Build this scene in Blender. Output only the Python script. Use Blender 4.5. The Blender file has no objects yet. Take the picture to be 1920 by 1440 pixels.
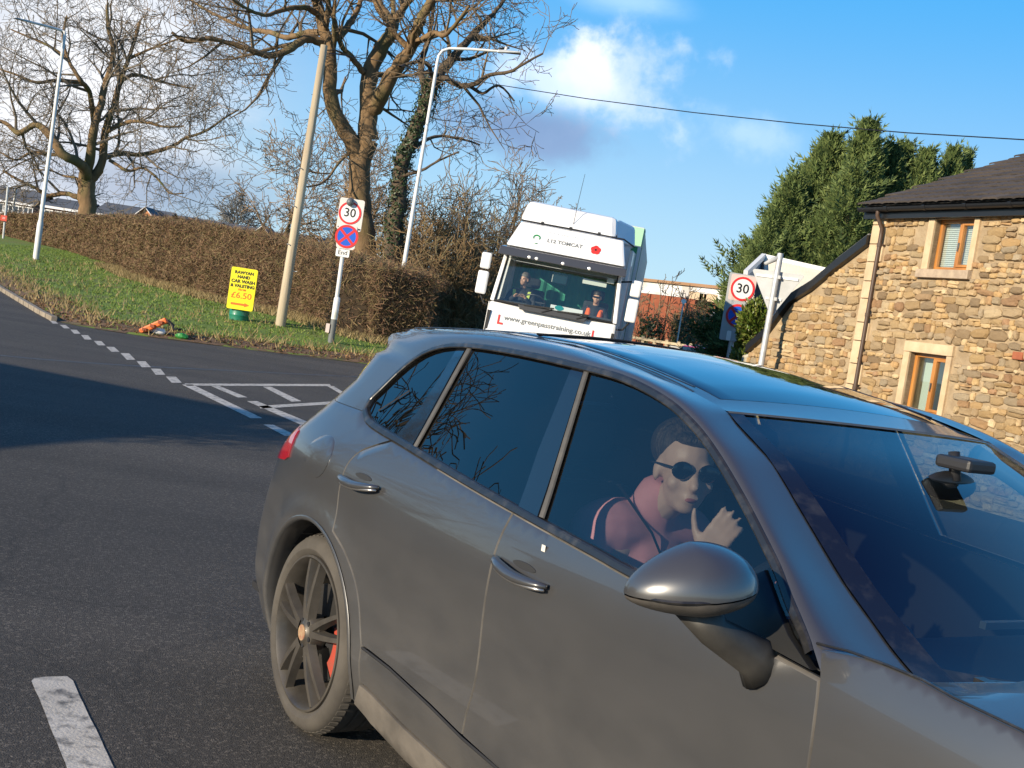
import bpy, bmesh, math, random
import numpy as np
from mathutils import Vector, Matrix
from mathutils.geometry import delaunay_2d_cdt

S = bpy.context.scene
COL = S.collection
R = math.radians

# ------------------------------------------------------------------ camera
CAM_H, PITCH, ROLL, FPX = 1.68, R(3.2), R(8.8), 2200.0
_F = Vector((0, math.cos(PITCH), -math.sin(PITCH)))
_U = Vector((0, math.sin(PITCH), math.cos(PITCH)))
_X = Vector((1, 0, 0))
CR = _X * math.cos(ROLL) + _U * math.sin(ROLL)
CU = -_X * math.sin(ROLL) + _U * math.cos(ROLL)
CO = Vector((0, 0, CAM_H))
cd = bpy.data.cameras.new('camera')
cam = bpy.data.objects.new('camera', cd)
COL.objects.link(cam)
cam.matrix_world = Matrix(((CR.x, CU.x, -_F.x, 0), (CR.y, CU.y, -_F.y, 0), (CR.z, CU.z, -_F.z, CAM_H), (0, 0, 0, 1)))
cd.sensor_width = 36.0
cd.lens = 36.0 * FPX / 1920.0
cd.clip_start = 0.05
cd.clip_end = 6000
S.camera = cam

def ray(px, py):
    return _F + CR * ((px - 960) / FPX) - CU * ((py - 720) / FPX)
def at(px, py, Y):
    """the point Y metres ahead of the viewpoint seen at photo pixel (px, py)"""
    d = ray(px, py)
    return CO + d * (Y / d.y)

# ------------------------------------------------------------------ light
SUN_EL = R(17.0)
SUN_AZ = Vector((-0.72, -0.69, 0)).normalized()           # towards the sun, behind and left of the viewer
TO_SUN = (SUN_AZ * math.cos(SUN_EL) + Vector((0, 0, math.sin(SUN_EL)))).normalized()
sl = bpy.data.lights.new('sun', 'SUN')
sl.energy = 5.0
sl.angle = R(0.5)
sl.color = (1.0, 0.86, 0.66)
so = bpy.data.objects.new('sun', sl)
so.rotation_euler = TO_SUN.to_track_quat('Z', 'Y').to_euler()
so.location = (-20, -20, 30)
COL.objects.link(so)

W = bpy.data.worlds.new('World')
S.world = W
W.use_nodes = True
nt = W.node_tree
nt.nodes.clear()
N = nt.nodes.new
def wl(a, b): nt.links.new(a, b)
def wmath(op, a, b=None, clamp=False):
    n = N('ShaderNodeMath'); n.operation = op; n.use_clamp = clamp
    for i, v in enumerate((a, b)):
        if v is None: continue
        if isinstance(v, (int, float)): n.inputs[i].default_value = v
        else: wl(v, n.inputs[i])
    return n.outputs[0]
def wmix(fac, a, b, mode='MIX'):
    n = N('ShaderNodeMix'); n.data_type = 'RGBA'; n.blend_type = mode
    for s, v in ((n.inputs['Factor'], fac), (n.inputs[6], a), (n.inputs[7], b)):
        if isinstance(v, (int, float)): s.default_value = v
        elif isinstance(v, tuple): s.default_value = (*v, 1)
        else: wl(v, s)
    return n.outputs[2]
sky = N('ShaderNodeTexSky')
sky.sky_type = 'NISHITA'
sky.sun_disc = False
sky.sun_elevation = SUN_EL
sky.sun_rotation = math.atan2(SUN_AZ.x, SUN_AZ.y)
sky.altitude = 20
sky.air_density = 1.0
sky.dust_density = 0.35
sky.ozone_density = 2.2
tc = N('ShaderNodeTexCoord')
DIR = tc.outputs['Generated']
nz = N('ShaderNodeTexNoise'); nz.inputs['Scale'].default_value = 7.0; nz.inputs['Detail'].default_value = 9.0; nz.inputs['Roughness'].default_value = 0.58
wl(DIR, nz.inputs['Vector'])
nz2 = N('ShaderNodeTexNoise'); nz2.inputs['Scale'].default_value = 2.2; nz2.inputs['Detail'].default_value = 6.0; nz2.inputs['Roughness'].default_value = 0.55
wl(DIR, nz2.inputs['Vector'])
mp = N('ShaderNodeMapping'); mp.inputs['Scale'].default_value = (1, 1, 2.6)
wl(DIR, mp.inputs['Vector'])
nz3 = N('ShaderNodeTexNoise'); nz3.inputs['Scale'].default_value = 4.0; nz3.inputs['Detail'].default_value = 8.0; nz3.inputs['Roughness'].default_value = 0.6
wl(mp.outputs[0], nz3.inputs['Vector'])
nzc = N('ShaderNodeTexNoise'); nzc.inputs['Scale'].default_value = 16.0; nzc.inputs['Detail'].default_value = 10.0; nzc.inputs['Roughness'].default_value = 0.56
wl(DIR, nzc.inputs['Vector'])
def blob(px, py, rx, ry, soft, noise_out, amt):
    """cloud mask: an ellipse of directions about a point of the sky, its rim broken up by noise (radii in radians)"""
    d = ray(px, py).normalized()
    e1 = Vector((0, 0, 1)).cross(d).normalized() * -1      # to the right
    e2 = e1.cross(d).normalized()
    def dot(v, s):
        n = N('ShaderNodeVectorMath'); n.operation = 'DOT_PRODUCT'; wl(DIR, n.inputs[0]); n.inputs[1].default_value = v / s
        return n.outputs['Value']
    a = dot(e1, rx); b = dot(e2, ry); f = dot(d, 1.0)
    r = wmath('SQRT', wmath('ADD', wmath('MULTIPLY', a, a), wmath('MULTIPLY', b, b)))
    v = wmath('ADD', wmath('SUBTRACT', 1.0, r), wmath('MULTIPLY', wmath('SUBTRACT', noise_out, 0.5), amt))
    v = wmath('MULTIPLY', v, 1.0 / soft, True)
    v = wmath('MULTIPLY', v, wmath('GREATER_THAN', f, 0.0))
    n = N('ShaderNodeMapRange'); n.interpolation_type = 'SMOOTHERSTEP'; wl(v, n.inputs[0])
    return n.outputs[0]
SKY_STR = 0.10
K = 1.0 / SKY_STR
def cl(r, g, b): return (r * K, g * K, b * K)
c = wmix(1.0, sky.outputs[0], (0.78, 1.0, 1.12), 'MULTIPLY')
# clear winter air: the blue pales evenly towards the horizon all round
sx = N('ShaderNodeSeparateXYZ'); wl(DIR, sx.inputs[0])
el = N('ShaderNodeMapRange'); el.interpolation_type = 'SMOOTHSTEP'; wl(sx.outputs[2], el.inputs[0]); el.inputs[1].default_value = -0.05; el.inputs[2].default_value = 0.34
el2 = N('ShaderNodeMapRange'); wl(sx.outputs[2], el2.inputs[0]); el2.inputs[1].default_value = 0.3; el2.inputs[2].default_value = 0.85
air = wmix(el2.outputs[0], wmix(el.outputs[0], cl(0.44, 0.60, 0.68), cl(0.045, 0.325, 0.70)), cl(0.008, 0.055, 0.25))
c = wmix(0.88, c, air)
# broad veil of grey cloud over the left of the view, breaking up to the right
veil = blob(20, 120, 0.30, 0.34, 0.75, nz2.outputs[0], 0.9)
c = wmix(wmath('MULTIPLY', veil, 0.9), c, wmix(nz3.outputs[0], cl(0.17, 0.24, 0.36), cl(0.62, 0.66, 0.72)))
br = blob(60, 150, 0.19, 0.15, 0.8, nz3.outputs[0], 1.5)
c = wmix(wmath('MULTIPLY', br, 0.8), c, cl(0.78, 0.78, 0.80))
dk = blob(300, 350, 0.16, 0.045, 0.9, nz3.outputs[0], 0.9)
c = wmix(wmath('MULTIPLY', dk, 0.65), c, cl(0.22, 0.29, 0.42))
# sunlit cumulus and its grey underside, right of the street lamp
cu = blob(1150, 140, 0.070, 0.058, 0.95, nzc.outputs[0], 3.4)
c = wmix(wmath('MULTIPLY', cu, 0.74), c, wmix(nz.outputs[0], cl(0.36, 0.52, 0.76), cl(0.80, 0.85, 0.93)))
cu1 = blob(1112, 105, 0.034, 0.034, 0.9, nzc.outputs[0], 3.2)
c = wmix(wmath('MULTIPLY', cu1, 0.8), c, cl(0.84, 0.86, 0.92))
cu2 = blob(1040, 155, 0.065, 0.036, 0.85, nzc.outputs[0], 2.4)
c = wmix(wmath('MULTIPLY', cu2, 0.75), c, cl(0.66, 0.76, 0.93))
gs = blob(985, 245, 0.105, 0.036, 0.8, nzc.outputs[0], 1.5)
c = wmix(wmath('MULTIPLY', gs, 0.86), c, wmix(nzc.outputs[0], cl(0.11, 0.18, 0.35), cl(0.26, 0.36, 0.56)))
ws = blob(1390, 245, 0.055, 0.028, 1.1, nzc.outputs[0], 2.6)
c = wmix(wmath('MULTIPLY', ws, 0.40), c, cl(0.60, 0.74, 0.93))
ws2 = blob(1180, 0, 0.07, 0.02, 1.0, nz3.outputs[0], 1.5)
c = wmix(wmath('MULTIPLY', ws2, 0.5), c, cl(0.50, 0.70, 0.95))
bg = N('ShaderNodeBackground'); bg.inputs['Strength'].default_value = SKY_STR
wl(c, bg.inputs['Color'])
wo = N('ShaderNodeOutputWorld'); wl(bg.outputs[0], wo.inputs['Surface'])

S.render.engine = 'CYCLES'
vs = S.view_settings
S.display_settings.display_device = 'sRGB'
vs.view_transform = 'Standard'
vs.look = 'None'
vs.gamma = 1
vs.use_curve_mapping = False
vs.exposure = 0.52
S.cycles.max_bounces = 8
S.cycles.transparent_max_bounces = 16

# ------------------------------------------------------------------ helpers
def tag(o, label=None, cat=None, group=None, kind=None):
    if label: o['label'] = label
    if cat: o['category'] = cat
    if group: o['group'] = group
    if kind: o['kind'] = kind
    return o

def thing(name, label, cat, loc=(0, 0, 0), rotz=0.0, group=None, rot=None):
    o = bpy.data.objects.new(name, None)
    o.empty_display_size = 0.2
    COL.objects.link(o)
    o.location = loc
    o.rotation_euler = rot if rot else (0, 0, rotz)
    return tag(o, label, cat, group)

def kids(o): return list(o.children)
def copy_tree(o, parent=None):
    c = o.copy(); COL.objects.link(c)
    if parent: c.parent = parent
    for ch in kids(o): copy_tree(ch, c)
    return c

class MB:
    """collects shapes and links them as ONE mesh object"""
    def __init__(s): s.v = []; s.f = []; s.m = []; s.M = None
    def add(s, vs, fs, m=0):
        b = len(s.v)
        if s.M is not None: vs = [s.M @ Vector(p) for p in vs]
        s.v.extend([tuple(p) for p in vs])
        s.f.extend([tuple(i + b for i in f) for f in fs])
        s.m.extend([m] * len(fs))
    def box(s, x0, x1, y0, y1, z0, z1, m=0):
        s.add([(x0, y0, z0), (x1, y0, z0), (x1, y1, z0), (x0, y1, z0), (x0, y0, z1), (x1, y0, z1), (x1, y1, z1), (x0, y1, z1)],
              [(0, 3, 2, 1), (4, 5, 6, 7), (0, 1, 5, 4), (1, 2, 6, 5), (2, 3, 7, 6), (3, 0, 4, 7)], m)
    def hexa(s, p, m=0):
        s.add(p, [(0, 3, 2, 1), (4, 5, 6, 7), (0, 1, 5, 4), (1, 2, 6, 5), (2, 3, 7, 6), (3, 0, 4, 7)], m)
    def bar(s, a, b, w, h, up=(0, 0, 1), m=0):
        a = Vector(a); b = Vector(b); t = (b - a).normalized(); u = Vector(up); x = t.cross(u)
        if x.length < 1e-4: x = t.cross(Vector((1, 0, 0)))
        x.normalize(); u = x.cross(t); x = x * w / 2; u = u * h / 2
        s.hexa([a - x - u, a + x - u, b + x - u, b - x - u, a - x + u, a + x + u, b + x + u, b - x + u], m)
    def tube(s, pts, r, n=8, m=0, cap=True, flat=None):
        pts = [Vector(p) for p in pts]; k = len(pts)
        rs = r if isinstance(r, (list, tuple)) else [r] * k
        b = []; ref = None
        for i in range(k):
            t = (pts[min(i + 1, k - 1)] - pts[max(i - 1, 0)])
            if t.length < 1e-9: t = Vector((0, 0, 1))
            t.normalize()
            if ref is None: ref = Vector((0, 0, 1)) if abs(t.z) < 0.9 else Vector((1, 0, 0))
            x = t.cross(ref)
            if x.length < 1e-5: x = t.cross(Vector((0.3, 1, 0.2)))
            x.normalize(); y = x.cross(t); ref = y
            for j in range(n):
                a = 2 * math.pi * j / n
                b.append(pts[i] + (x * math.cos(a) + y * math.sin(a) * (flat or 1)) * rs[i])
        fs = [(i * n + j, i * n + (j + 1) % n, (i + 1) * n + (j + 1) % n, (i + 1) * n + j) for i in range(k - 1) for j in range(n)]
        if cap: fs += [tuple(range(n - 1, -1, -1)), tuple(range((k - 1) * n, k * n))]
        s.add(b, fs, m)
    def lathe(s, prof, n=24, m=0, M=None, cap=True):
        """prof: (radius, height) about local z"""
        M = M or Matrix()
        b = [M @ Vector((r * math.cos(2 * math.pi * j / n), r * math.sin(2 * math.pi * j / n), h)) for r, h in prof for j in range(n)]
        k = len(prof)
        fs = [(i * n + j, i * n + (j + 1) % n, (i + 1) * n + (j + 1) % n, (i + 1) * n + j) for i in range(k - 1) for j in range(n)]
        if cap and prof[0][0] > 1e-6: fs.append(tuple(range(n - 1, -1, -1)))
        if cap and prof[-1][0] > 1e-6: fs.append(tuple(range((k - 1) * n, k * n)))
        s.add(b, fs, m)
    def prism(s, poly, fn, d0, d1, m=0):
        """poly of (u, v); fn(u, v, d) -> point; extruded from depth d0 to d1"""
        n = len(poly)
        s.add([fn(u, v, d0) for u, v in poly] + [fn(u, v, d1) for u, v in poly],
              [tuple(range(n - 1, -1, -1)), tuple(range(n, 2 * n))] + [(i, (i + 1) % n, n + (i + 1) % n, n + i) for i in range(n)], m)
    def ball(s, c, r, n=12, k=8, sx=1, sy=1, sz=1, m=0):
        c = Vector(c); b = []; fs = []
        for i in range(k + 1):
            th = math.pi * i / k
            for j in range(n):
                a = 2 * math.pi * j / n
                b.append(c + Vector((math.sin(th) * math.cos(a) * r * sx, math.sin(th) * math.sin(a) * r * sy, math.cos(th) * r * sz)))
        for i in range(k):
            for j in range(n): fs.append((i * n + j, (i + 1) * n + j, (i + 1) * n + (j + 1) % n, i * n + (j + 1) % n))
        s.add(b, fs, m)
    def mesh(s, name, mats, smooth=False):
        me = bpy.data.meshes.new(name)
        me.from_pydata(s.v, [], s.f)
        for m in (mats if isinstance(mats, (list, tuple)) else [mats]): me.materials.append(m)
        if len(me.polygons):
            me.polygons.foreach_set('material_index', s.m)
            me.polygons.foreach_set('use_smooth', [bool(smooth)] * len(me.polygons))
        me.update()
        return me
    def build(s, name, mats, parent=None, smooth=False, bevel=0, angle=None, fixn=False, weld=False):
        me = s.mesh(name, mats, smooth)
        if fixn or weld:
            bm = bmesh.new(); bm.from_mesh(me)
            if weld: bmesh.ops.remove_doubles(bm, verts=bm.verts, dist=1e-5)
            if fixn: bmesh.ops.recalc_face_normals(bm, faces=bm.faces)
            bm.to_mesh(me); bm.free()
        if smooth and angle: me.set_sharp_from_angle(angle=R(angle))
        o = bpy.data.objects.new(name, me); COL.objects.link(o)
        parent = parent or DEFPAR
        if parent: adopt(o, parent)
        if bevel:
            b = o.modifiers.new('bevel', 'BEVEL'); b.width = bevel; b.segments = 2; b.limit_method = 'ANGLE'; b.angle_limit = R(35)
        return o

DEFPAR = None      # the thing that parts go to when none is named
LOCAL = False      # True: shapes are written in the parent's own axes
def adopt(o, parent):
    o.parent = parent
    if not LOCAL:
        p = parent; chain = []
        m = Matrix()
        while p is not None:
            chain.append(Matrix.LocRotScale(p.location, p.rotation_euler, p.scale) if p.parent is None else p.matrix_parent_inverse @ Matrix.LocRotScale(p.location, p.rotation_euler, p.scale))
            p = p.parent
        for q in reversed(chain): m = m @ q
        o.matrix_parent_inverse = m.inverted()
    return o

def lettering(name, txt, size, mat, M, parent, ext=0.002, align='CENTER', bold=0.0, sx=1.0):
    cu = bpy.data.curves.new('t', 'FONT'); cu.body = txt; cu.size = size; cu.extrude = ext; cu.align_x = align; cu.align_y = 'CENTER'
    cu.resolution_u = 3; cu.offset = bold
    to = bpy.data.objects.new('t', cu); COL.objects.link(to)
    me = bpy.data.meshes.new_from_object(to.evaluated_get(bpy.context.evaluated_depsgraph_get()))
    bpy.data.objects.remove(to); bpy.data.curves.remove(cu)
    me.transform(M @ Matrix.Diagonal((sx, 1, 1, 1)))
    me.name = name; me.materials.clear(); me.materials.append(mat)
    o = bpy.data.objects.new(name, me); COL.objects.link(o)
    if parent: adopt(o, parent)
    return o

def frame(o, x, y):
    """matrix with origin o, local x and y as given"""
    x = Vector(x).normalized(); y = Vector(y); z = x.cross(y).normalized(); y = z.cross(x)
    return Matrix(((x.x, y.x, z.x, o[0]), (x.y, y.y, z.y, o[1]), (x.z, y.z, z.z, o[2]), (0, 0, 0, 1)))

# ------------------------------------------------------------------ materials
def mat(name, col, rough=0.6, metal=0.0, col2=None, scale=4.0, detail=5.0, lo=0.35, hi=0.65, bump=0.0, bscale=None, spec=0.5,
        coat=0.0, coatr=0.05, island=None, objrand=None, coord='Object', stretch=None, rough2=None, emit=None, trans=0.0, alpha=1.0, third=None):
    m = bpy.data.materials.new(name); m.use_nodes = True
    t = m.node_tree; b = t.nodes['Principled BSDF']
    L = t.links.new; new = t.nodes.new
    b.inputs['Roughness'].default_value = rough
    b.inputs['Metallic'].default_value = metal
    b.inputs['Specular IOR Level'].default_value = spec
    b.inputs['Coat Weight'].default_value = coat
    b.inputs['Coat Roughness'].default_value = coatr
    b.inputs['Base Color'].default_value = (*col, 1)
    if emit: b.inputs['Emission Color'].default_value = (*emit[:3], 1); b.inputs['Emission Strength'].default_value = emit[3]
    tcn = new('ShaderNodeTexCoord'); vec = tcn.outputs[coord]
    if stretch:
        mpn = new('ShaderNodeMapping'); mpn.inputs['Scale'].default_value = stretch; L(vec, mpn.inputs[0]); vec = mpn.outputs[0]
    colour = None
    if col2:
        n = new('ShaderNodeTexNoise'); n.inputs['Scale'].default_value = scale; n.inputs['Detail'].default_value = detail; L(vec, n.inputs['Vector'])
        n.inputs['Roughness'].default_value = 0.62
        rp = new('ShaderNodeValToRGB'); rp.color_ramp.elements[0].position = lo; rp.color_ramp.elements[1].position = hi
        rp.color_ramp.elements[0].color = (*col, 1); rp.color_ramp.elements[1].color = (*col2, 1)
        L(n.outputs[0], rp.inputs[0]); colour = rp.outputs[0]
        if rough2 is not None:
            mr = new('ShaderNodeMapRange'); mr.inputs[1].default_value = lo; mr.inputs[2].default_value = hi; mr.inputs[3].default_value = rough; mr.inputs[4].default_value = rough2
            L(n.outputs[0], mr.inputs[0]); L(mr.outputs[0], b.inputs['Roughness'])
    def ramp_on(src, stops, mode, fac=1.0):
        nonlocal colour
        rp = new('ShaderNodeValToRGB'); e = rp.color_ramp.elements
        e[0].position = 0; e[1].position = 1
        for i, cc in enumerate(stops):
            el = e[i] if i < 1 else (e[1] if i == len(stops) - 1 else e.new(i / (len(stops) - 1)))
            if i == len(stops) - 1: el = e[len(e) - 1]
            el.color = (*cc, 1)
        L(src, rp.inputs[0])
        if colour is None: colour = rp.outputs[0]
        else:
            mx = new('ShaderNodeMix'); mx.data_type = 'RGBA'; mx.blend_type = mode; mx.inputs['Factor'].default_value = fac
            L(colour, mx.inputs[6]); L(rp.outputs[0], mx.inputs[7]); colour = mx.outputs[2]
    if island:
        g = new('ShaderNodeNewGeometry'); ramp_on(g.outputs['Random Per Island'], island, 'MIX', 0.75)
    if objrand:
        oi = new('ShaderNodeObjectInfo'); ramp_on(oi.outputs['Random'], objrand, 'MIX', 0.72)
    if third:      # (colour, scale, lo, hi, coord stretch)
        n3 = new('ShaderNodeTexNoise'); n3.inputs['Scale'].default_value = third[1]; n3.inputs['Detail'].default_value = 7; L(vec, n3.inputs['Vector'])
        mr = new('ShaderNodeMapRange'); mr.inputs[1].default_value = third[2]; mr.inputs[2].default_value = third[3]; L(n3.outputs[0], mr.inputs[0])
        mx = new('ShaderNodeMix'); mx.data_type = 'RGBA'; L(mr.outputs[0], mx.inputs['Factor']); mx.inputs[7].default_value = (*third[0], 1)
        if colour is None: mx.inputs[6].default_value = (*col, 1)
        else: L(colour, mx.inputs[6])
        colour = mx.outputs[2]
    if colour is not None: L(colour, b.inputs['Base Color'])
    if bump:
        nb = new('ShaderNodeTexNoise'); nb.inputs['Scale'].default_value = bscale or scale * 4; nb.inputs['Detail'].default_value = 6; L(vec, nb.inputs['Vector'])
        bp = new('ShaderNodeBump'); bp.inputs['Strength'].default_value = bump; bp.inputs['Distance'].default_value = 0.02
        L(nb.outputs[0], bp.inputs['Height']); L(bp.outputs[0], b.inputs['Normal'])
    if trans: b.inputs['Transmission Weight'].default_value = trans
    return m

def glass_mat(name, tint, refl_min=0.04, rough=0.0, dirt=0.0, dirtcol=(0.3, 0.27, 0.23), dscale=3.0):
    """thin pane: mirror reflection by Fresnel over a tinted see-through sheet, a little dust on it"""
    m = bpy.data.materials.new(name); m.use_nodes = True
    t = m.node_tree; t.nodes.clear(); new = t.nodes.new; L = t.links.new
    out = new('ShaderNodeOutputMaterial')
    tr = new('ShaderNodeBsdfTransparent'); tr.inputs[0].default_value = (*tint, 1)
    gl = new('ShaderNodeBsdfGlossy'); gl.inputs['Roughness'].default_value = rough
    fr = new('ShaderNodeFresnel'); fr.inputs['IOR'].default_value = 1.55
    ge = new('ShaderNodeNewGeometry')
    mm = new('ShaderNodeMapRange'); mm.inputs[1].default_value = 0; mm.inputs[2].default_value = 1; mm.inputs[3].default_value = refl_min; mm.inputs[4].default_value = 1.0
    fr2 = new('ShaderNodeLayerWeight'); fr2.inputs['Blend'].default_value = 0.5
    pw = new('ShaderNodeMath'); pw.operation = 'POWER'; pw.inputs[1].default_value = 3.6; L(fr2.outputs['Facing'], pw.inputs[0]); L(pw.outputs[0], mm.inputs[0])
    mx = new('ShaderNodeMixShader'); L(mm.outputs[0], mx.inputs[0]); L(tr.outputs[0], mx.inputs[1]); L(gl.outputs[0], mx.inputs[2])
    res = mx.outputs[0]
    if dirt:
        df = new('ShaderNodeBsdfDiffuse'); df.inputs[0].default_value = (*dirtcol, 1)
        tcn = new('ShaderNodeTexCoord'); n = new('ShaderNodeTexNoise'); n.inputs['Scale'].default_value = dscale; n.inputs['Detail'].default_value = 8; L(tcn.outputs['Object'], n.inputs['Vector'])
        mr = new('ShaderNodeMapRange'); mr.inputs[1].default_value = 0.3; mr.inputs[2].default_value = 0.75; mr.inputs[3].default_value = dirt * 0.4; mr.inputs[4].default_value = dirt
        L(n.outputs[0], mr.inputs[0])
        m2 = new('ShaderNodeMixShader'); L(mr.outputs[0], m2.inputs[0]); L(res, m2.inputs[1]); L(df.outputs[0], m2.inputs[2]); res = m2.outputs[0]
    L(res, out.inputs['Surface'])
    return m

# ================================================================== SETTING
rng = random.Random(7)
def sstep(a, b, x):
    t = min(max((x - a) / (b - a), 0), 1); return t * t * (3 - 2 * t)
def rise(x, y):
    """the land climbs gently along the main road to the left"""
    r = 0.021 * max(0.0, y - 28) * sstep(1.0, -6.0, x) if y < 104 else 0.021 * 76 * sstep(1.0, -6.0, x)
    return r
def _ln(p, a, b):
    dx, dy = b[0] - a[0], b[1] - a[1]; l = math.hypot(dx, dy)
    return ((p[1] - a[1]) * dx - (p[0] - a[0]) * dy) / l
KA, KB, KC, KD = (-16.1, 36.0), (-11.0, 27.5), (-8.4, 26.25), (-3.3, 28.9)
def inside(x, y):
    """distance in from the kerb onto the verge (rounded nose at the junction)"""
    d1 = -_ln((x, y), KB, KA); d2 = _ln((x, y), KC, KD); k = 2.5
    h = max(k - abs(d1 - d2), 0) / k
    return min(d1, d2) - h * h * k * 0.25
def gz(x, y):
    d = inside(x, y)
    return rise(x, y) + (0.10 * sstep(0, 0.6, d) + 0.036 * min(d, 16) if d > 0 else 0)
def on_ground(px, py):
    d = ray(px, py); o = CO; prev = 1.0
    t = 2.0
    while t < 300:
        P = o + d * t
        if P.z < gz(P.x, P.y): return P
        t *= 1.002
    return P

asphalt = mat('asphalt', (0.044, 0.038, 0.031), 0.85, col2=(0.078, 0.068, 0.056), scale=42, detail=9, lo=0.3, hi=0.72, bump=0.55, bscale=160, third=((0.043, 0.038, 0.032), 0.35, 0.42, 0.72), coord='Object')
def asphalt_details(m):
    # pale and dark stone chips in the binder
    t = m.node_tree; b = t.nodes['Principled BSDF']; L = t.links.new; new = t.nodes.new
    src = b.inputs['Base Color'].links[0].from_socket
    tcn = new('ShaderNodeTexCoord')
    v = new('ShaderNodeTexVoronoi'); v.inputs['Scale'].default_value = 95; L(tcn.outputs['Object'], v.inputs['Vector'])
    hs = new('ShaderNodeSeparateColor'); L(v.outputs['Color'], hs.inputs[0])
    mr = new('ShaderNodeMapRange'); mr.inputs[1].default_value = 0.72; mr.inputs[2].default_value = 1.0; mr.inputs[3].default_value = 0; mr.inputs[4].default_value = 0.5; L(hs.outputs[0], mr.inputs[0])
    mx = new('ShaderNodeMix'); mx.data_type = 'RGBA'; L(mr.outputs[0], mx.inputs['Factor']); L(src, mx.inputs[6]); mx.inputs[7].default_value = (0.24, 0.205, 0.165, 1)
    mr2 = new('ShaderNodeMapRange'); mr2.inputs[1].default_value = 0.0; mr2.inputs[2].default_value = 0.3; mr2.inputs[3].default_value = 0.55; mr2.inputs[4].default_value = 0; L(hs.outputs[1], mr2.inputs[0])
    m2 = new('ShaderNodeMix'); m2.data_type = 'RGBA'; L(mr2.outputs[0], m2.inputs['Factor']); L(mx.outputs[2], m2.inputs[6]); m2.inputs[7].default_value = (0.026, 0.023, 0.02, 1)
    # worn wheel tracks along the way the traffic runs, and hair cracks
    mp = new('ShaderNodeMapping'); mp.inputs['Rotation'].default_value = (0, 0, R(60)); mp.inputs['Scale'].default_value = (.10, .9, 1); L(tcn.outputs['Object'], mp.inputs[0])
    n4 = new('ShaderNodeTexNoise'); n4.inputs['Scale'].default_value = 1.0; n4.inputs['Detail'].default_value = 4; L(mp.outputs[0], n4.inputs['Vector'])
    r4 = new('ShaderNodeMapRange'); r4.inputs[1].default_value = .3; r4.inputs[2].default_value = .7; r4.inputs[3].default_value = .74; r4.inputs[4].default_value = 1.22; L(n4.outputs[0], r4.inputs[0])
    nd = new('ShaderNodeTexNoise'); nd.inputs['Scale'].default_value = 1.3; nd.inputs['Detail'].default_value = 5; L(tcn.outputs['Object'], nd.inputs['Vector'])
    va = new('ShaderNodeMix'); va.data_type = 'VECTOR'; va.inputs['Factor'].default_value = .35; L(tcn.outputs['Object'], va.inputs[4]); L(nd.outputs['Color'], va.inputs[5])
    vc = new('ShaderNodeTexVoronoi'); vc.feature = 'DISTANCE_TO_EDGE'; vc.inputs['Scale'].default_value = .42; L(va.outputs[1], vc.inputs['Vector'])
    rc = new('ShaderNodeMapRange'); rc.inputs[1].default_value = 0; rc.inputs[2].default_value = .006; rc.inputs[3].default_value = .74; rc.inputs[4].default_value = 1; L(vc.outputs['Distance'], rc.inputs[0])
    mm = new('ShaderNodeMath'); mm.operation = 'MULTIPLY'; L(r4.outputs[0], mm.inputs[0]); L(rc.outputs[0], mm.inputs[1])
    m3 = new('ShaderNodeMix'); m3.data_type = 'RGBA'; m3.blend_type = 'MULTIPLY'; m3.inputs['Factor'].default_value = 1; L(m2.outputs[2], m3.inputs[6]); L(mm.outputs[0], m3.inputs[7])
    L(m3.outputs[2], b.inputs['Base Color'])
asphalt_details(asphalt)
tar = mat('tar_seam', (0.03, 0.03, 0.031), 0.55, col2=(0.075, 0.073, 0.07), scale=9)
grass_m = mat('grass_sward', (0.095, 0.165, 0.014), 0.9, col2=(0.165, 0.225, 0.026), scale=1.3, lo=0.35, hi=0.62, bump=0.8, bscale=30, third=((0.19, 0.15, 0.05), 0.5, 0.52, 0.75))
dirt_m = mat('verge_soil', (0.11, 0.065, 0.035), 0.95, col2=(0.21, 0.125, 0.065), scale=6, bump=0.8, bscale=40, third=((0.06, 0.07, 0.02), 2.5, 0.55, 0.7))
field_m = mat('field_grass', (0.05, 0.075, 0.018), 0.95, col2=(0.10, 0.10, 0.035), scale=0.08, bump=0.3, bscale=3)
paint_m = mat('road_paint', (0.52, 0.47, 0.39), 0.7, col2=(0.62, 0.57, 0.49), scale=3, bump=0.2, bscale=90, third=((0.13, 0.12, 0.105), 14.0, 0.50, 0.70))
kerb_m = mat('kerb_stone', (0.20, 0.165, 0.12), 0.85, col2=(0.30, 0.25, 0.19), scale=3)

def axis(a, b, segs):
    out = []
    for (p, q, st) in segs:
        x = p
        while x < q - 1e-6: out.append(x); x += st
    out.append(b); return out
def heightfield(name, xs, ys, fn, m, smooth=True):
    mb = MB(); nx = len(xs)
    mb.v = [(x, y, fn(x, y)) for y in ys for x in xs]
    mb.f = [(j * nx + i, j * nx + i + 1, (j + 1) * nx + i + 1, (j + 1) * nx + i) for j in range(len(ys) - 1) for i in range(nx - 1)]
    mb.m = [0] * len(mb.f)
    return tag(mb.build(name, m, smooth=smooth), kind='structure')
gx = axis(0, 3000, [(-3000, -400, 400), (-400, -120, 40), (-120, 60, 5), (60, 400, 40), (400, 3000, 400)])
gy = axis(0, 3000, [(-1500, -200, 200), (-200, -20, 30), (-20, 130, 5), (130, 400, 40), (400, 3000, 400)])
heightfield('ground', gx, gy, lambda x, y: rise(x, y) - 0.05, field_m)
rx = axis(0, 40, [(-60, 40, 1.5)]); ry = axis(0, 125, [(-30, 125, 1.5)])
heightfield('road', rx, ry, lambda x, y: rise(x, y), asphalt)

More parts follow.
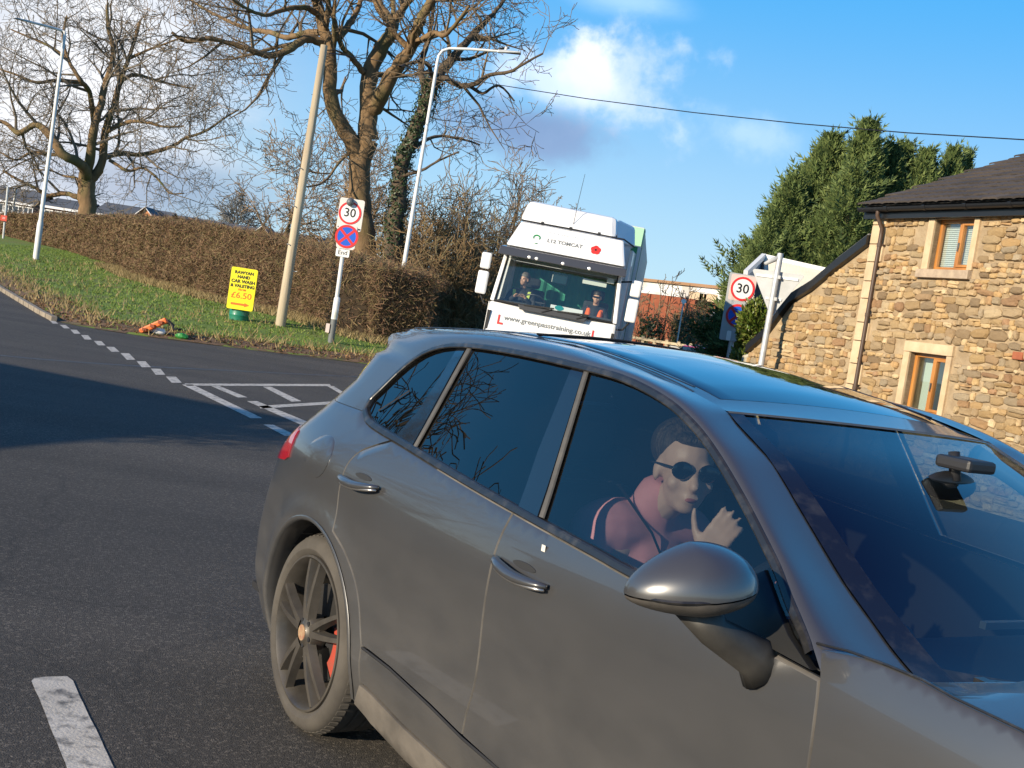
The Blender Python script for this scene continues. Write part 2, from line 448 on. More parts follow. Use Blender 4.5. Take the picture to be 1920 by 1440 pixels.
# the grass verge: a sheet cut to the kerb line, climbing to the hedge
def sheet(name, d0, d1, lift, m, x0, x1, y0, y1, st, jag=0.0):
    """cells of a grid whose distance in from the kerb lies between d0 and d1"""
    mb = MB(); idx = {}
    nx = int((x1 - x0) / st); ny = int((y1 - y0) / st)
    dd = {}
    for i in range(nx + 1):
        for j in range(ny + 1):
            x, y = x0 + i * st, y0 + j * st
            dd[i, j] = inside(x, y) + jag * (math.sin(x * 1.7 + y) + math.sin(x * 4.1 - y * 2.3) * .6 + math.sin(x * 9.1 + y * 7) * .4)
    def vid(i, j):
        if (i, j) not in idx:
            x, y = x0 + i * st, y0 + j * st; d = inside(x, y)
            if d < d0:      # pull rim vertices onto the kerb line
                e = 0.05; gxn = (inside(x + e, y) - d) / e; gyn = (inside(x, y + e) - d) / e; g2 = gxn * gxn + gyn * gyn
                x += gxn * (d0 - d) / g2; y += gyn * (d0 - d) / g2
            idx[i, j] = len(mb.v); mb.v.append((x, y, gz(x, y) + lift))
        return idx[i, j]
    for i in range(nx):
        for j in range(ny):
            ds = [dd[i, j], dd[i + 1, j], dd[i + 1, j + 1], dd[i, j + 1]]
            if max(ds) > d0 and min(ds) < d1:
                mb.f.append((vid(i, j), vid(i + 1, j), vid(i + 1, j + 1), vid(i, j + 1)))
    mb.m = [0] * len(mb.f)
    return mb.build(name, m, smooth=True)
tag(sheet('verge', 0.0, 99, 0.004, grass_m, -58, 8, 24, 120, 0.75), kind='structure')
tag(sheet('soil_strip', 0.0, 0.75, 0.012, dirt_m, -24, 4, 24.5, 46, 0.25, 0.22), kind='structure')
# kerb along the left-hand road
mb = MB()
def kerb_run(a, b, n):
    for i in range(n):
        p = [(a[0] + (b[0] - a[0]) * t, a[1] + (b[1] - a[1]) * t) for t in (i / n + 0.004, (i + 1) / n - 0.004)]
        z = [rise(*q) for q in p]
        mb.bar((p[0][0], p[0][1], z[0] + 0.03), (p[1][0], p[1][1], z[1] + 0.03), 0.14, 0.16)
kerb_run((-10.55, 26.75), (-18, 39.2), 16)
kerb_run((-18, 39.2), (-50, 92.6), 60)
kb = tag(mb.build('kerb', kerb_m, bevel=0.012), kind='structure')

# painted markings, each a sheet just above the road
def quad_mark(name, pts, parent=None):
    mb = MB(); n = len(pts)
    P = [on_road(*p) for p in pts]
    mb.add([(p.x, p.y, rise(p.x, p.y) + 0.0032) for p in P], [tuple(range(n))])
    o = mb.build(name, paint_m, fixn=True)
    for poly in o.data.polygons:
        if poly.normal.z < 0: o.data.flip_normals(); break
    return tag(o, kind='structure')
def on_road(px, py):
    d = ray(px, py); t = 1.0
    while t < 200:
        P = CO + d * t
        if P.z < rise(P.x, P.y) + 0.004: return P
        t *= 1.0008
    return P
# broken edge line across the mouth of the junction
dash = [((92, 600), (109, 607)), ((112, 609), (131, 616)), ((132, 618), (151, 626)), ((152, 628), (172, 637)), ((176, 639), (198, 648)), ((199, 650), (224, 660)), ((226, 662), (254, 675)), ((256, 677), (283, 689)), ((283, 691), (310, 703)), ((311, 706), (341, 718))]
for i, (a, b) in enumerate(dash):
    h = 3 + 0.28 * i
    quad_mark('road_marking', [(a[0], a[1]), (a[0] + 10 + i, a[1] + 0.5), (b[0], b[1] - h * 0.1), (b[0] - 10 - i, b[1] - 0.5)])
quad_mark('road_marking', [(341, 721), (361, 721), (492, 784), (470, 784)])
quad_mark('road_marking', [(346, 719), (618, 720), (621, 724), (350, 723)])
quad_mark('road_marking', [(396, 724), (412, 724), (464, 745), (446, 745)])
quad_mark('road_marking', [(493, 725), (508, 725), (565, 752), (547, 753)])
quad_mark('road_marking', [(614, 724), (626, 724), (650, 739), (643, 741)])
quad_mark('road_marking', [(463, 752), (482, 752), (590, 796), (568, 798)])
quad_mark('road_marking', [(488, 766), (486, 761), (634, 752), (634, 757)])
quad_mark('road_marking', [(494, 796), (512, 796), (556, 816), (534, 817)])
# long dash nearest the viewer
_r = random.Random(4); pts = [(59, 1277), (64, 1271), (80, 1269), (104, 1268), (126, 1268), (137, 1276)]
pts += [(140 + 78 * i / 14 + _r.uniform(-.8, .8), 1284 + 164 * i / 14) for i in range(1, 15)] + [(128 - 66 * i / 12 + _r.uniform(-.8, .8), 1446 - 164 * i / 12) for i in range(0, 12)]
quad_mark('road_marking', pts)
# sealed joint across the junction
mb = MB()
pts = [on_road(x, y) for x, y in ((-60, 660), (0, 666), (60, 672), (150, 679), (255, 686), (400, 693), (560, 701), (720, 709), (900, 718))]
for a, b in zip(pts, pts[1:]):
    d = Vector((b.x - a.x, b.y - a.y, 0)).normalized(); n = Vector((-d.y, d.x, 0)) * 0.075
    mb.add([(a - n) * 1, b - n, b + n, a + n], [(0, 1, 2, 3)])
mb.v = [(x, y, rise(x, y) + 0.0018) for x, y, z in mb.v]
tag(mb.build('road_joint', tar), kind='structure')

# grass blades and straw on the verge, soil litter along its rim
def scatter_blades(name, m, n, region, h0, h1, w, lean, seed, dens=None):
    r = random.Random(seed); mb = MB(); V = mb.v; Fc = mb.f; k = 0
    x0, x1, y0, y1 = region
    while k < n:
        x, y = r.uniform(x0, x1), r.uniform(y0, y1)
        d = inside(x, y)
        if d < 0.15: continue
        if dens and r.random() > dens(x, y, d): continue
        k += 1; z = gz(x, y)
        for q in range(3):
            a = r.uniform(0, 6.283); h = r.uniform(h0, h1); ux, uy = math.cos(a) * w, math.sin(a) * w
            lx, ly = r.uniform(-lean, lean) * h, r.uniform(-lean, lean) * h; ox, oy = r.uniform(-.08, .08), r.uniform(-.08, .08)
            b = len(V)
            V.append((x + ox - ux, y + oy - uy, z - .01)); V.append((x + ox + ux, y + oy + uy, z - .01)); V.append((x + ox + lx, y + oy + ly, z + h))
            Fc.append((b, b + 1, b + 2))
    mb.m = [0] * len(Fc)
    return tag(mb.build(name, m), kind='stuff')
blade_m = mat('grass_blades', (0.06, 0.11, 0.015), 0.7, island=[(0.075, 0.14, 0.012), (0.125, 0.205, 0.02), (0.19, 0.22, 0.04)])
straw_m = mat('dry_grass', (0.3, 0.22, 0.1), 0.8, island=[(0.22, 0.15, 0.06), (0.36, 0.27, 0.13), (0.17, 0.14, 0.05)])
scatter_blades('grass', blade_m, 32000, (-34, 0, 26, 80), 0.025, 0.075, 0.02, 1.0, 3, lambda x, y, d: 1.0 if d > 0.8 else 0.35)

# ================================================================== TREES AND HEDGE
class Tree:
    def __init__(s, seed): s.r = random.Random(seed); s.big = MB(); s.small = MB(); s.n = 0
    def rv(s):
        r = s.r
        while True:
            v = Vector((r.uniform(-1, 1), r.uniform(-1, 1), r.uniform(-1, 1)))
            if 0.05 < v.length < 1: return v.normalized()
    def limb(s, pts, r0, r1, n=9, sub=4, wob=0.05, big=True):
        """a limb through given points, smoothed and roughened; returns the fine points and radii"""
        P = [Vector(p) for p in pts]; out = []; k = len(P)
        for i in range(k - 1):
            p0, p1, p2, p3 = P[max(i - 1, 0)], P[i], P[i + 1], P[min(i + 2, k - 1)]
            for q in range(sub):
                t = q / sub
                out.append(0.5 * ((2 * p1) + (p2 - p0) * t + (2 * p0 - 5 * p1 + 4 * p2 - p3) * t * t + (3 * p1 - p0 - 3 * p2 + p3) * t ** 3))
        out.append(P[-1])
        m = len(out); rad = [r0 + (r1 - r0) * (i / (m - 1)) ** 0.8 for i in range(m)]
        out = [p + s.rv() * wob * rr * 4 if 0 < i else p for i, (p, rr) in enumerate(zip(out, rad))]
        (s.big if big else s.small).tube(out, [q * s.r.uniform(0.93, 1.08) for q in rad], n, cap=False)
        return out, rad
    def grow(s, p, d, L, r, level, cfg):
        ns = max(3, int(L / cfg['seg'][level])); st = L / ns
        pts = [p.copy()]; rad = [r]; d = d.normalized(); w = cfg['wig'][level]; tr = cfg['trop'][level]
        for i in range(ns):
            d = (d + s.rv() * w + Vector((0, 0, tr))).normalized()
            pts.append(pts[-1] + d * st); rad.append(max(r * (1 - 0.8 * (i + 1) / ns), cfg['rmin']))
        (s.big if r > cfg.get('bigr', 0.09) else s.small).tube(pts, rad, 6 if r > 0.07 else (4 if r > 0.03 else 3), cap=False)
        s.n += 1
        if level < cfg['levels']: s.spawn(pts, rad, level + 1, cfg, L)
    def spawn(s, pts, rad, level, cfg, L, start=0.2, dens=1.0):
        ln = sum((pts[i + 1] - pts[i]).length for i in range(len(pts) - 1))
        cnt = max(1, int(ln * cfg['dens'][level] * dens + s.r.random()))
        for c in range(cnt):
            f = start + (1 - start) * (c + s.r.random()) / cnt
            x = f * (len(pts) - 1); i = min(int(x), len(pts) - 2); t = x - i
            p = pts[i].lerp(pts[i + 1], t); d = (pts[i + 1] - pts[i]).normalized(); rr = rad[i] * (1 - t) + rad[i + 1] * t
            ax = d.cross(s.rv())
            if ax.length < 1e-3: continue
            a = R(s.r.uniform(*cfg['ang'][level])); ax.normalize()
            nd = (d * math.cos(a) + ax * math.sin(a)).normalized()
            l = cfg['len'][level] * s.r.uniform(0.55, 1.25) * (1 - 0.35 * f)
            s.grow(p, nd, l, min(rr * 0.62, cfg['rad'][level]) , level, cfg)
    def finish(s, name, label, group, loc, bark, twig, cat='tree'):
        o = thing(name, label, cat, loc, 0, group)
        s.big.build('trunk', bark, o, smooth=True)
        s.small.build('crown', twig, o, smooth=False)
        return o

bark_m = mat('bark', (0.125, 0.078, 0.038), 0.95, col2=(0.24, 0.152, 0.075), scale=3.2, stretch=(1, 1, 0.3), lo=0.3, hi=0.7, bump=1.0, bscale=9, third=((0.11, 0.12, 0.04), 0.9, 0.5, 0.75))
twig_m = mat('twig_bark', (0.105, 0.073, 0.042), 0.9, col2=(0.19, 0.135, 0.078), scale=0.6)
twig_far = mat('pale_twig_bark', (0.15, 0.105, 0.062), 0.9, col2=(0.25, 0.17, 0.095), scale=0.4)
twig_brown = mat('brown_twig_bark', (0.14, 0.085, 0.04), 0.9, island=[(0.12, 0.075, 0.037), (0.24, 0.15, 0.07), (0.20, 0.165, 0.08)])
ivy_m = mat('ivy_leaf', (0.02, 0.04, 0.012), 0.5, island=[(0.012, 0.025, 0.008), (0.03, 0.06, 0.015), (0.05, 0.06, 0.02)])
OAK = dict(levels=4, seg=[1, .7, .45, .3, .2], wig=[.2, .30, .38, .42, .42], trop=[.05, .05, .03, .02, 0.0], rmin=0.011, bigr=0.13,
           dens=[0, 0.85, 1.7, 2.9, 3.0], ang=[(0, 0), (35, 75), (35, 75), (30, 70), (30, 70)], len=[0, 3.6, 2.0, 1.05, 0.6], rad=[0, .15, .065, .03, .017])
def atp(pts, Y, dz=0.0):
    """limb points traced in the photo, each at its own distance"""
    return [at(px, py, Y + (q[0] if q else 0)) for (px, py, *q) in pts]

def leaf_cloud(mb, pts, rads, n, size, spread, r):
    """leaf-sized faces wrapped round limbs (ivy)"""
    for _ in range(n):
        i = r.randrange(len(pts) - 1); p = pts[i].lerp(pts[i + 1], r.random())
        v = Vector((r.gauss(0, 1), r.gauss(0, 1), r.gauss(0, .6))).normalized()
        p = p + v * (rads[i] + r.random() * spread)
        a = Vector((r.gauss(0, 1), r.gauss(0, 1), r.gauss(0, 1))).normalized(); b = v.cross(a)
        if b.length < 1e-3: continue
        b.normalize(); s = size * r.uniform(.6, 1.3); a = b.cross(v)
        mb.add([p - a * s, p + b * s * .6 + v * s * .3, p + a * s, p - b * s * .6 + v * s * .3], [(0, 1, 2, 3)])

# -- the big roadside oak
T = Tree(11); Y = 46
trunk, tr = T.limb(atp([(688, 590), (682, 470), (675, 380), (677, 300), (690, 258)], Y), 0.52, 0.40, 14, 5, 0.03)
limbs = []
def L(pts, r0, r1, n=9, Yb=46): limbs.append(T.limb(atp(pts, Yb), r0, r1, n, 4, 0.05))
L([(672, 300), (658, 268, -.3), (632, 222, -.6), (617, 165, -.8), (619, 90, -1), (604, 45, -1), (593, 0, -1.2), (585, -60, -1.4), (560, -140, -1.5)], .36, .14, 10)
L([(690, 262), (688, 200, .2), (698, 125, .3), (722, 80, .2), (735, 50, 0), (712, 12, 0), (696, -25, .3), (690, -110, .5)], .40, .14, 10)
L([(703, 205), (716, 172, -.6), (742, 130, -1.2), (768, 92, -1.6), (782, 55, -2), (797, 20, -2.2), (820, -20, -2.6), (850, -90, -3)], .33, .13, 10)
L([(735, 52), (752, 22, 1), (768, -4, 1.6), (800, -70, 2.4)], .20, .08, 8)
L([(606, 82, -1), (578, 72, -1.4), (548, 88, -2), (512, 104, -2.4), (480, 97, -3), (434, 82, -3.4), (392, 72, -3.8), (350, 78, -4.2), (322, 60, -4.5)], .19, .05, 8)
L([(600, 60, -1), (570, 62, 0), (540, 70, 1), (505, 60, 2), (470, 55, 3), (430, 40, 4), (390, 20, 5), (350, -5, 6)], .15, .05, 7)
L([(635, 72, -.8), (655, 45, 0), (672, 15, .6), (681, -20, 1), (700, -80, 1.5)], .16, .06, 8)
L([(682, 136), (660, 108, -.4), (640, 84, -.8), (628, 40, -1), (617, 5, -1), (612, -60, -1)], .13, .06, 7)
L([(770, 88, -1.6), (792, 74, -2.4), (815, 62, -3), (835, 66, -3.6), (858, 40, -4.4), (880, 10, -5)], .15, .05, 7)
L([(600, 30, -1), (570, 14, -2), (530, 18, -3), (500, 28, -4), (470, 20, -5), (430, -5, -6)], .13, .04, 7)
L([(590, 0, -1.2), (560, -30, -3), (500, -40, -4), (430, -50, -5)], .13, .05, 7)
L([(820, -20, -2.6), (850, -30, -3), (880, -50, -3), (900, -70, -2)], .13, .05, 7)
L([(660, 285), (640, 300, -.6), (618, 330, -1.2), (600, 345, -2), (575, 350, -2.6)], .07, .03, 6)
L([(700, 200), (720, 205, 1), (745, 222, 2), (765, 235, 3)], .08, .03, 6)
for i, (p, r_) in enumerate(limbs): T.spawn(p, r_, 1, OAK, 0, start=0.22 if i < 4 else 0.12, dens=0.62 if i < 4 else 1.2)
T.finish('oak_tree', 'big bare oak with a thick forked trunk towering behind the speed limit sign', 'bare trees beyond the hedge', at(690, 590, Y), bark_m, twig_m)

# -- dark ivy-clad tree leaning right behind the street lamp
T = Tree(23); Y = 43.5
trunk, tr = T.limb(atp([(722, 590), (735, 470), (745, 385), (757, 300), (778, 243), (800, 187), (817, 143)], Y), 0.36, 0.22, 10, 4, 0.06)
lim = []
for pts, r0, r1 in (([(815, 150), (847, 110, .5), (880, 73, 1), (905, 45, 1.5), (930, 20, 2), (960, -20, 2.5)], .2, .06), ([(808, 168), (830, 147, -1), (862, 160, -2), (890, 158, -2.5), (913, 142, -3), (955, 135, -3.5), (985, 118, -4), (1018, 100, -4)], .14, .03),
                    ([(800, 187), (790, 130, 1), (800, 80, 2), (810, 40, 2.6), (815, -10, 3)], .15, .06), ([(812, 150), (800, 118, -1), (770, 118, -2), (750, 125, -3)], .1, .04), ([(765, 285), (800, 262, 1), (830, 255, 1.5), (870, 262, 2), (900, 272, 2)], .09, .03),
                    ([(880, 160, -2), (905, 175, -2.2), (935, 160, -2.5), (965, 190, -2.5)], .07, .03), ([(847, 110, .5), (880, 110, .5), (920, 95, 0), (955, 90, 0)], .09, .03), ([(752, 330), (790, 320, -1), (825, 300, -2), (860, 285, -3)], .07, .025)):
    lim.append(T.limb(atp(pts, Y), r0, r1, 7, 4, .06))
OAK2 = dict(OAK, len=[0, 2.5, 1.5, .85, .5])
for p, r_ in lim: T.spawn(p, r_, 1, OAK2, 0, start=0.15, dens=1.15)
o = T.finish('ivy_tree', 'dark ivy-clad leaning tree behind the curved street lamp', 'bare trees beyond the hedge', at(722, 590, Y), mat('dark_bark', (0.06, 0.042, 0.028), 0.95, col2=(0.11, 0.08, 0.05), scale=3, bump=1, bscale=9), twig_m)
mb = MB(); leaf_cloud(mb, trunk, tr, 2600, 0.07, 0.22, random.Random(5)); tag(mb.build('ivy', ivy_m, o), kind='stuff')

# -- wide spreading tree at the far left
T = Tree(31); Y = 96
trunk, tr = T.limb(atp([(166, 440), (164, 397), (163, 360), (163, 325)], Y), 0.80, 0.62, 12, 4, 0.03)
lim = []
LT = [([(163, 335), (155, 312), (117, 287), (93, 253), (67, 233), (35, 250), (10, 230), (-20, 225)], .5, .12), ([(163, 330), (168, 300), (177, 233), (190, 190), (200, 150), (213, 100), (203, 50), (200, 10)], .45, .12),
      ([(170, 335), (190, 310), (197, 247), (213, 200), (227, 150), (250, 83), (262, 40)], .45, .12), ([(190, 305), (200, 293), (235, 288), (267, 290), (317, 277), (350, 258), (383, 247), (420, 222), (448, 205)], .28, .06),
      ([(160, 378), (150, 372), (123, 363), (90, 367), (67, 353), (40, 340), (5, 320)], .3, .09), ([(177, 240), (167, 173), (150, 150), (127, 110), (118, 70), (125, 30)], .26, .08), ([(197, 250), (240, 228), (275, 230), (310, 238), (345, 236)], .2, .06),
      ([(205, 300), (240, 320), (270, 315), (300, 340), (318, 362), (345, 362)], .15, .05), ([(227, 150), (255, 140), (290, 150), (330, 160), (360, 165)], .2, .06), ([(117, 287), (95, 290), (60, 285), (30, 300), (0, 285)], .2, .06),
      ([(150, 155), (110, 150), (70, 155), (30, 140), (0, 130)], .2, .06), ([(240, 110), (275, 95), (315, 80), (345, 70)], .15, .05), ([(127, 110), (90, 85), (55, 70), (20, 55)], .15, .05), ([(150, 355), (145, 335), (120, 330), (95, 320), (60, 318)], .14, .05)]
for k, (pts, r0, r1) in enumerate(LT):
    lim.append(T.limb([at(px, py, Y + (k % 5 - 2) * 1.6 * min(1, j / 2)) for j, (px, py) in enumerate(pts)], r0, r1, 8, 4, .05))
FAR = dict(OAK, len=[0, 6.5, 3.6, 1.9, 1.0], rmin=0.017, rad=[0, .15, .07, .035, .022], dens=[0, .70, 1.25, 1.7, 1.8], seg=[1, 1.1, .75, .5, .35], bigr=.2)
for p, r_ in lim: T.spawn(p, r_, 1, FAR, 0, start=0.15, dens=1.05)
T.finish('spreading_tree', 'wide spreading bare tree with a low fork above the far left of the hedge', 'bare trees beyond the hedge', at(166, 440, Y), bark_m, mat('grey_twig_bark', (0.13, 0.108, 0.082), 0.9, col2=(0.20, 0.16, 0.115), scale=.4))

# -- other bare trees and shrubs: an own crown and trunk each
def bare_tree(seed, px, py, Y, H, spread, label, twig, bark=bark_m, stems=1, base_z=None, dens=1.0, group='bare trees beyond the hedge', name='bare_tree', up=0.08, cfg=None, first=0.3, fan=0.5, levels=3):
    T = Tree(seed); p0 = at(px, py, Y) if base_z is None else at(px, py, Y)
    b = Vector((p0.x, p0.y, rise(p0.x, p0.y) - 0.1 if base_z is None else base_z))
    r = T.r
    k = H / 8.0
    cf = dict(levels=levels, seg=[1, .6 * k, .45 * k, .35, .25], wig=[.12, .22, .3, .36, .36], trop=[.1, up, up * .6, .02, 0], rmin=max(0.010, Y * 0.00026), bigr=.1,
              dens=[0, 1.7 / k, 2.6 / k ** .6, 3.4 / k ** .5, 3.0], ang=[(0, 0), (30, 65), (30, 65), (25, 65), (25, 60)], len=[0, spread * .62, spread * .42, spread * .24, .5], rad=[0, .09 * k, .04 * k, .02, .014])
    if cfg: cf.update(cfg)
    for s_ in range(stems):
        a = r.uniform(0, 6.28); lean = (r.uniform(.3, 1) * fan if stems > 1 else r.uniform(-.06, .06))
        d = Vector((math.cos(a) * lean, math.sin(a) * lean, 1)).normalized()
        h = H * r.uniform(.72, .95) * (1 if stems == 1 else r.uniform(.7, 1))
        pts = [b + Vector((r.uniform(-.2, .2), r.uniform(-.2, .2), 0)) * (stems > 1)]
        for i in range(7):
            d = (d + T.rv() * .1 + Vector((0, 0, .04))).normalized(); pts.append(pts[-1] + d * h / 7)
        R0 = (.035 * H * .55 if stems == 1 else .012 * H)
        p, q = T.limb(pts, R0, R0 * .15, 7, 3, .03)
        T.spawn(p, q, 1, cf, 0, start=first, dens=dens)
    return T.finish(name, label, group, b, bark, twig, 'tree' if name != 'bare_shrub' else 'shrub')
bare_tree(41, 500, 560, 62, 9.4, 5.2, 'bare round-topped tree with russet fine twigs left of the telegraph pole', twig_far, dens=1.5, levels=4, up=.03, first=.2)
bare_tree(42, 640, 560, 58, 8.6, 5.0, 'bare low-branching tree between the telegraph pole and the oak trunk', twig_far, dens=1.5, levels=4, up=.02, first=.12)
bare_tree(43, 590, 560, 70, 11, 5.5, 'taller bare tree behind the telegraph pole', twig_far, dens=1.3, levels=4, up=.05, first=.2)
bare_tree(45, 800, 575, 47, 6.6, 3.4, 'dense brown bare thicket bush right of the leaning ivy tree', twig_brown, twig_brown, stems=13, dens=1.0, name='bare_shrub', group='bare shrubs behind the hedge', up=.0, first=.05, fan=.6)
bare_tree(46, 845, 585, 46, 6.3, 3.2, 'brown bare thicket bush in the middle beside the tall lorry', twig_brown, twig_brown, stems=13, dens=1.0, name='bare_shrub', group='bare shrubs behind the hedge', up=.0, first=.05, fan=.6)
bare_tree(47, 900, 590, 50, 7.4, 3.6, 'greyish bare thicket bush directly behind the lorry cab', twig_far, twig_far, stems=11, dens=1.2, name='bare_shrub', group='bare shrubs behind the hedge', up=.03, first=.05, fan=.5)
bare_tree(48, 760, 575, 44, 4.6, 2.4, 'low brown brambly bush at the foot of the ivy tree', twig_brown, twig_brown, stems=10, dens=1.3, name='bare_shrub', group='bare shrubs behind the hedge', up=.0, first=.05, fan=.8)
bare_tree(44, 925, 585, 66, 9.8, 4.5, 'bare tree half hidden behind the lorry and the brown bushes', twig_far, dens=1.7, up=.06, first=.15)
bare_tree(49, 1010, 600, 88, 12.2, 5.2, 'small round-headed bare tree above the white lorry roof', twig_far, dens=1.5, levels=4, up=.05, first=.45, cfg=dict(rmin=.022))
bare_tree(50, 417, 470, 190, 11.5, 8.5, 'distant dome-shaped bare tree standing over the housing estate roofs', mat('hazy_twig_bark', (0.13, 0.125, 0.115), .9), dens=1.6, up=.0, first=.3, cfg=dict(rmin=.05))
for i, (px, H, st) in enumerate(((1213, 5.4, 3), (1245, 6.2, 4), (1275, 5.6, 3), (1300, 4.6, 3), (1330, 4.0, 2))):
    P = at(px, 640, 62)
    o = bare_tree(60 + i, px, 640, 62, H, 1.6, ['bare pole-like sapling just right of the lorry trailer', 'tallest bare sapling clump right of the lorry', 'bare sapling with an ivy-clad stem in front of the red brick shed', 'thin bare sapling right of the ivy-clad one', 'short bare sapling nearest the right-hand speed limit sign'][i], twig_far, twig_far, stems=st, base_z=0, dens=.9, name='sapling', group='bare saplings by the red brick shed', up=.25, first=.25, fan=.25, cfg=dict(rmin=.016))
    if i in (0, 2):
        mb = MB(); rr = random.Random(i)
        leaf_cloud(mb, [Vector((P.x, P.y, 0)), Vector((P.x + .1, P.y, 1.4)), Vector((P.x + .1, P.y, 2.6 + .2 * i))], [.3, .45, .25], 900, .10, .35, rr); tag(mb.build('ivy', ivy_m, o), kind='stuff')
# trees and scrub down the left side of the main road, out of the picture but mirrored in the car's windows
def roadside(seed, x, y, H, sp, label, **k):
    o = bare_tree(seed, 960, 560, 20, H, sp, label, twig_m, base_z=0, group='bare bushes left of the view', **k); o.location.x = x; o.location.y = y; return o
roadside(71, -7.3, 8.9, 5.8, 2.2, 'bare street tree beside the main road left of the view', first=.12, dens=1.7, levels=4, cfg=dict(rmin=.006))
roadside(74, -7.8, 8.0, 4.9, 1.7, 'many-stemmed bare bush next to the street tree left of the view', stems=9, dens=1.5, first=.1, name='bare_shrub', levels=4, cfg=dict(rmin=.006))

# -- conifers behind the stone house
conif_m = mat('conifer_needles', (0.035, 0.07, 0.015), 0.75, island=[(0.024, 0.046, 0.012), (0.085, 0.130, 0.032), (0.17, 0.21, 0.06)])
def conifer_mesh(seed, H, Rb, n):
    r = random.Random(seed); mb = MB(); tk = MB()
    lob = [(r.uniform(0, 6.28), r.uniform(.1, .85), r.uniform(.15, .38)) for _ in range(44)]
    for i in range(n):
        t = 1 - (1 - r.random()) ** .5 if False else r.random() ** 1.25
        a = r.uniform(0, 6.283); z = H * (0.03 + .97 * t)
        rad = Rb * (1 - t) ** .72 * min(1.0, .55 + 1.4 * t) * (.74 + .08 * math.sin(a * 3 + t * 9) + .07 * math.sin(a * 7 - t * 23))
        for la, lt, lw in lob:
            da = abs((a - la + math.pi) % 6.283 - math.pi)
            if da < .42 and abs(t - lt) < .05: rad *= 1 + lw * (1 - da / .42) * (1 - abs(t - lt) / .05) * 1.5
        depth = r.random() ** 2.2
        rad *= 1 - .45 * depth
        out = Vector((math.cos(a), math.sin(a), 0))
        p = out * rad + Vector((0, 0, z))
        d = (out * r.uniform(.5, 1) + Vector((0, 0, r.uniform(.25, 1.0) + t * .8)) + Vector((r.gauss(0, .3), r.gauss(0, .3), 0))).normalized()
        side = d.cross(Vector((r.gauss(0, 1), r.gauss(0, 1), r.gauss(0, 1))))
        if side.length < 1e-3: continue
        side.normalize(); Ls = r.uniform(.26, .58) * (.55 + .6 * (1 - t)) * (1.7 if r.random() < .12 else 1); nrm = side.cross(d)
        vs = []; fs = []
        for q in range(4):
            f0 = q * .24; w = Ls * (.34 - .06 * q)
            for sg in (-1, 1):
                b0 = len(vs)
                vs += [p + d * Ls * f0, p + d * Ls * (f0 + .34) + side * w * sg + nrm * r.uniform(-.06, .06), p + d * Ls * (f0 + .16)]
                fs.append((b0, b0 + 1, b0 + 2))
        b0 = len(vs); vs += [p + d * Ls * .8 - side * .03, p + d * Ls * .8 + side * .03, p + d * Ls * 1.25]; fs.append((b0, b0 + 1, b0 + 2))
        mb.add(vs, fs)
    tk.tube([(0, 0, 0), (0, 0, H * .5), (0, 0, H * .97)], [Rb * .10, Rb * .07, .02], 7)
    for i in range(60):
        t = r.random() * .9; a = r.uniform(0, 6.28); L_ = Rb * (1 - t) ** .72 * .6
        tk.tube([(0, 0, H * t), (math.cos(a) * L_ * .6, math.sin(a) * L_ * .6, H * t + L_ * .3), (math.cos(a) * L_, math.sin(a) * L_, H * t + L_ * .65)], [.05, .03, .012], 4, cap=False)
    return mb.mesh('crown', conif_m), tk.mesh('trunk', bark_m)
cm = [conifer_mesh(1, 9.0, 2.1, 8600), conifer_mesh(2, 9.0, 2.5, 9800), conifer_mesh(3, 9.0, 1.7, 6200)]
for i, (px, py, Y, k, w, lab) in enumerate((
        (1408, 560, 33.0, 2, .62, 'lowest conifer at the left end of the conifer row'), (1444, 425, 33.5, 0, .78, 'second conifer from the left end of the row, above the give way sign'),
        (1490, 340, 34.5, 1, .95, 'third conifer from the left with a leaning tip'), (1560, 262, 35.5, 1, 1.2, 'broad conifer just left of the tallest one'),
        (1630, 236, 35.0, 2, 1.25, 'tallest pointed conifer of the row behind the stone house'), (1604, 325, 34.0, 1, 1.15, 'bushy conifer filling the row beneath the tallest tip'),
        (1528, 318, 36.5, 1, 1.2, 'blunt conifer set back between the third and the broad one'), (1652, 330, 37.0, 1, 1.2, 'low conifer filling the gap right of the tallest tip'), (1765, 330, 38.0, 1, 1.2, 'low conifer behind the house roof verge'), (1715, 325, 38.0, 1, 1.2, 'low broad conifer behind the pointed pair over the roof'),
        (1672, 282, 36.0, 0, 1.1, 'slim conifer right of the tallest one'), (1698, 276, 36.5, 2, 1.1, 'pointed conifer halfway along the house roof line'),
        (1738, 292, 36.0, 0, 1.1, 'blunt conifer above the left part of the house roof'), (1788, 286, 37.0, 2, 1.0, 'narrow conifer tip over the roof slope'), (1815, 290, 37.5, 2, .7, 'thinnest conifer tip at the right end of the row'))):
    tip = at(px, py, Y); H = tip.z
    o = thing('conifer', lab, 'tree', (tip.x, tip.y, 0), rng.uniform(0, 6), 'evergreen conifers behind the stone house')
    o.scale = (w, w, H / 9.0)
    LOCAL = True
    for me, nm in zip(cm[k], ('crown', 'trunk')):
        c_ = bpy.data.objects.new(nm, me); COL.objects.link(c_); c_.parent = o
    LOCAL = False

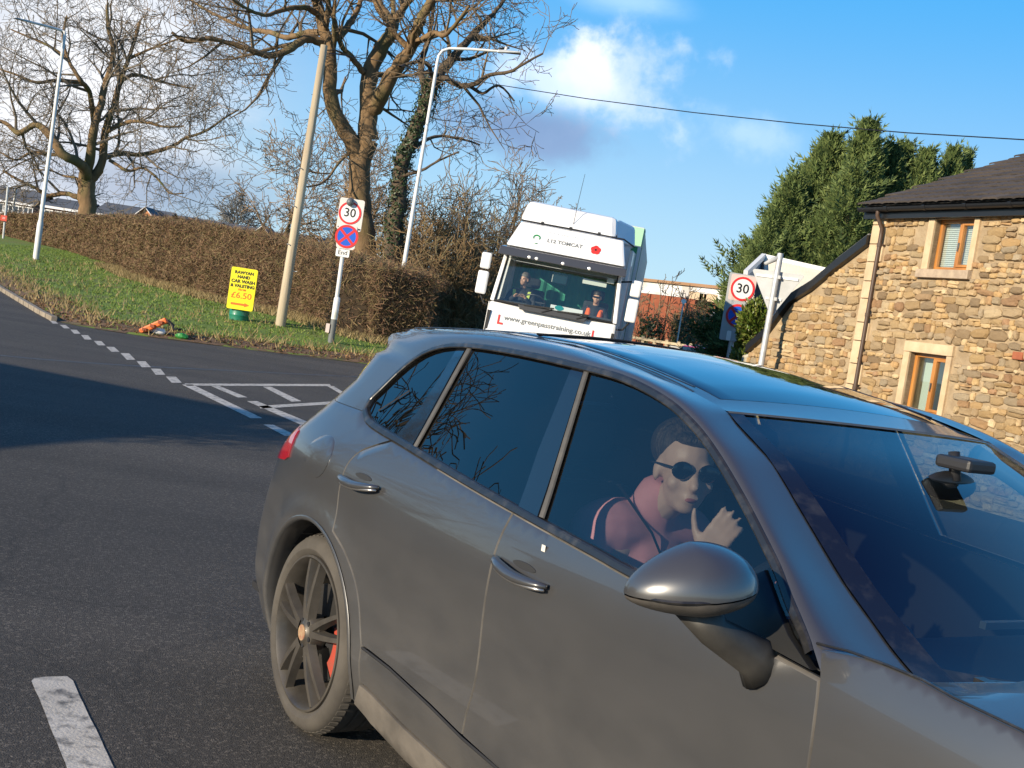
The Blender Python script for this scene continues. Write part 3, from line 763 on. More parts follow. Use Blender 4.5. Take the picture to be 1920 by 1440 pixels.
# -- the long clipped hedge
hedge_m = mat('hedge_twigs', (0.17, 0.10, 0.05), 0.9, island=[(0.08, 0.042, 0.026), (0.22, 0.122, 0.070), (0.15, 0.13, 0.05), (0.30, 0.19, 0.11)])
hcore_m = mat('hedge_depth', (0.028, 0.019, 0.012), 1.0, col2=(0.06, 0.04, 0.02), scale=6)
hedge_pts = []      # (x, y, base z, top z) along the front foot of the hedge
for px, pyb, pyt in ((700, 640, 497), (690, 640, 490), (620, 612, 476), (545, 592, 468), (480, 576, 440), (417, 568, 426), (350, 558, 417), (267, 524, 409), (213, 494, 403), (133, 470, 399), (83, 461, 398), (40, 452, 400), (-20, 446, 396)):
    P = on_ground(px, pyb); Yd = min(P.y, 150)
    hedge_pts.append((P, pyb, pyt, px))

# path of the hedge's front foot, from its corner by the side road away along the main road; the other arm follows the side road
HP = [(-4.3, 34.3), (-7.6, 38.6), (-11.4, 43.2), (-16.7, 51.5), (-23.6, 66.0), (-32, 81), (-47, 104)]
def top_at(x, y):
    """height of the clipped top, read off the photo's outline"""
    d = Vector((x, y, 0)) - CO; px = None
    q = Vector((x, y, CAM_H)) - CO; f = q.dot(_F); px = 960 + FPX * q.dot(CR) / f
    tab = [(-200, 398), (0, 400), (83, 400), (200, 403), (297, 411), (380, 421), (481, 437), (545, 458), (616, 472), (663, 483), (722, 502), (779, 512), (850, 530), (905, 548)]
    for (a, b), (c_, e) in zip(tab, tab[1:]):
        if px <= c_: pyt = b + (e - b) * (px - a) / (c_ - a); break
    else: pyt = 548
    for _ in range(3):
        pxx = px; P = at(pxx, pyt, y)
    return P.z
def hedge(name, label, path, front_left, thick, seed, dens0):
    r = random.Random(seed); tw = MB(); core = MB(); V, Fc = tw.v, tw.f
    segs = list(zip(path, path[1:]))
    def twig(p, n, L, w):
        d = Vector((r.gauss(0, 1), r.gauss(0, 1), r.gauss(0.15, .9))) + n * r.uniform(-.2, .9)
        d.normalize(); s = d.cross(Vector((r.gauss(0, 1), r.gauss(0, 1), r.gauss(0, 1))))
        if s.length < 1e-3: return
        s.normalize(); a = p - d * L * .5; b = p + d * L * .5; k = Vector((r.gauss(0, 1), r.gauss(0, 1), r.gauss(0, 1))) * L * .08; m = p + k; i = len(V)
        V.extend([tuple(a - s * w), tuple(a + s * w), tuple(m + s * w * .9), tuple(m - s * w * .9), tuple(b)]); Fc.append((i, i + 1, i + 2, i + 3)); Fc.append((i + 3, i + 2, i + 4))
    for (a, b) in segs:
        a = Vector((*a, 0)); b = Vector((*b, 0)); t = (b - a); ln = t.length; t.normalize(); n = Vector((-t.y, t.x, 0)) * (1 if front_left else -1)   # towards the viewer's side
        cells = max(1, int(ln / 1.2))
        for c in range(cells):
            p0 = a + t * ln * c / cells; p1 = a + t * ln * (c + 1) / cells
            H = []
            for p in (p0, p1, p1 - n * thick, p0 - n * thick):
                H.append((p.x, p.y, gz(p.x, p.y) - .1))
            zt = [max(top_at(p.x, p.y), gz(p.x, p.y) + 1.2) for p in (p0, p1)]
            i_ = .22
            q0, q1, q2, q3 = p0 - n * i_, p1 - n * i_, p1 - n * (thick - i_), p0 - n * (thick - i_)
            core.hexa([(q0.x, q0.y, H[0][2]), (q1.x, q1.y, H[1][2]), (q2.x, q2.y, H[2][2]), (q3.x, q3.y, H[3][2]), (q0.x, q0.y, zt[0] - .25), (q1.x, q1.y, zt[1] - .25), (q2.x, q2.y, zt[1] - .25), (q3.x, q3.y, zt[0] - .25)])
            dist = (p0 - Vector((0, 0, 0))).length; dn = dens0 * min(1.0, (42 / dist) ** 1.25); wd = .0052 * max(1, dist / 36)
            hh = zt[0] - H[0][2]
            for _ in range(int(ln / cells * hh * dn)):
                u = r.random(); p = p0.lerp(p1, u); z0 = gz(p.x, p.y); zz = z0 + r.random() * (zt[0] * (1 - u) + zt[1] * u - z0)
                twig(p - n * abs(r.gauss(0, .13)) + n * .05 + Vector((0, 0, zz)) + n * (.17 * math.sin(p.x * 1.3 + zz * 2.1) * math.sin(p.y + zz) + .06 * math.sin(p.x * 4.7 - zz * 3.3)), n, r.uniform(.10, .38), wd * r.uniform(.7, 1.7))
            for _ in range(int(ln / cells * thick * dn * .6)):
                u = r.random(); p = p0.lerp(p1, u) - n * r.random() * thick
                twig(p + Vector((0, 0, zt[0] * (1 - u) + zt[1] * u + r.gauss(-.05, .09) + .07 * math.sin(p.x * 2.3 + p.y * 1.1))), Vector((0, 0, 1)), r.uniform(.10, .5), wd * r.uniform(.7, 1.4))
    for end, nxt in ((path[0], path[1]),):
        a = Vector((*end, 0)); t = (a - Vector((*nxt, 0))).normalized(); n = Vector((-t.y, t.x, 0)) * (1 if front_left else -1) * -1
        zt = top_at(a.x, a.y)
        for _ in range(int(thick * 2.5 * dens0)):
            u = r.random() * thick; z0 = gz(a.x, a.y); p = a - n * -u * -1 + t * (.05 - abs(r.gauss(0, .12))); p = Vector((p.x, p.y, z0 + r.random() * (zt - z0)))
            twig(p, t, r.uniform(.16, .5), .009)
    tw.m = [0] * len(Fc)
    o = thing(name, label, 'hedge', (path[0][0], path[0][1], gz(*path[0])))
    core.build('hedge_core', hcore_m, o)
    tag(tw.build('twigs', hedge_m, o), kind='stuff')
    return o
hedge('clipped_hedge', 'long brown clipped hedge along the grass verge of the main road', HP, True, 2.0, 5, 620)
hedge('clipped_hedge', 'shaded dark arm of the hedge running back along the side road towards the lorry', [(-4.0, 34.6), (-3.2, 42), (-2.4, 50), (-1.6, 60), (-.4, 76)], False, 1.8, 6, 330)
# straw along the hedge foot and on the kerb side of the grass
def hedge_dist(x, y):
    best = 99
    for a, b in zip(HP, HP[1:]):
        dx, dy = b[0] - a[0], b[1] - a[1]; t = max(0, min(1, ((x - a[0]) * dx + (y - a[1]) * dy) / (dx * dx + dy * dy)))
        best = min(best, math.hypot(x - a[0] - dx * t, y - a[1] - dy * t))
    return best
scatter_blades('dry_grass', straw_m, 8000, (-26, -2, 26, 62), 0.08, 0.26, 0.016, 0.9, 9, lambda x, y, d: (1.0 if hedge_dist(x, y) < 1.0 else (.14 if d < 1.5 else 0.015)))
scatter_blades('road_edge_litter', mat('leaf_litter', (.2, .1, .04), .9, island=[(.13, .07, .03), (.26, .14, .06), (.10, .06, .03)]), 2600, (-14, 0, 26, 34), 0.01, 0.04, 0.045, 2.5, 10, lambda x, y, d: 1.0 if d < 1.4 else 0.02)

# ================================================================== STONE HOUSE
HA = at(1625, 395, 19.5)                                          # left end of the eaves
_d = ray(1920, 385); HB = CO + _d * ((HA.z - CAM_H) / _d.z)
hu = Vector((HB.x - HA.x, HB.y - HA.y, 0)).normalized()            # along the wall, towards the viewer
hn = Vector((hu.y, -hu.x, 0))                                      # out of the wall
if hn.x > 0: hn = -hn
HO = Vector((HA.x, HA.y, 0)) - hn * 0.16
def hp(s, z, d=0.0): return HO + hu * s + hn * d + Vector((0, 0, z))
def on_wall(px, py, d=0.0):
    r = ray(px, py); t = ((HO + hn * d - CO).dot(hn)) / r.dot(hn); P = CO + r * t
    return ((P - HO).dot(hu), P.z)
EZ = HA.z
mortar_m = mat('lime_mortar', (0.29, 0.21, 0.125), 0.95, col2=(0.40, 0.305, 0.19), scale=5, bump=.6, bscale=40)
RUB = [(0.40, 0.27, 0.125), (0.29, 0.18, 0.075), (0.46, 0.33, 0.18), (0.24, 0.17, 0.10), (0.36, 0.225, 0.09), (0.55, 0.43, 0.27), (0.15, 0.095, 0.052), (0.31, 0.26, 0.19), (0.42, 0.26, 0.11), (0.25, 0.125, 0.065), (0.38, 0.30, 0.175)]
RUB = [(a * 1.14, b * 1.13, c_ * 1.08) for a, b, c_ in RUB]
stone_m = mat('rubble_stone', (0.36, 0.24, 0.12), 0.92, col2=(0.50, 0.37, 0.21), scale=7, bump=.9, bscale=26, objrand=RUB, third=((0.17, 0.11, 0.06), 4.0, 0.60, 0.8))
stone_i = mat('rubble_stone_mass', (0.36, 0.24, 0.12), 0.92, col2=(0.50, 0.37, 0.21), scale=7, bump=.9, bscale=26, island=RUB, third=((0.17, 0.11, 0.06), 4.0, 0.60, 0.8))
ashlar_m = mat('dressed_sandstone', (0.50, 0.36, 0.21), 0.9, col2=(0.62, 0.48, 0.31), scale=3, bump=.35, bscale=60, third=((0.36, 0.26, 0.16), 1.6, .5, .75))
oak_m = mat('varnished_oak', (0.33, 0.125, 0.025), 0.4, col2=(0.48, 0.21, 0.05), scale=4, stretch=(1, 1, .2), coat=.3)
blackp = mat('black_gutter_plastic', (0.012, 0.012, 0.013), 0.35)
brownp = mat('brown_downpipe_paint', (0.075, 0.045, 0.03), 0.5)
tile_m = mat('roof_tile', (0.034, 0.028, 0.024), 0.85, col2=(0.066, 0.053, 0.046), scale=3, bump=.5, bscale=30, objrand=[(0.036, 0.030, 0.027), (0.07, 0.056, 0.049), (0.055, 0.046, 0.041), (0.095, 0.074, 0.06)], third=((0.08, 0.08, 0.05), 1.5, .58, .75))
house = thing('stone_house', 'rubble stone house with orange oak windows and dark tiled roof at the right edge', 'house', (HO.x, HO.y, 0))
# --- the wall and its openings (s along the wall, z up)
WU = [on_wall(1748, 411), on_wall(1832, 402), on_wall(1812, 506), on_wall(1746, 506)]
WLo = [on_wall(1706, 659), on_wall(1777, 669), on_wall(1755, 786), on_wall(1690, 766)]
u0, u1 = (WU[0][0] + WU[3][0]) / 2, (WU[1][0] + WU[2][0]) / 2; uz0, uz1 = (WU[2][1] + WU[3][1]) / 2, EZ - 0.13
l0, l1 = (WLo[0][0] + WLo[3][0]) / 2, (WLo[1][0] + WLo[2][0]) / 2; lz0, lz1 = (WLo[2][1] + WLo[3][1]) / 2, (WLo[0][1] + WLo[1][1]) / 2
REV = 0.11
qs0, qs1 = on_wall(1640, 415)[0], on_wall(1655, 470)[0]
QL = min(on_wall(1637, 445)[0], on_wall(1600, 650)[0])              # line of the corner stones
JW = 0.13                                                         # width of the window jambs
slope = [on_wall(x, y) for x, y in ((1633, 447), (1573, 493), (1527, 532), (1487, 557), (1460, 593), (1440, 620))]
S_END, S_LOW = 6.2, slope[-1][0] - .5
def verge_z(s):
    if s >= slope[0][0]: return EZ - .05
    for a, b in zip(slope, slope[1:]):
        if b[0] <= s <= a[0]: return b[1] + (a[1] - b[1]) * (s - b[0]) / (a[0] - b[0])
    a, b = slope[0], slope[-1]; return b[1] + (a[1] - b[1]) / (a[0] - b[0]) * (s - b[0])
wmb = MB()
def wall_slab(s0, s1, z0, z1): 
    P = [hp(s0, z0, -.45), hp(s1, z0, -.45), hp(s1, z0, -.02), hp(s0, z0, -.02), hp(s0, z1, -.45), hp(s1, z1, -.45), hp(s1, z1, -.02), hp(s0, z1, -.02)]
    wmb.hexa(P)
wall_slab(QL, u0 - .02, 0, EZ + .05) if False else None
wall_slab(slope[0][0], l0, 0, EZ); wall_slab(l0, l1, 0, lz0); wall_slab(l0, l1, lz1, EZ) if l1 <= u0 else None
# split by columns so that both openings stay clear
cuts = sorted({slope[0][0], l0, l1, u0, u1, S_END})
wmb = MB()
for a, b in zip(cuts, cuts[1:]):
    m = (a + b) / 2; holes = []
    if l0 < m < l1: holes.append((lz0, lz1))
    if u0 < m < u1: holes.append((uz0, uz1))
    z = 0
    for h0, h1 in sorted(holes): wall_slab(a, b, z, h0); z = h1
    if z < EZ: wall_slab(a, b, z, EZ)
for a, b in zip(slope, slope[1:] + [(S_LOW, verge_z(S_LOW))]):
    P = [hp(b[0], 0, -.45), hp(a[0], 0, -.45), hp(a[0], 0, -.02), hp(b[0], 0, -.02), hp(b[0], b[1], -.45), hp(a[0], a[1], -.45), hp(a[0], a[1], -.02), hp(b[0], b[1], -.02)]
    wmb.hexa(P)
wmb.box(0, 0, 0, 0, 0, 0) if False else None
wall = wmb.build('wall', mortar_m, house)
back = MB()
def hbox(mb, s0, s1, z0, z1, d0, d1, m=0): mb.hexa([hp(s0, z0, d0), hp(s1, z0, d0), hp(s1, z0, d1), hp(s0, z0, d1), hp(s0, z1, d0), hp(s1, z1, d0), hp(s1, z1, d1), hp(s0, z1, d1)], m)
hbox(back, S_END - .4, S_END, 0, EZ, -7.5, -.46); hbox(back, slope[0][0], S_END, 0, EZ, -7.9, -7.5); hbox(back, slope[0][0], slope[0][0] + .4, 0, EZ, -7.5, -.46)
back.build('rear_wall', mortar_m, house)

# --- rubble stones, each a part
rs = random.Random(77)
def stone_mesh(seed):
    r = random.Random(seed); n = 9
    mb = MB(); rim = []
    for j in range(n):
        a = 6.283 * j / n + r.uniform(-.2, .2); c_, s_ = math.cos(a), math.sin(a)
        k = 1 / max(abs(c_), abs(s_)) ** .86 * r.uniform(.90, 1.03)
        rim.append((max(-1, min(1, c_ * k)), max(-1, min(1, s_ * k))))
    v = [(x * .5, y * .5, -.5) for x, y in rim] + [(x * .5, y * .5, r.uniform(.12, .3)) for x, y in rim] + [(x * .5 * .80, y * .5 * .78, r.uniform(.38, .6)) for x, y in rim]
    f = [(i, (i + 1) % n, n + (i + 1) % n, n + i) for i in range(n)] + [(n + i, n + (i + 1) % n, 2 * n + (i + 1) % n, 2 * n + i) for i in range(n)]
    v.append((r.uniform(-.1, .1), r.uniform(-.1, .1), r.uniform(.5, .7))); f += [(2 * n + i, 2 * n + (i + 1) % n, 3 * n) for i in range(n)]
    mb.add(v, f); return mb.mesh('stone', stone_m, smooth=False), v, f
SM = [stone_mesh(i) for i in range(16)]
def blocked(s0, s1, z0, z1):
    def ov(a0, a1, b0, b1): return s0 < a1 - .01 and s1 > a0 + .01 and z0 < b1 - .01 and z1 > b0 + .01
    if ov(u0 - JW - .02, u1 + JW * .7, uz0 - .14, EZ): return True
    if ov(l0 - JW - .01, l1 + JW * .9, lz0 - .16, lz1 + .17): return True
    return False
stones = []
z = 0.05; row = 0
while z < EZ - .06:
    h = rs.choice((.07, .085, .095, .11, .125, .15)); h = min(h, EZ - .05 - z)
    if h < .05: break
    s = S_LOW
    while s < S_END:
        w = max(.09, min(.36, rs.gauss(1.55, .7) * h))
        zm = z + h / 2
        ok = True
        if s + w > S_END: w = S_END - s
        if s < slope[0][0] + .30 and z + h > verge_z(s) - .07: ok = False
        # keep clear of the corner stones
        if blocked(s, s + w, z, z + h): ok = False
        if ok and w > .05:
            dz = .022 * math.sin(s * 3.1 + row * 1.7) + .014 * math.sin(s * 7.3 + row); hh = h * rs.uniform(.9, 1.06)
            if rs.random() < .13 and w > .16:     # two thin stones in place of one
                for q in (0, 1): stones.append((s + w / 2, zm + dz + (q - .5) * hh / 2, w * .96, hh * .47, rs.uniform(.05, .09)))
            else: stones.append((s + w / 2, zm + dz, w * rs.uniform(.92, .99), hh * .95, rs.uniform(.045, .095)))
        s += w
    z += h; row += 1
# corner stones (quoins) in a column between house and lean-to
qst = []; z = .3; k = 0
qc = QL + .02
while z < EZ - .1:
    h = rs.uniform(.27, .40); w = (.20, .34)[k % 2] * rs.uniform(.9, 1.05)
    c0 = slope[0][0] + .02
    qst.append((c0, c0 + w, z, min(z + h, EZ - .04))); z += h; k += 1
def in_quoin(s, z): return any(a - .05 < s < b + .04 and c < z < d for a, b, c, d in qst)
def key(st):
    P = hp(st[0], st[1]) - CO; f = P.dot(_F); px = 960 + FPX * P.dot(CR) / f; py = 720 - FPX * P.dot(CU) / f
    roofy = 640 + (px - 1100) * .21
    inview = px < 1935 and py < roofy + 60
    return (0 if inview else 1, -st[2] * st[3] / P.length)
stones = [st for st in stones if not in_quoin(st[0], st[1])]
stones.sort(key=key)
#print('stones', len(stones), 'in view', sum(1 for s_ in stones if key(s_)[0] == 0))
rest = MB()
for i, (s, z, w, h, dp) in enumerate(stones):
    me, v, f = SM[rs.randrange(16)]
    ang = rs.uniform(-.11, .11)
    Mx = Matrix(((hu.x, 0, hn.x, 0), (hu.y, 0, hn.y, 0), (0, 1, 0, 0), (0, 0, 0, 1)))
    P = hp(s, z, -.012)
    Mt = Matrix.Translation(P) @ Mx @ Matrix.Rotation(ang, 4, 'Z') @ Matrix.Diagonal((w * 1.05, h * 1.08, dp, 1)) 
    if rs.random() < .5: Mt = Mt @ Matrix.Rotation(math.pi, 4, 'Z')
    if i < 290:
        o = bpy.data.objects.new('stone', me); COL.objects.link(o)
        o.parent = wall; o.matrix_parent_inverse = Matrix(); o.matrix_local = Mt
    else:
        rest.add([Mt @ Vector(p) for p in v], f)
o = rest.build('rubble_stones', stone_i, wall); tag(o, kind='stuff')
# (wall itself carries an inverse, so the single stones are written in world axes)
for o in wall.children:
    if o.name.startswith('stone'): o.matrix_parent_inverse = Matrix()

def hpart(name, s0, s1, z0, z1, d0, d1, m, parent=house, bevel=.008):
    mb = MB(); hbox(mb, s0, s1, z0, z1, d0, d1); return mb.build(name, m, parent, bevel=bevel)
for a, b, c_, d_ in qst: hpart('quoin', a, b - .012, c_ + .006, d_ - .006, -.1, .028, ashlar_m)
def window(s0, s1, z0, z1, lintel, sill_d, pane_m, blind):
    w = thing('x', None, None); bpy.data.objects.remove(w)
    mb = MB(); fw = .055; d0, d1 = -REV - .06, -REV
    # outer frame butted piece by piece
    hbox(mb, s0, s0 + fw, z0, z1, d0, d1); hbox(mb, s1 - fw, s1, z0, z1, d0, d1); hbox(mb, s0 + fw, s1 - fw, z1 - fw, z1, d0, d1); hbox(mb, s0 + fw, s1 - fw, z0, z0 + fw, d0, d1)
    mid = s0 + (s1 - s0) * .54
    hbox(mb, mid - .025, mid + .03, z0 + fw, z1 - fw, d0, d1)
    win = mb.build('window', oak_m, house, bevel=.006)
    sm = MB(); a, b = mid + .03, s1 - fw; e = .04    # the opening sash on the right, proud of the frame
    hbox(sm, a, a + e, z0 + fw, z1 - fw, d0, d1 + .022); hbox(sm, b - e, b, z0 + fw, z1 - fw, d0, d1 + .022); hbox(sm, a + e, b - e, z1 - fw - e, z1 - fw, d0, d1 + .022); hbox(sm, a + e, b - e, z0 + fw, z0 + fw + e, d0, d1 + .022)
    sm.build('sash', oak_m, win, bevel=.005)
    pm = MB(); hbox(pm, s0 + fw, mid - .025, z0 + fw, z1 - fw, d0 + .02, d0 + .026); pm.build('pane', pane_m, win)
    pm = MB(); hbox(pm, a + e, b - e, z0 + fw + e, z1 - fw - e, d0 + .04, d0 + .046); pm.build('pane', pane_m, win)
    hm = MB(); zc = (z0 + z1) / 2; hbox(hm, a + .008, a + .026, zc - .05, zc + .03, d1 + .022, d1 + .05); hbox(hm, a + .008, a + .02, zc - .1, zc - .05, d1 + .035, d1 + .05); hm.build('handle', mat_metal, win)
    bm_ = MB()
    hbox(bm_, s0 + .02, s1 - .02, z0, z1, d0 - .16, d0 - .155) if not blind else None
    if blind:
        n = int((z1 - z0) / .035)
        for i in range(n):
            zz = z0 + fw + (i + .5) * (z1 - z0 - 2 * fw) / n
            bm_.hexa([hp(s0 + .03, zz - .016, d0 - .03), hp(s1 - .03, zz - .016, d0 - .03), hp(s1 - .03, zz - .013, d0 - .03), hp(s0 + .03, zz - .013, d0 - .03), hp(s0 + .03, zz + .012, d0 - .055), hp(s1 - .03, zz + .012, d0 - .055), hp(s1 - .03, zz + .015, d0 - .055), hp(s0 + .03, zz + .015, d0 - .055)])
    bm_.build('blind', blind_m, win)
    dm = MB(); hbox(dm, s0 - .02, s1 + .02, z0 - .02, z1 + .02, -.75, -.45); dm.build('room_wall', mat_room, win)
    hpart('jamb', s0 - JW, s0, z0, z1, -.3, .022, ashlar_m); hpart('jamb', s1, s1 + JW * .8, z0, z1, -.3, .022, ashlar_m)
    if lintel: hpart('lintel', s0 - JW, s1 + JW * .85, z1 + .004, z1 + .165, -.3, .03, ashlar_m)
    hpart('sill', s0 - JW - .05, s1 + JW * .75, z0 - .135, z0 - .004, -.3, sill_d, sill_m)
mat_metal = mat('brushed_metal', (0.35, 0.33, 0.3), .35, metal=1)
mat_room = mat('room_plaster', (0.35, 0.34, 0.3), .9)
blind_m = mat('white_blind', (0.72, 0.74, 0.72), .7)
sill_m = mat('weathered_sill', (0.33, 0.25, 0.18), .9, col2=(0.46, 0.36, 0.25), scale=8, bump=.5)
curtain_m = mat('net_curtain', (0.55, 0.62, 0.58), .9)
pane_u = glass_mat('window_pane', (.92, .95, .93), .10)
window(u0, u1, uz0, uz1, False, .07, pane_u, True)
blind_m = curtain_m
window(l0, l1, lz0, lz1, True, .06, pane_u, False)
# one odd red brick and a round plate in the wall
s_, z_ = on_wall(1912, 667); hpart('red_brick', s_ - .09, s_ + .09, z_ - .06, z_ + .05, -.05, .05, mat('red_brick', (.26, .07, .035), .9, col2=(.34, .11, .05), scale=9))
# --- roof: rafters' plane, tiles laid course by course
PT = R(24); rup = -hn * math.cos(PT) + Vector((0, 0, math.sin(PT)))
rn = hn * math.sin(PT) + Vector((0, 0, math.cos(PT)))
RE = HA + Vector((0, 0, .10)) + hn * .03
RL = 4.7; S0 = -.10
rm = MB()
P0 = RE - rn * .03 + hu * S0; W_ = S_END - S0
rm.hexa([P0, P0 + hu * W_, P0 + hu * W_ + rup * RL, P0 + rup * RL] + [q + rn * .02 for q in (P0, P0 + hu * W_, P0 + hu * W_ + rup * RL, P0 + rup * RL)])
roof = rm.build('roof', mat('roof_felt', (.03, .027, .025), .9), house, fixn=True)
bk = MB(); ridge = P0 + rup * RL; dn = -hn * math.cos(PT) - Vector((0, 0, math.sin(PT)))
bk.hexa([ridge, ridge + hu * W_, ridge + hu * W_ + dn * RL, ridge + dn * RL] + [q + Vector((0, 0, .06)) for q in (ridge, ridge + hu * W_, ridge + hu * W_ + dn * RL, ridge + dn * RL)]); bk.build('rear_roof', tile_m, house, fixn=True)
gb = MB(); g0 = hp(slope[0][0], EZ - .02, -.02); g1 = hp(slope[0][0], EZ - .02, -7.8); gt = Vector((ridge.x, ridge.y, ridge.z - .05)) + hu * (slope[0][0] - S0 - .0)
gb.add([g0, g1, gt, g0 + hu * .3, g1 + hu * .3, gt + hu * .3], [(0, 1, 2), (3, 5, 4), (0, 3, 4, 1), (1, 4, 5, 2), (2, 5, 3, 0)]); gb.build('gable', mortar_m, house, fixn=True)
tmb = MB(); tw_, tl_, th = .30, .345, .028
prof = [(-.5, 0), (-.36, .012), (-.18, .016), (0, .010), (.18, .016), (.36, .012), (.5, 0)]
v = []
for yy, lift in ((0, 0.0), (1, 0.0)):
    for u, hgt in prof: v.append((u * tw_, yy * tl_, hgt + (.03 if yy == 0 else .0)))
    for u, hgt in prof: v.append((u * tw_, yy * tl_, hgt + (.03 if yy == 0 else .0) - (.028 if yy == 0 else .01)))
n = len(prof)
f = [(i, i + 1, 2 * n + i + 1, 2 * n + i) for i in range(n - 1)] + [(n + i, i, i + 1, n + i + 1)[::-1] for i in range(n - 1)]
tmb.add(v, [tuple(q) for q in f]); tile_me = tmb.mesh('roof_tile', tile_m)
Rm = Matrix(((hu.x, rup.x, rn.x, 0), (hu.y, rup.y, rn.y, 0), (hu.z, rup.z, rn.z, 0), (0, 0, 0, 1)))
rt = MB(); k = 0
tiles = []
for rr in range(int(RL / .29)):
    for cc in range(int(W_ / tw_) + 1):
        tiles.append((rr, cc))
for rr, cc in tiles:
    P = RE + hu * (S0 + (cc + .5 * (rr % 2)) * tw_ + .1) + rup * (rr * .29 - .05) + rn * (.0 + rs.uniform(0, .006))
    M_ = Matrix.Translation(P) @ Rm @ Matrix.Rotation(rs.uniform(-.012, .012), 4, 'Z')
    if k < 285 and cc < 18:
        o = bpy.data.objects.new('roof_tile', tile_me); COL.objects.link(o); o.parent = roof; o.matrix_parent_inverse = Matrix(); o.matrix_local = M_; k += 1
    else: rt.add([M_ @ Vector(p) for p in v], [tuple(q) for q in f])
tag(rt.build('roof_tiles', tile_m, roof), kind='stuff')
# --- gutter, fascia and downpipe
gm = MB(); c0 = HA + hn * .04 + Vector((0, 0, .03))
ring = [(math.cos(a) * .062, math.sin(a) * .062) for a in [math.pi + math.pi * i / 8 for i in range(9)]] + [(.055, 0), (.05, -.02), (0, -.055), (-.05, -.02), (-.055, 0)]
gm.prism([(a, b) for a, b in ring[:9]] + [(.056, .004), (-.056, .004)], lambda u, v_, d: c0 + hn * u + Vector((0, 0, v_)) + hu * d, -.12, S_END)
gut = gm.build('gutter', blackp, house, smooth=False, fixn=True)
fm = MB(); f0 = HA + Vector((0, 0, -.13)) - hn * .09
fm.hexa([f0 + hu * -.1, f0 + hu * S_END, f0 + hu * S_END + hn * .05, f0 + hu * -.1 + hn * .05] + [q + Vector((0, 0, .22)) for q in (f0 + hu * -.1, f0 + hu * S_END, f0 + hu * S_END + hn * .05, f0 + hu * -.1 + hn * .05)]); fm.build('fascia', blackp, house)
for i in range(6):
    bmb = MB(); b0 = c0 + hu * (.55 + i * .85); bmb.prism([(a * 1.10, b * 1.10) for a, b in ring[:9]] + [(.068, .01), (-.068, .01)], lambda u, v_, d: b0 + hn * u + Vector((0, 0, v_)) + hu * d, -.035, .035); bmb.build('gutter_joint', blackp, gut, fixn=True)
dpx = on_wall(1663, 405)[0]; dpx2 = on_wall(1607, 735)[0]; dp = (dpx + dpx2) / 2
pm = MB(); pm.tube([c0 + hu * dp + Vector((0, 0, -.04)), c0 + hu * dp + Vector((0, 0, -.12)), hp(dp, EZ - .28, .06), hp(dp, EZ - .4, .055), hp(dp, .1, .055)], .034, 12)
pipe = pm.build('downpipe', brownp, house, smooth=True, angle=40)
for zz in (EZ - .55, EZ - 1.7, EZ - 2.9):
    cm_ = MB(); cm_.tube([hp(dp, zz - .03, .055), hp(dp, zz + .03, .055)], .042, 12); cm_.bar(hp(dp - .07, zz, .012), hp(dp + .07, zz, .012), .03, .05, up=hn); cm_.build('pipe_clip', brownp, pipe)
# --- lean-to: black barge along the sloping top, its roof behind
bm2 = MB()
ext = slope + [(S_LOW, verge_z(S_LOW))]
for a, b in zip(ext, ext[1:]):
    for d0, d1, t0, t1 in ((-.05, .09, -.11, .045),):
        bm2.hexa([hp(b[0], b[1] + t0, d0), hp(a[0], a[1] + t0, d0), hp(a[0], a[1] + t0, d1), hp(b[0], b[1] + t0, d1), hp(b[0], b[1] + t1, d0), hp(a[0], a[1] + t1, d0), hp(a[0], a[1] + t1, d1), hp(b[0], b[1] + t1, d1)])
bm2.build('barge_board', blackp, house)
lt = MB()
for a, b in zip(ext, ext[1:]):
    lt.hexa([hp(b[0], b[1] + .05, -6), hp(a[0], a[1] + .05, -6), hp(a[0], a[1] + .05, .06), hp(b[0], b[1] + .05, .06), hp(b[0], b[1] + .075, -6), hp(a[0], a[1] + .075, -6), hp(a[0], a[1] + .075, .06), hp(b[0], b[1] + .075, .06)])
lt.build('lean_to_roof', mat('grey_slate', (.16, .16, .16), .7, col2=(.24, .235, .23), scale=6), house)

# shed with a pale corrugated roof behind the give way sign
sh0 = at(1395, 520, 27); 
shed = thing('shed', 'low outbuilding with a pale corrugated sheet roof behind the give way sign', 'shed', (sh0.x, sh0.y, 0))
pA, pB, pC, pD = at(1398, 512, 27), at(1432, 480, 28.5), at(1575, 512, 28.0), at(1555, 640, 26.0)
pE = at(1405, 640, 26.6)
cm_ = MB()
def corrug(p0, p1, p2, p3, n, name, m):
    mb = MB(); nn = (p1 - p0).cross(p3 - p0).normalized()
    if nn.z < 0: nn = -nn
    for i in range(n + 1):
        t = i / n; o_ = nn * (.02 * (1 if i % 2 else -1))
        mb.v.append(tuple(p0.lerp(p1, t) + o_)); mb.v.append(tuple(p3.lerp(p2, t) + o_))
    mb.f = [(2 * i, 2 * i + 2, 2 * i + 3, 2 * i + 1) for i in range(n)]; mb.m = [0] * n
    o = mb.build(name, m, shed, smooth=True); return o
pale = mat('pale_roof_sheet', (.60, .56, .46), .6, col2=(.70, .66, .56), scale=2)
corrug(pB, pC, pD, at(1436, 645, 26.4), 46, 'roof', pale)
gm2 = MB(); z0 = 0
gm2.add([pA, pB, (pB.x, pB.y, 0), (pA.x, pA.y, 0), pD, (pD.x, pD.y, 0), pC, (pC.x, pC.y, 0)], [(0, 1, 2, 3), (1, 6, 7, 2)])
gm2.build('gable_wall', mat('grey_render', (.34, .36, .38), .8), shed)
tm = MB(); tm.bar(pA, pB, .1, .12); tm.bar(pB, pC, .1, .1); tm.build('barge_trim', mat('white_trim', (.7, .7, .69), .5), shed)

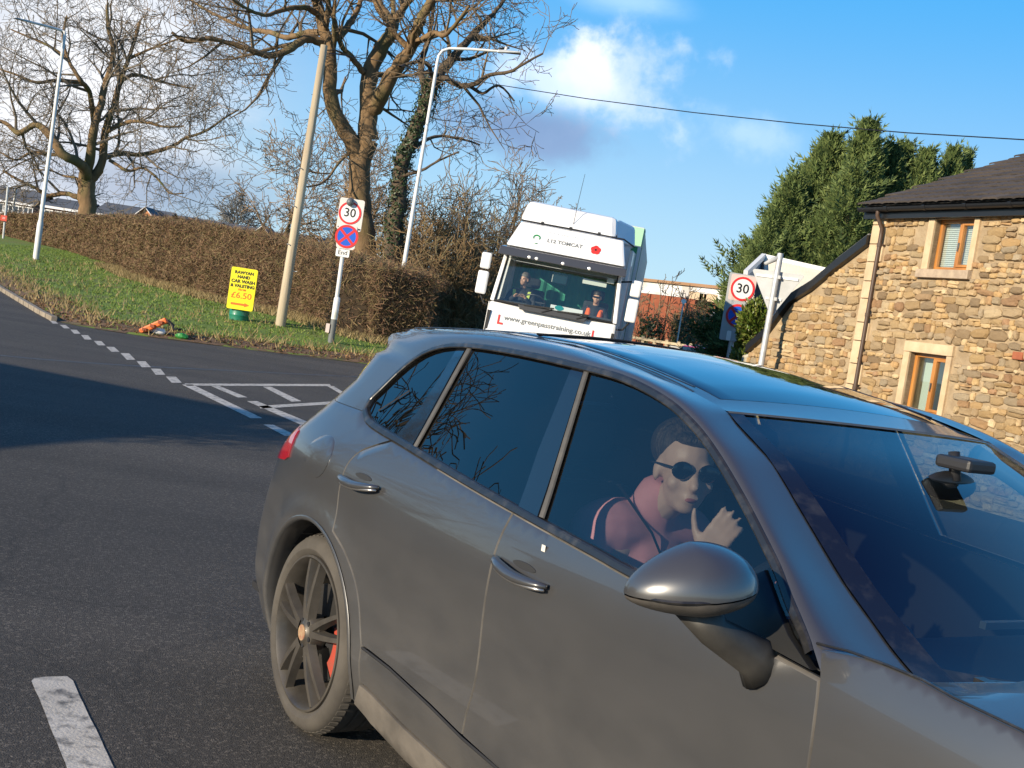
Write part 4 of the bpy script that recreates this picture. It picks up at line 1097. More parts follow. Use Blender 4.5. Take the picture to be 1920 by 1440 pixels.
# ================================================================== PEOPLE
def organic(name, blobs, voxel, m, parent, smooth_it=2):
    """one continuous surface grown round tapered limbs: ('c', a, b, ra, rb) or ('e', centre, (rx, ry, rz), euler)"""
    mb = MB()
    for q in blobs:
        if q[0] == 'c':
            a, b = Vector(q[1]), Vector(q[2]); ra, rb = q[3], q[4]
            n = 5; pts = [a.lerp(b, i / n) for i in range(n + 1)]; rad = [ra + (rb - ra) * i / n for i in range(n + 1)]
            d = (b - a).normalized()
            pts = [a - d * ra * .85, a - d * ra * .5] + pts + [b + d * rb * .5, b + d * rb * .85]
            rad = [ra * .5, ra * .86] + rad + [rb * .86, rb * .5]
            mb.tube(pts, rad, 12)
        else:
            eu = q[3] if len(q) > 3 else (0, 0, 0)
            from mathutils import Euler
            Mq = Matrix.Translation(q[1]) @ Euler(eu).to_matrix().to_4x4()
            k = MB(); k.ball((0, 0, 0), 1, 16, 10, *q[2]); mb.add([Mq @ Vector(p) for p in k.v], k.f)
    me = mb.mesh('tmp', m)
    o = bpy.data.objects.new('tmp', me); COL.objects.link(o)
    bm = bmesh.new(); bm.from_mesh(me); bmesh.ops.remove_doubles(bm, verts=bm.verts, dist=1e-6); bmesh.ops.recalc_face_normals(bm, faces=bm.faces); bm.to_mesh(me); bm.free()
    r = o.modifiers.new('r', 'REMESH'); r.mode = 'VOXEL'; r.voxel_size = voxel
    s = o.modifiers.new('s', 'SMOOTH'); s.factor = .5; s.iterations = smooth_it
    out = bpy.data.meshes.new_from_object(o.evaluated_get(bpy.context.evaluated_depsgraph_get()))
    bpy.data.objects.remove(o)
    out.name = name; out.polygons.foreach_set('use_smooth', [True] * len(out.polygons)); out.materials.clear(); out.materials.append(m)
    o = bpy.data.objects.new(name, out); COL.objects.link(o)
    if parent: adopt(o, parent)
    return o

def head_blobs(c, fwd, up=(0, 0, 1), k=1.0):
    """skull, jaw, nose, lips, brow and ears about head centre c, looking along fwd"""
    f = Vector(fwd).normalized(); u = Vector(up); l = u.cross(f).normalized(); u = f.cross(l)
    P = lambda a, b, d: Vector(c) + (f * a + l * b + u * d) * k
    eu = Matrix(((f.x, l.x, u.x), (f.y, l.y, u.y), (f.z, l.z, u.z))).to_euler()
    B = [('e', P(-.012, 0, .03), (.098 * k, .077 * k, .092 * k), eu), ('e', P(.022, 0, -.035), (.072 * k, .062 * k, .085 * k), eu), ('e', P(.052, 0, -.088), (.034 * k, .036 * k, .028 * k), eu),
         ('c', P(.078, 0, .005), P(.104, 0, -.030), .011 * k, .016 * k), ('e', P(.088, 0, -.062), (.013 * k, .026 * k, .007 * k), eu), ('e', P(.085, 0, -.074), (.013 * k, .023 * k, .008 * k), eu),
         ('e', P(.076, .034, .022), (.014 * k, .026 * k, .010 * k), eu), ('e', P(.076, -.034, .022), (.014 * k, .026 * k, .010 * k), eu),
         ('e', P(-.008, .080, -.012), (.020 * k, .010 * k, .032 * k), eu), ('e', P(-.008, -.080, -.012), (.020 * k, .010 * k, .032 * k), eu),
         ('e', P(.058, .045, -.03), (.024 * k, .022 * k, .024 * k), eu), ('e', P(.058, -.045, -.03), (.024 * k, .022 * k, .024 * k), eu)]
    return B, P, eu

def hand_blobs(w, d, n, side, curl=(.5, .5, .5, .5), thumb=.6, k=1.0, spread=.12):
    """w wrist, d along the palm, n out of the back of the hand, side: direction of the thumb"""
    d = Vector(d).normalized(); s = Vector(side); s = (s - d * s.dot(d)).normalized(); n = d.cross(s).normalized() * (1 if d.cross(s).dot(Vector(n)) > 0 else -1)
    w = Vector(w); B = []
    kn = w + d * .088 * k
    for i in range(4):
        off = s * (.033 - .022 * i) * k
        B.append(('c', w + d * .015 * k + off * .6, kn + off, .015 * k, .0125 * k))
    L = (.072, .080, .074, .058)
    for i in range(4):
        off = s * (.033 - .022 * i) * k; p = kn + off; dd = (d + s * spread * (1.5 - i)).normalized(); a = curl[i]
        for q, (fr, rr) in enumerate(((.46, .0102), (.30, .0092), (.24, .0082))):
            th = a * (q + .6) * .75; v = (dd * math.cos(th) - n * math.sin(th)).normalized(); e = p + v * L[i] * fr * k
            B.append(('c', p, e, rr * k, (rr - .001) * k)); p = e
    p = w + d * .028 * k + s * .028 * k; v = (s * thumb + d * (1 - thumb * .5) - n * .25).normalized()
    e = p + v * .042 * k; B.append(('c', p, e, .016 * k, .0125 * k)); v2 = (v + d * .35).normalized(); e2 = e + v2 * .030 * k
    B.append(('c', e, e2, .0118 * k, .0105 * k)); B.append(('c', e2, e2 + (v2 + d * .3).normalized() * .024 * k, .0105 * k, .009 * k))
    return B
skin_m = mat('skin', (0.50, 0.29, 0.20), .5, col2=(.57, .34, .25), scale=14)
hair_dark = mat('dark_hair', (.028, .019, .014), .55, col2=(.05, .035, .025), scale=30, stretch=(1, 1, .2))
hair_grey = mat('greying_hair', (.10, .085, .07), .6, col2=(.17, .15, .13), scale=40)

# ================================================================== LORRY
white_m = mat('white_lorry_paint', (.74, .74, .73), .32, coat=.6, col2=(.79, .79, .78), scale=1.5)
grey_pl = mat('dark_grey_plastic', (.035, .036, .038), .5)
black_r = mat('black_rubber', (.012, .012, .012), .6)
tred = mat('red_print', (.62, .03, .025), .5)
tgreen = mat('green_print', (.02, .22, .07), .5)
tgrey = mat('grey_print', (.16, .17, .17), .5)
lgreen = mat('pale_green_print', (.35, .62, .40), .5)
lamp_glass = mat('lamp_lens', (.75, .75, .72), .15, coat=1)
chrome = mat('chrome', (.7, .7, .7), .12, metal=1)
LB = at(1030, 760, 22.0)
TH = R(-5.5)
lorry = thing('lorry', 'white articulated training lorry with red L plates and a poppy, waiting in the side road', 'lorry', (.47, 22.0, 0), rot=(0, R(2.2), TH))
LM = Matrix.Translation(lorry.location) @ lorry.rotation_euler.to_matrix().to_4x4(); LMi = LM.inverted()
LOCAL = True
def tl(px, py, y=0.0):
    """lorry-space point on the plane y metres behind its nose, seen at a photo pixel"""
    a = LMi @ CO; d = LMi.to_3x3() @ ray(px, py); t = (y - a.y) / d.y; P = a + d * t
    return P
# y runs back from the nose, x to the photo's right
ZB, ZT, ZV, ZP = 1.95, 2.80, 2.98, 3.50        # screen foot, screen head, visor head, upper panel head
hwid = 1.235
cabm = MB()
# lower front: bumper and panel, slightly raked
cabm.hexa([(-hwid, .06, .38), (hwid, .06, .38), (hwid, 1.9, .38), (-hwid, 1.9, .38), (-hwid, 0, 1.0), (hwid, 0, 1.0), (hwid, 1.9, 1.0), (-hwid, 1.9, 1.0)])
cabm.hexa([(-hwid, .0, 1.004), (hwid, .0, 1.004), (hwid, 2.0, 1.004), (-hwid, 2.0, 1.004), (-hwid + .02, .10, 1.90), (hwid - .02, .10, 1.90), (hwid - .02, 2.0, 1.90), (-hwid + .02, 2.0, 1.90)])
body = cabm.build('cab_body', white_m, lorry, bevel=.05)
# cab shell round the screen: pillars, roof, floor, back wall, sides
zf, zh = 1.904, ZT
def hx4(x0, x1, y0, y1, X0, X1, Y0, Y1):
    q = MB(); q.hexa([(min(x0, x1), y0, zf), (max(x0, x1), y0, zf), (max(x0, x1), y1, zf), (min(x0, x1), y1, zf), (min(X0, X1), Y0, zh), (max(X0, X1), Y0, zh), (max(X0, X1), Y1, zh), (min(X0, X1), Y1, zh)]); return q
for s in (-1, 1):
    hx4(s * (hwid - .02), s * (hwid - .10), .10, .32, s * (hwid - .10), s * (hwid - .17), .30, .52).build('screen_pillar', white_m, lorry, bevel=.015)
    hx4(s * (hwid - .02), s * (hwid - .06), 1.2, 1.95, s * (hwid - .10), s * (hwid - .14), 1.2, 1.95).build('cab_side', white_m, lorry, bevel=.01)
q = MB(); q.box(-hwid + .03, hwid - .03, 1.96, 2.0, zf, zh); q.build('cab_back', white_m, lorry)
up = MB()
up.hexa([(-hwid + .06, .24, ZT + .004), (hwid - .06, .24, ZT + .004), (hwid - .06, 2.0, ZT + .004), (-hwid + .06, 2.0, ZT + .004), (-hwid + .10, .30, ZV), (hwid - .10, .30, ZV), (hwid - .10, 2.0, ZV), (-hwid + .10, 2.0, ZV)])
up.hexa([(-hwid + .10, .20, ZV + .003), (hwid - .07, .20, ZV + .003), (hwid - .07, 2.0, ZV + .003), (-hwid + .10, 2.0, ZV + .003), (-hwid + .28, .48, ZP), (hwid - .20, .48, ZP), (hwid - .20, 2.0, ZP), (-hwid + .28, 2.0, ZP)])
up.build('upper_cab', white_m, lorry, bevel=.05)
df = MB()
df.hexa([(-hwid + .22, .62, ZP + .02), (hwid - .34, .62, ZP + .02), (hwid - .34, 2.1, ZP + .02), (-hwid + .22, 2.1, ZP + .02), (-hwid + .30, .92, 3.96), (hwid - .42, .92, 3.93), (hwid - .34, 2.1, 3.96), (-hwid + .30, 2.1, 3.97)])
df.build('roof_deflector', white_m, lorry, bevel=.10)
df = MB(); df.hexa([(hwid - .345, .80, ZP - .02), (hwid + .02, 1.3, ZP - .04), (hwid - .02, 2.2, ZP - .02), (hwid - .36, 2.1, ZP), (hwid - .415, 1.0, 3.92), (hwid - .06, 1.5, 3.86), (hwid - .06, 2.2, 3.9), (hwid - .35, 2.1, 3.92)]); df.build('side_deflector', white_m, lorry, bevel=.05)
df = MB(); df.hexa([(hwid - .05, 2.02, .9), (hwid + .02, 2.02, .9), (hwid + .06, 2.7, .9), (hwid - .02, 2.7, .9), (hwid - .07, 2.02, ZP - .06), (hwid + .0, 2.02, ZP - .06), (hwid + .05, 2.7, ZP - .06), (hwid - .02, 2.7, ZP - .06)]); df.build('side_fairing', white_m, lorry, bevel=.02)
# sun visor over the screen with marker lamps
vz = MB(); vz.hexa([(-hwid + .02, -.06, ZT - .02), (hwid - .02, -.06, ZT - .02), (hwid - .04, .26, ZT + .02), (-hwid + .04, .26, ZT + .02), (-hwid + .03, -.01, ZT + .14), (hwid - .03, -.01, ZT + .14), (hwid - .06, .28, ZV), (-hwid + .06, .28, ZV)])
vis = vz.build('sun_visor', mat('smoked_visor', (.05, .05, .055), .25, coat=.5), lorry, bevel=.02)
for x in (-.62, -.48, .02, .52):
    q = MB(); q.lathe([(.0, 0), (.03, .005), (.03, .03), (.0, .04)], 10, 0, Matrix.Translation((x, -.03, ZT + .02)) @ Matrix.Rotation(R(90), 4, 'X')); q.build('marker_lamp', lamp_glass, vis)
# windscreen
def scr(u, v, d=0.0):      # u -1..1 across, v 0..1 up the screen
    w0, w1 = hwid - .10, hwid - .17; w = w0 + (w1 - w0) * v
    return Vector((u * w, .11 + .20 * v + .10 * u * u + d - .08, 1.915 + (ZT - 1.915) * v))
gm_ = MB(); nu, nv = 12, 6
gm_.v = [tuple(scr(-1 + 2 * i / nu, j / nv)) for j in range(nv + 1) for i in range(nu + 1)]
gm_.f = [(j * (nu + 1) + i, j * (nu + 1) + i + 1, (j + 1) * (nu + 1) + i + 1, (j + 1) * (nu + 1) + i) for j in range(nv) for i in range(nu)]; gm_.m = [0] * len(gm_.f)
gm_.build('windscreen', glass_mat("lorry_screen", (.88, .93, .91), .10, dirt=.03), lorry, smooth=True)
sr = MB(); sr.tube([scr(-1, 0, -.005), scr(-.5, 0, -.005), scr(0, 0, -.005), scr(.5, 0, -.005), scr(1, 0, -.005)], .028, 6); sr.tube([scr(-1, 0, -.005), scr(-1, .5, -.005), scr(-1, 1, -.005)], .022, 6); sr.tube([scr(1, 0, -.005), scr(1, .5, -.005), scr(1, 1, -.005)], .022, 6)
sr.build('screen_seal', black_r, lorry)
wp = MB(); wp.hexa([(-.62, -.03, 1.83), (.62, -.03, 1.83), (.66, .12, 1.9), (-.66, .12, 1.9), (-.66, -.005, 1.925), (.66, -.005, 1.925), (.66, .13, 1.93), (-.66, .13, 1.93)]); wp.build('cowl_panel', grey_pl, lorry, bevel=.01)
for x0, x1 in ((-.55, .02), (.08, .68)):
    q = MB(); q.bar((x0, -.015, 1.93), (x1, .0, 1.965), .02, .03); q.bar((x1 - .03, -.02, 1.95), (x1 - .22, -.03, 1.86), .02, .02); q.build('wiper', black_r, lorry)
# door glass on the shaded side, with door and handle below it
for s in (-1, 1):
    q = MB(); x = s * (hwid - .035)
    q.add([(x, .36, zf), (x, 1.18, zf), (x - s * .08, 1.18, ZT - .02), (x - s * .08, .56, ZT - .02)], [(0, 1, 2, 3)]); q.build('door_glass', glass_mat('lorry_door_glass', (.5, .55, .55), .08), lorry)
    q = MB(); q.box(*sorted((s * (hwid - .0), s * (hwid + .012))), .22, 1.45, .75, 1.88); dr = q.build('door', white_m, lorry, bevel=.01)
    q = MB(); q.box(*sorted((s * (hwid + .012), s * (hwid + .035))), 1.22, 1.4, 1.5, 1.56); q.build('handle', grey_pl, dr, bevel=.008)
# mirrors on their arms
for s, (mx) in ((-1, -1.44), (1, 1.44)):
    q = MB(); q.tube([(s * (hwid - .12), .42, 2.70), (s * 1.33, .30, 2.74), (mx, .26, 2.70)], .018, 6); q.tube([(s * (hwid - .02), .32, 1.80), (s * 1.34, .26, 1.82), (mx, .26, 1.98)], .018, 6)
    ar = q.build('mirror_arm', black_r, lorry)
    for (z0, z1, w) in ((2.46, 2.78, .20), (1.98, 2.43, .215)):
        q = MB(); q.hexa([(mx - w / 2, .16, z0), (mx + w / 2, .16, z0), (mx + w / 2 - .02, .34, z0 + .02), (mx - w / 2 + .02, .34, z0 + .02), (mx - w / 2, .16, z1), (mx + w / 2, .16, z1), (mx + w / 2 - .02, .34, z1 - .02), (mx - w / 2 + .02, .34, z1 - .02)])
        q.build('mirror_housing', white_m, ar, bevel=.035)
        q = MB(); q.box(mx - w / 2 + .02, mx + w / 2 - .02, .342, .35, z0 + .04, z1 - .04); q.build('mirror_glass', mat_metal, ar)
# lettering and emblems
fr = frame((0, -.0, 0), (1, 0, 0), (0, .11, .99))
def on_front(x, z):
    if z < 1.9: y = .0 + .10 * (z - 1.004) / .896; up_ = (0, .11, .99)
    else: y = .20 + .28 * (z - ZV) / (ZP - ZV); up_ = (0, .47, .88)
    return frame((x, y - .006, z), (1, 0, 0), up_)
def pz(px, py, z_up):
    y = .1
    for _ in range(8):
        P = tl(px, py, y); y = (.0 + .10 * (P.z - 1.004) / .896) if not z_up else (.20 + .28 * (P.z - ZV) / (ZP - ZV))
    return P.x, P.z
for px, py in ((938, 599), (1114, 629)):
    x, z = pz(px, py, False); M_ = on_front(x, z); q = MB(); q.M = M_; q.box(-.05, -.015, -.09, .09, 0, .004); q.box(-.015, .06, -.09, -.052, 0, .004); q.build('learner_plate', tred, lorry)
x, z = pz(1026, 611, False); lettering('lettering', 'www.greenpasstraining.co.uk', .13, tgrey, on_front(x, z), lorry, sx=1.08, bold=.002)
x, z = pz(1059, 457, True); lettering('lettering', 'L12 TOMCAT', .108, tgrey, on_front(x, z), lorry, sx=1.06, bold=.002)
x, z = pz(1064, 442, True); q = MB(); q.M = on_front(x, z); _r = random.Random(2)
for i in range(17): q.box(-.36 + i * .042, -.36 + i * .042 + _r.uniform(.008, .024), -.02, -.02 + _r.uniform(.012, .034), 0, .003)
q.build('faded_print', mat('faint_print', (.58, .59, .59), .5), lorry)
x, z = pz(1117, 469, True); M_ = on_front(x, z); q = MB(); q.M = M_
for k_ in range(5):
    a = k_ * 1.257 + .3; q.prism([(math.cos(t) * .055 + math.cos(a) * .045, math.sin(t) * .055 + math.sin(a) * .045) for t in [i * 6.283 / 14 for i in range(14)]], lambda u, v_, d: (u, v_, d), 0, .004 + k_ * .0006)
pop = q.build('poppy_emblem', tred, lorry); q = MB(); q.M = M_; q.lathe([(.022, 0), (.022, .009), (0, .0095)], 12); q.build('poppy_centre', black_r, pop)
x, z = pz(1006, 448, True); M_ = on_front(x, z); q = MB(); q.M = M_
arch = [math.pi * (-.18 + 1.36 * i / 14) for i in range(15)]
q.prism([(math.cos(t) * .072, math.sin(t) * .066 + .03) for t in arch] + [(math.cos(t) * .050, math.sin(t) * .040 + .026) for t in reversed(arch)], lambda u, v_, d: (u, v_, d), 0, .004)
q.prism([(-.035, -.10), (.035, -.10), (.045, -.085), (.02, -.115), (-.02, -.115), (-.045, -.085)][:4], lambda u, v_, d: (u, v_, d), 0, .004); q.build('green_emblem', tgreen, lorry, fixn=True)
# seams and small lamps
q = MB(); q.tube([(-hwid + .28, .455, ZP + .012), (0, .45, ZP + .015), (hwid - .20, .455, ZP + .005), (hwid + .01, 1.0, ZP - .06)], .016, 5); q.build('roof_seam', black_r, lorry)
for x in (-.55, .0, .55):
    q = MB(); q.box(x - .03, x + .03, .50, .56, ZP + .012, ZP + .06); q.build('marker_lamp', grey_pl, lorry, bevel=.008)
q = MB(); q.tube([(.02, .7, ZP + .05), (.03, .72, 4.1), (.05, .76, 4.62)], [.006, .005, .004], 5); q.build('aerial', black_r, lorry)
for s in (-1, 1):
    q = MB(); q.hexa([(s * .98 - .2, -.01, .62), (s * .98 + .2, -.01, .62), (s * .98 + .2, .1, .62), (s * .98 - .2, .1, .62), (s * .98 - .2, .0, .86), (s * .98 + .2, .0, .86), (s * .98 + .2, .1, .86), (s * .98 - .2, .1, .86)]); q.build('headlight', lamp_glass, lorry, bevel=.03)
    q = MB(); q.box(*sorted((s * (hwid - .02), s * (hwid - .08))), .04, .14, 1.2, 1.72); q.build('corner_slot', black_r, lorry)
q = MB()
for z in (1.08, 1.16, 1.24): q.box(-.8, .8, -.006, .02, z, z + .05)
q.build('grille', grey_pl, lorry)
q = MB(); q.box(-.27, .27, -.012, .0, .52, .63); q.build('number_plate', white_m, lorry)
# wheels
def lwheel(x, y, r=.5, w=.3):
    q = MB(); Mx = Matrix.Translation((x, y, r)) @ Matrix.Rotation(R(90), 4, 'Y'); q.lathe([(r * .58, -w / 2), (r * .95, -w / 2), (r, -w * .4), (r, w * .4), (r * .95, w / 2), (r * .58, w / 2)], 28, 0, Mx, cap=False); wh = q.build('wheel', black_r, lorry, smooth=True, angle=30)
    q = MB(); q.lathe([(0, -w * .42), (r * .3, -w * .42), (r * .4, -w * .2), (r * .58, -w * .45), (r * .58, w * .45), (r * .4, w * .2), (r * .3, w * .42), (0, w * .42)], 24, 0, Mx); q.build('rim', mat_metal, wh, smooth=True, angle=30)
for y in (1.15, 4.6, 8.6, 9.9, 11.2):
    for s in (-1, 1): lwheel(s * 1.05, y)
q = MB(); q.box(-.45, .45, .5, 5.2, .5, .9); q.build('chassis', grey_pl, lorry)
# trailer box behind
ART = Matrix.Translation((.10, 3.6, 0)) @ Matrix.Rotation(R(-.9), 4, 'Z') @ Matrix.Translation((0, -3.6, 0))
q = MB(); q.M = ART; q.box(-1.275, 1.275, 2.95, 13.6, 1.15, 4.02); tr_ = q.build('trailer', mat('grey_white_trailer', (.55, .56, .57), .45, col2=(.62, .63, .63), scale=1), lorry, bevel=.03)
q = MB(); q.M = ART; q.box(1.277, 1.282, 3.05, 3.30, 1.3, 3.6); q.box(1.06, 1.20, 2.942, 2.948, 1.3, 3.6); q.build('green_stripe', tgreen, tr_)
q = MB(); q.M = ART; q.box(.98, 1.26, 2.940, 2.946, 3.62, 4.0); q.box(1.277, 1.283, 2.97, 3.7, 3.62, 4.0); q.build('corner_panel', lgreen, tr_)
# inside: dash, seats, wheel, back sheet coloured as a green reflection, interior mirror, papers
ind = mat('cab_trim', (.10, .11, .11), .8); 
q = MB(); q.hexa([(-1.1, .14, 1.82), (1.1, .14, 1.82), (1.1, .62, 1.82), (-1.1, .62, 1.82), (-1.1, .16, 1.93), (1.1, .16, 1.93), (1.1, .62, 1.98), (-1.1, .62, 1.98)]); dash_ = q.build('dashboard', ind, lorry, bevel=.02)
q = MB(); q.box(-1.1, 1.1, .3, 1.95, 1.3, 1.34); q.build('cab_floor', ind, lorry)
q = MB()
q.v = [(-1.05 + 2.1 * i / 60, 1.86 + .022 * math.sin(i * 1.3) + .01 * math.sin(i * .7), z) for z in (1.4, 2.75) for i in range(61)]; q.f = [(i, i + 1, 62 + i, 61 + i) for i in range(60)]; q.m = [0] * 60
q.build('reflection_sheet', mat('green_screen_reflection', (.03, .22, .13), .8), lorry)  # wavy sheet, its green standing for the reflection in the screen
for x in (-.58, .72):
    q = MB(); q.box(x - .26, x + .26, .95, 1.45, 1.5, 1.72); q.box(x - .25, x + .25, 1.36, 1.52, 1.72, 2.28); q.box(x - .14, x + .14, 1.38, 1.48, 2.3, 2.5); q.build('seat', mat('seat_cloth', (.03, .035, .04), .9), lorry, bevel=.05)
Mw = Matrix.Translation((-.42, .44, 2.03)) @ Matrix.Rotation(R(-35), 4, 'X'); q = MB()
q.tube([Mw @ Vector((.22 * math.cos(a), .22 * math.sin(a), 0)) for a in [i * 6.2832 / 28 for i in range(29)]], .015, 6); q.bar(Mw @ Vector((-.21, 0, 0)), Mw @ Vector((.21, 0, 0)), .04, .02); q.tube([Mw @ Vector((0, 0, 0)), Mw @ Vector((0, 0, -.25))], .035, 8); q.build('steering_wheel', grey_pl, lorry)
P = tl(1049, 524, .36); q = MB(); q.hexa([(P.x - .15, .34, P.z - .09), (P.x + .15, .34, P.z - .09), (P.x + .15, .38, P.z - .09), (P.x - .15, .38, P.z - .09), (P.x - .15, .36, P.z + .09), (P.x + .15, .36, P.z + .09), (P.x + .15, .40, P.z + .09), (P.x - .15, .40, P.z + .09)]); q.build('interior_mirror', mat('dark_green_glass', (.01, .03, .028), .25), lorry, bevel=.02)
P = tl(1115, 529, .36); q = MB(); q.box(P.x - .23, P.x + .23, .40, .41, P.z - .06, P.z + .04); q.build('sun_blind', mat('blind_card', (.62, .66, .62), .8), lorry)
P = tl(1145, 527, .33); q = MB(); q.box(P.x - .07, P.x + .07, .33, .335, P.z - .045, P.z + .045); q.build('tax_card', white_m, lorry)
P = tl(1050, 569, .24); q = MB(); q.box(P.x - .17, P.x + .45, .26, .27, 1.94, 2.04); sgn = q.build('dash_sign', white_m, lorry); q = MB(); q.lathe([(.0, 0), (.085, 0), (.085, .006), (0, .006)], 20, 0, Matrix.Translation((P.x + .0, .258, 2.0)) @ Matrix.Rotation(R(90), 4, 'X') @ Matrix.Diagonal((1, .55, 1, 1))); q.build('dash_badge', mat('teal_print', (.0, .25, .25), .5), sgn)
# the two people in the cab
navy = mat('navy_jacket', (.022, .026, .036), .85); hiviz_o = mat('orange_vest', (.85, .14, .03), .7); hiviz_y = mat('yellow_reflective', (.55, .66, .12), .6)
P = tl(986, 525, .95)
dr = thing('person', 'driver with short greying hair and dark jacket at the wheel of the lorry', 'person', (0, 0, 0))
dr.location = LM @ Vector((P.x, .70, 1.72)); dr.rotation_euler = (0, R(2.2), TH)
def seat_person(o, hc, look, k, mats, arms, hair, vest=None, shades=False, cap=None, voxel=.014):
    """upper body in the person's own axes: hip at origin, facing -y; hc head centre"""
    B, PH, eu = head_blobs(hc, look, k=k)
    nb = Vector((0, .04, .50)); B += [('c', nb, Vector(hc) + Vector((0, .02, -.06)), .058, .056)]
    body = B + [('c', (0, .02, .02), (0, .02, .32), .15, .15), ('c', (-.13, .03, .40), (.13, .03, .40), .10, .10), ('c', (-.1, 0, 0), (-.13, -.42, .02), .085, .07), ('c', (.1, 0, 0), (.13, -.42, .02), .085, .07)]
    for sh_, el, ha in arms: body += [('c', sh_, el, .058, .045), ('c', el, ha, .043, .030)]
    for sh_, el, ha in arms:
        d = (Vector(ha) - Vector(el)).normalized(); body += hand_blobs(Vector(ha), d, (0, 0, 1), (-math.copysign(1, Vector(sh_).x), 0, .3), k=1.0)
    organic('body', body, voxel, mats['skin'], o)
    cl = [('e', (0, .02, .16), (.18, .135, .25)), ('c', (0, .02, .1), (0, .03, .36), .165, .165), ('c', (-.15, .03, .405), (.15, .03, .405), .105, .105), ('c', (0, .03, .44), (0, .03, .50), .085, .068)]
    for sh_, el, ha in arms: cl += [('c', sh_, el, .074, .060), ('c', el, Vector(el).lerp(Vector(ha), .93), .057, .043)]
    jk = organic('jacket', cl, voxel, mats['coat'], o)
    if hair:
        HB, _, _ = head_blobs(hc, look, k=k)
        organic('hair', [('e', PH(-.014, 0, .064), (.100 * k, .087 * k, .078 * k), eu), ('e', PH(-.060, 0, .01), (.062 * k, .084 * k, .088 * k), eu)], .010, hair, o)
    for sg in (-1, 1):
        em = MB(); em.ball(PH(.079, sg * .032, .006), .0115 * k, 10, 8); em.build('eye', mat_eye, o, smooth=True)
    return PH, eu
mat_eye = mat('eye', (.03, .025, .02), .2)
sk2 = mat('warm_skin', (.52, .29, .20), .5)
LOCAL = True
PH, eu = seat_person(dr, (0, -.02, .70), (-.55, -1, .02), 1.05, dict(skin=sk2, coat=navy), [((-.2, .03, .40), (-.27, -.16, .18), (-.10, -.34, .34)), ((.2, .03, .40), (.27, -.16, .18), (.12, -.34, .34))], hair_grey)
q = MB()
for sg in (-1, 1): q.hexa([(sg * .13 - .03, -.13, .30), (sg * .13 + .03, -.13, .30), (sg * .13 + .03, -.10, .30), (sg * .13 - .03, -.10, .30), (sg * .15 - .03, -.08, .48), (sg * .15 + .03, -.08, .48), (sg * .15 + .03, -.05, .48), (sg * .15 - .03, -.05, .48)])
q.build('reflective_strip', hiviz_y, dr, bevel=.01)
P = tl(1119, 566, .95)
pa = thing('person', 'passenger in dark glasses and an orange hi-vis vest in the lorry cab', 'person', (0, 0, 0))
pa.location = LM @ Vector((P.x, .74, 1.66)); pa.rotation_euler = (0, R(2.2), TH)
PH, eu = seat_person(pa, (0, -.03, .68), (-.15, -1, -.05), 1.0, dict(skin=sk2, coat=navy), [((-.2, .03, .40), (-.28, -.1, .15), (-.12, -.32, .10)), ((.2, .03, .40), (.28, -.1, .15), (.12, -.32, .10))], hair_dark)
for sg in (-1, 1):
    v = organic('vest', [('e', (sg * .11, -.02, .25), (.075, .145, .22)), ('e', (sg * .145, .03, .42), (.075, .10, .085))], .014, hiviz_o, pa)
q = MB(); q.hexa([tuple(PH(.07, .07, -.008)), tuple(PH(.10, .02, -.012)), tuple(PH(.10, -.02, -.012)), tuple(PH(.07, -.07, -.008)), tuple(PH(.072, .07, .022)), tuple(PH(.102, .02, .024)), tuple(PH(.102, -.02, .024)), tuple(PH(.072, -.07, .022))]); q.build('dark_glasses', mat('dark_lens', (.01, .01, .012), .15), pa, fixn=True)
LOCAL = False

# ================================================================== THE GREY CAR
YAW = R(-57)
CARO = Vector((0.1536, 4.932, 0))
car = thing('estate_car', 'dusty dark grey five-door off-road car crossing the junction in front of the viewer', 'car', CARO, YAW)
LOCAL = True
DEFPAR = car
CM = Matrix.Translation(CARO) @ Matrix.Rotation(YAW, 4, 'Z'); CMi = CM.inverted()
def cplane(px, py, y):
    a = CMi @ CO; d = CMi.to_3x3() @ ray(px, py); return a + d * ((y - a.y) / d.y)
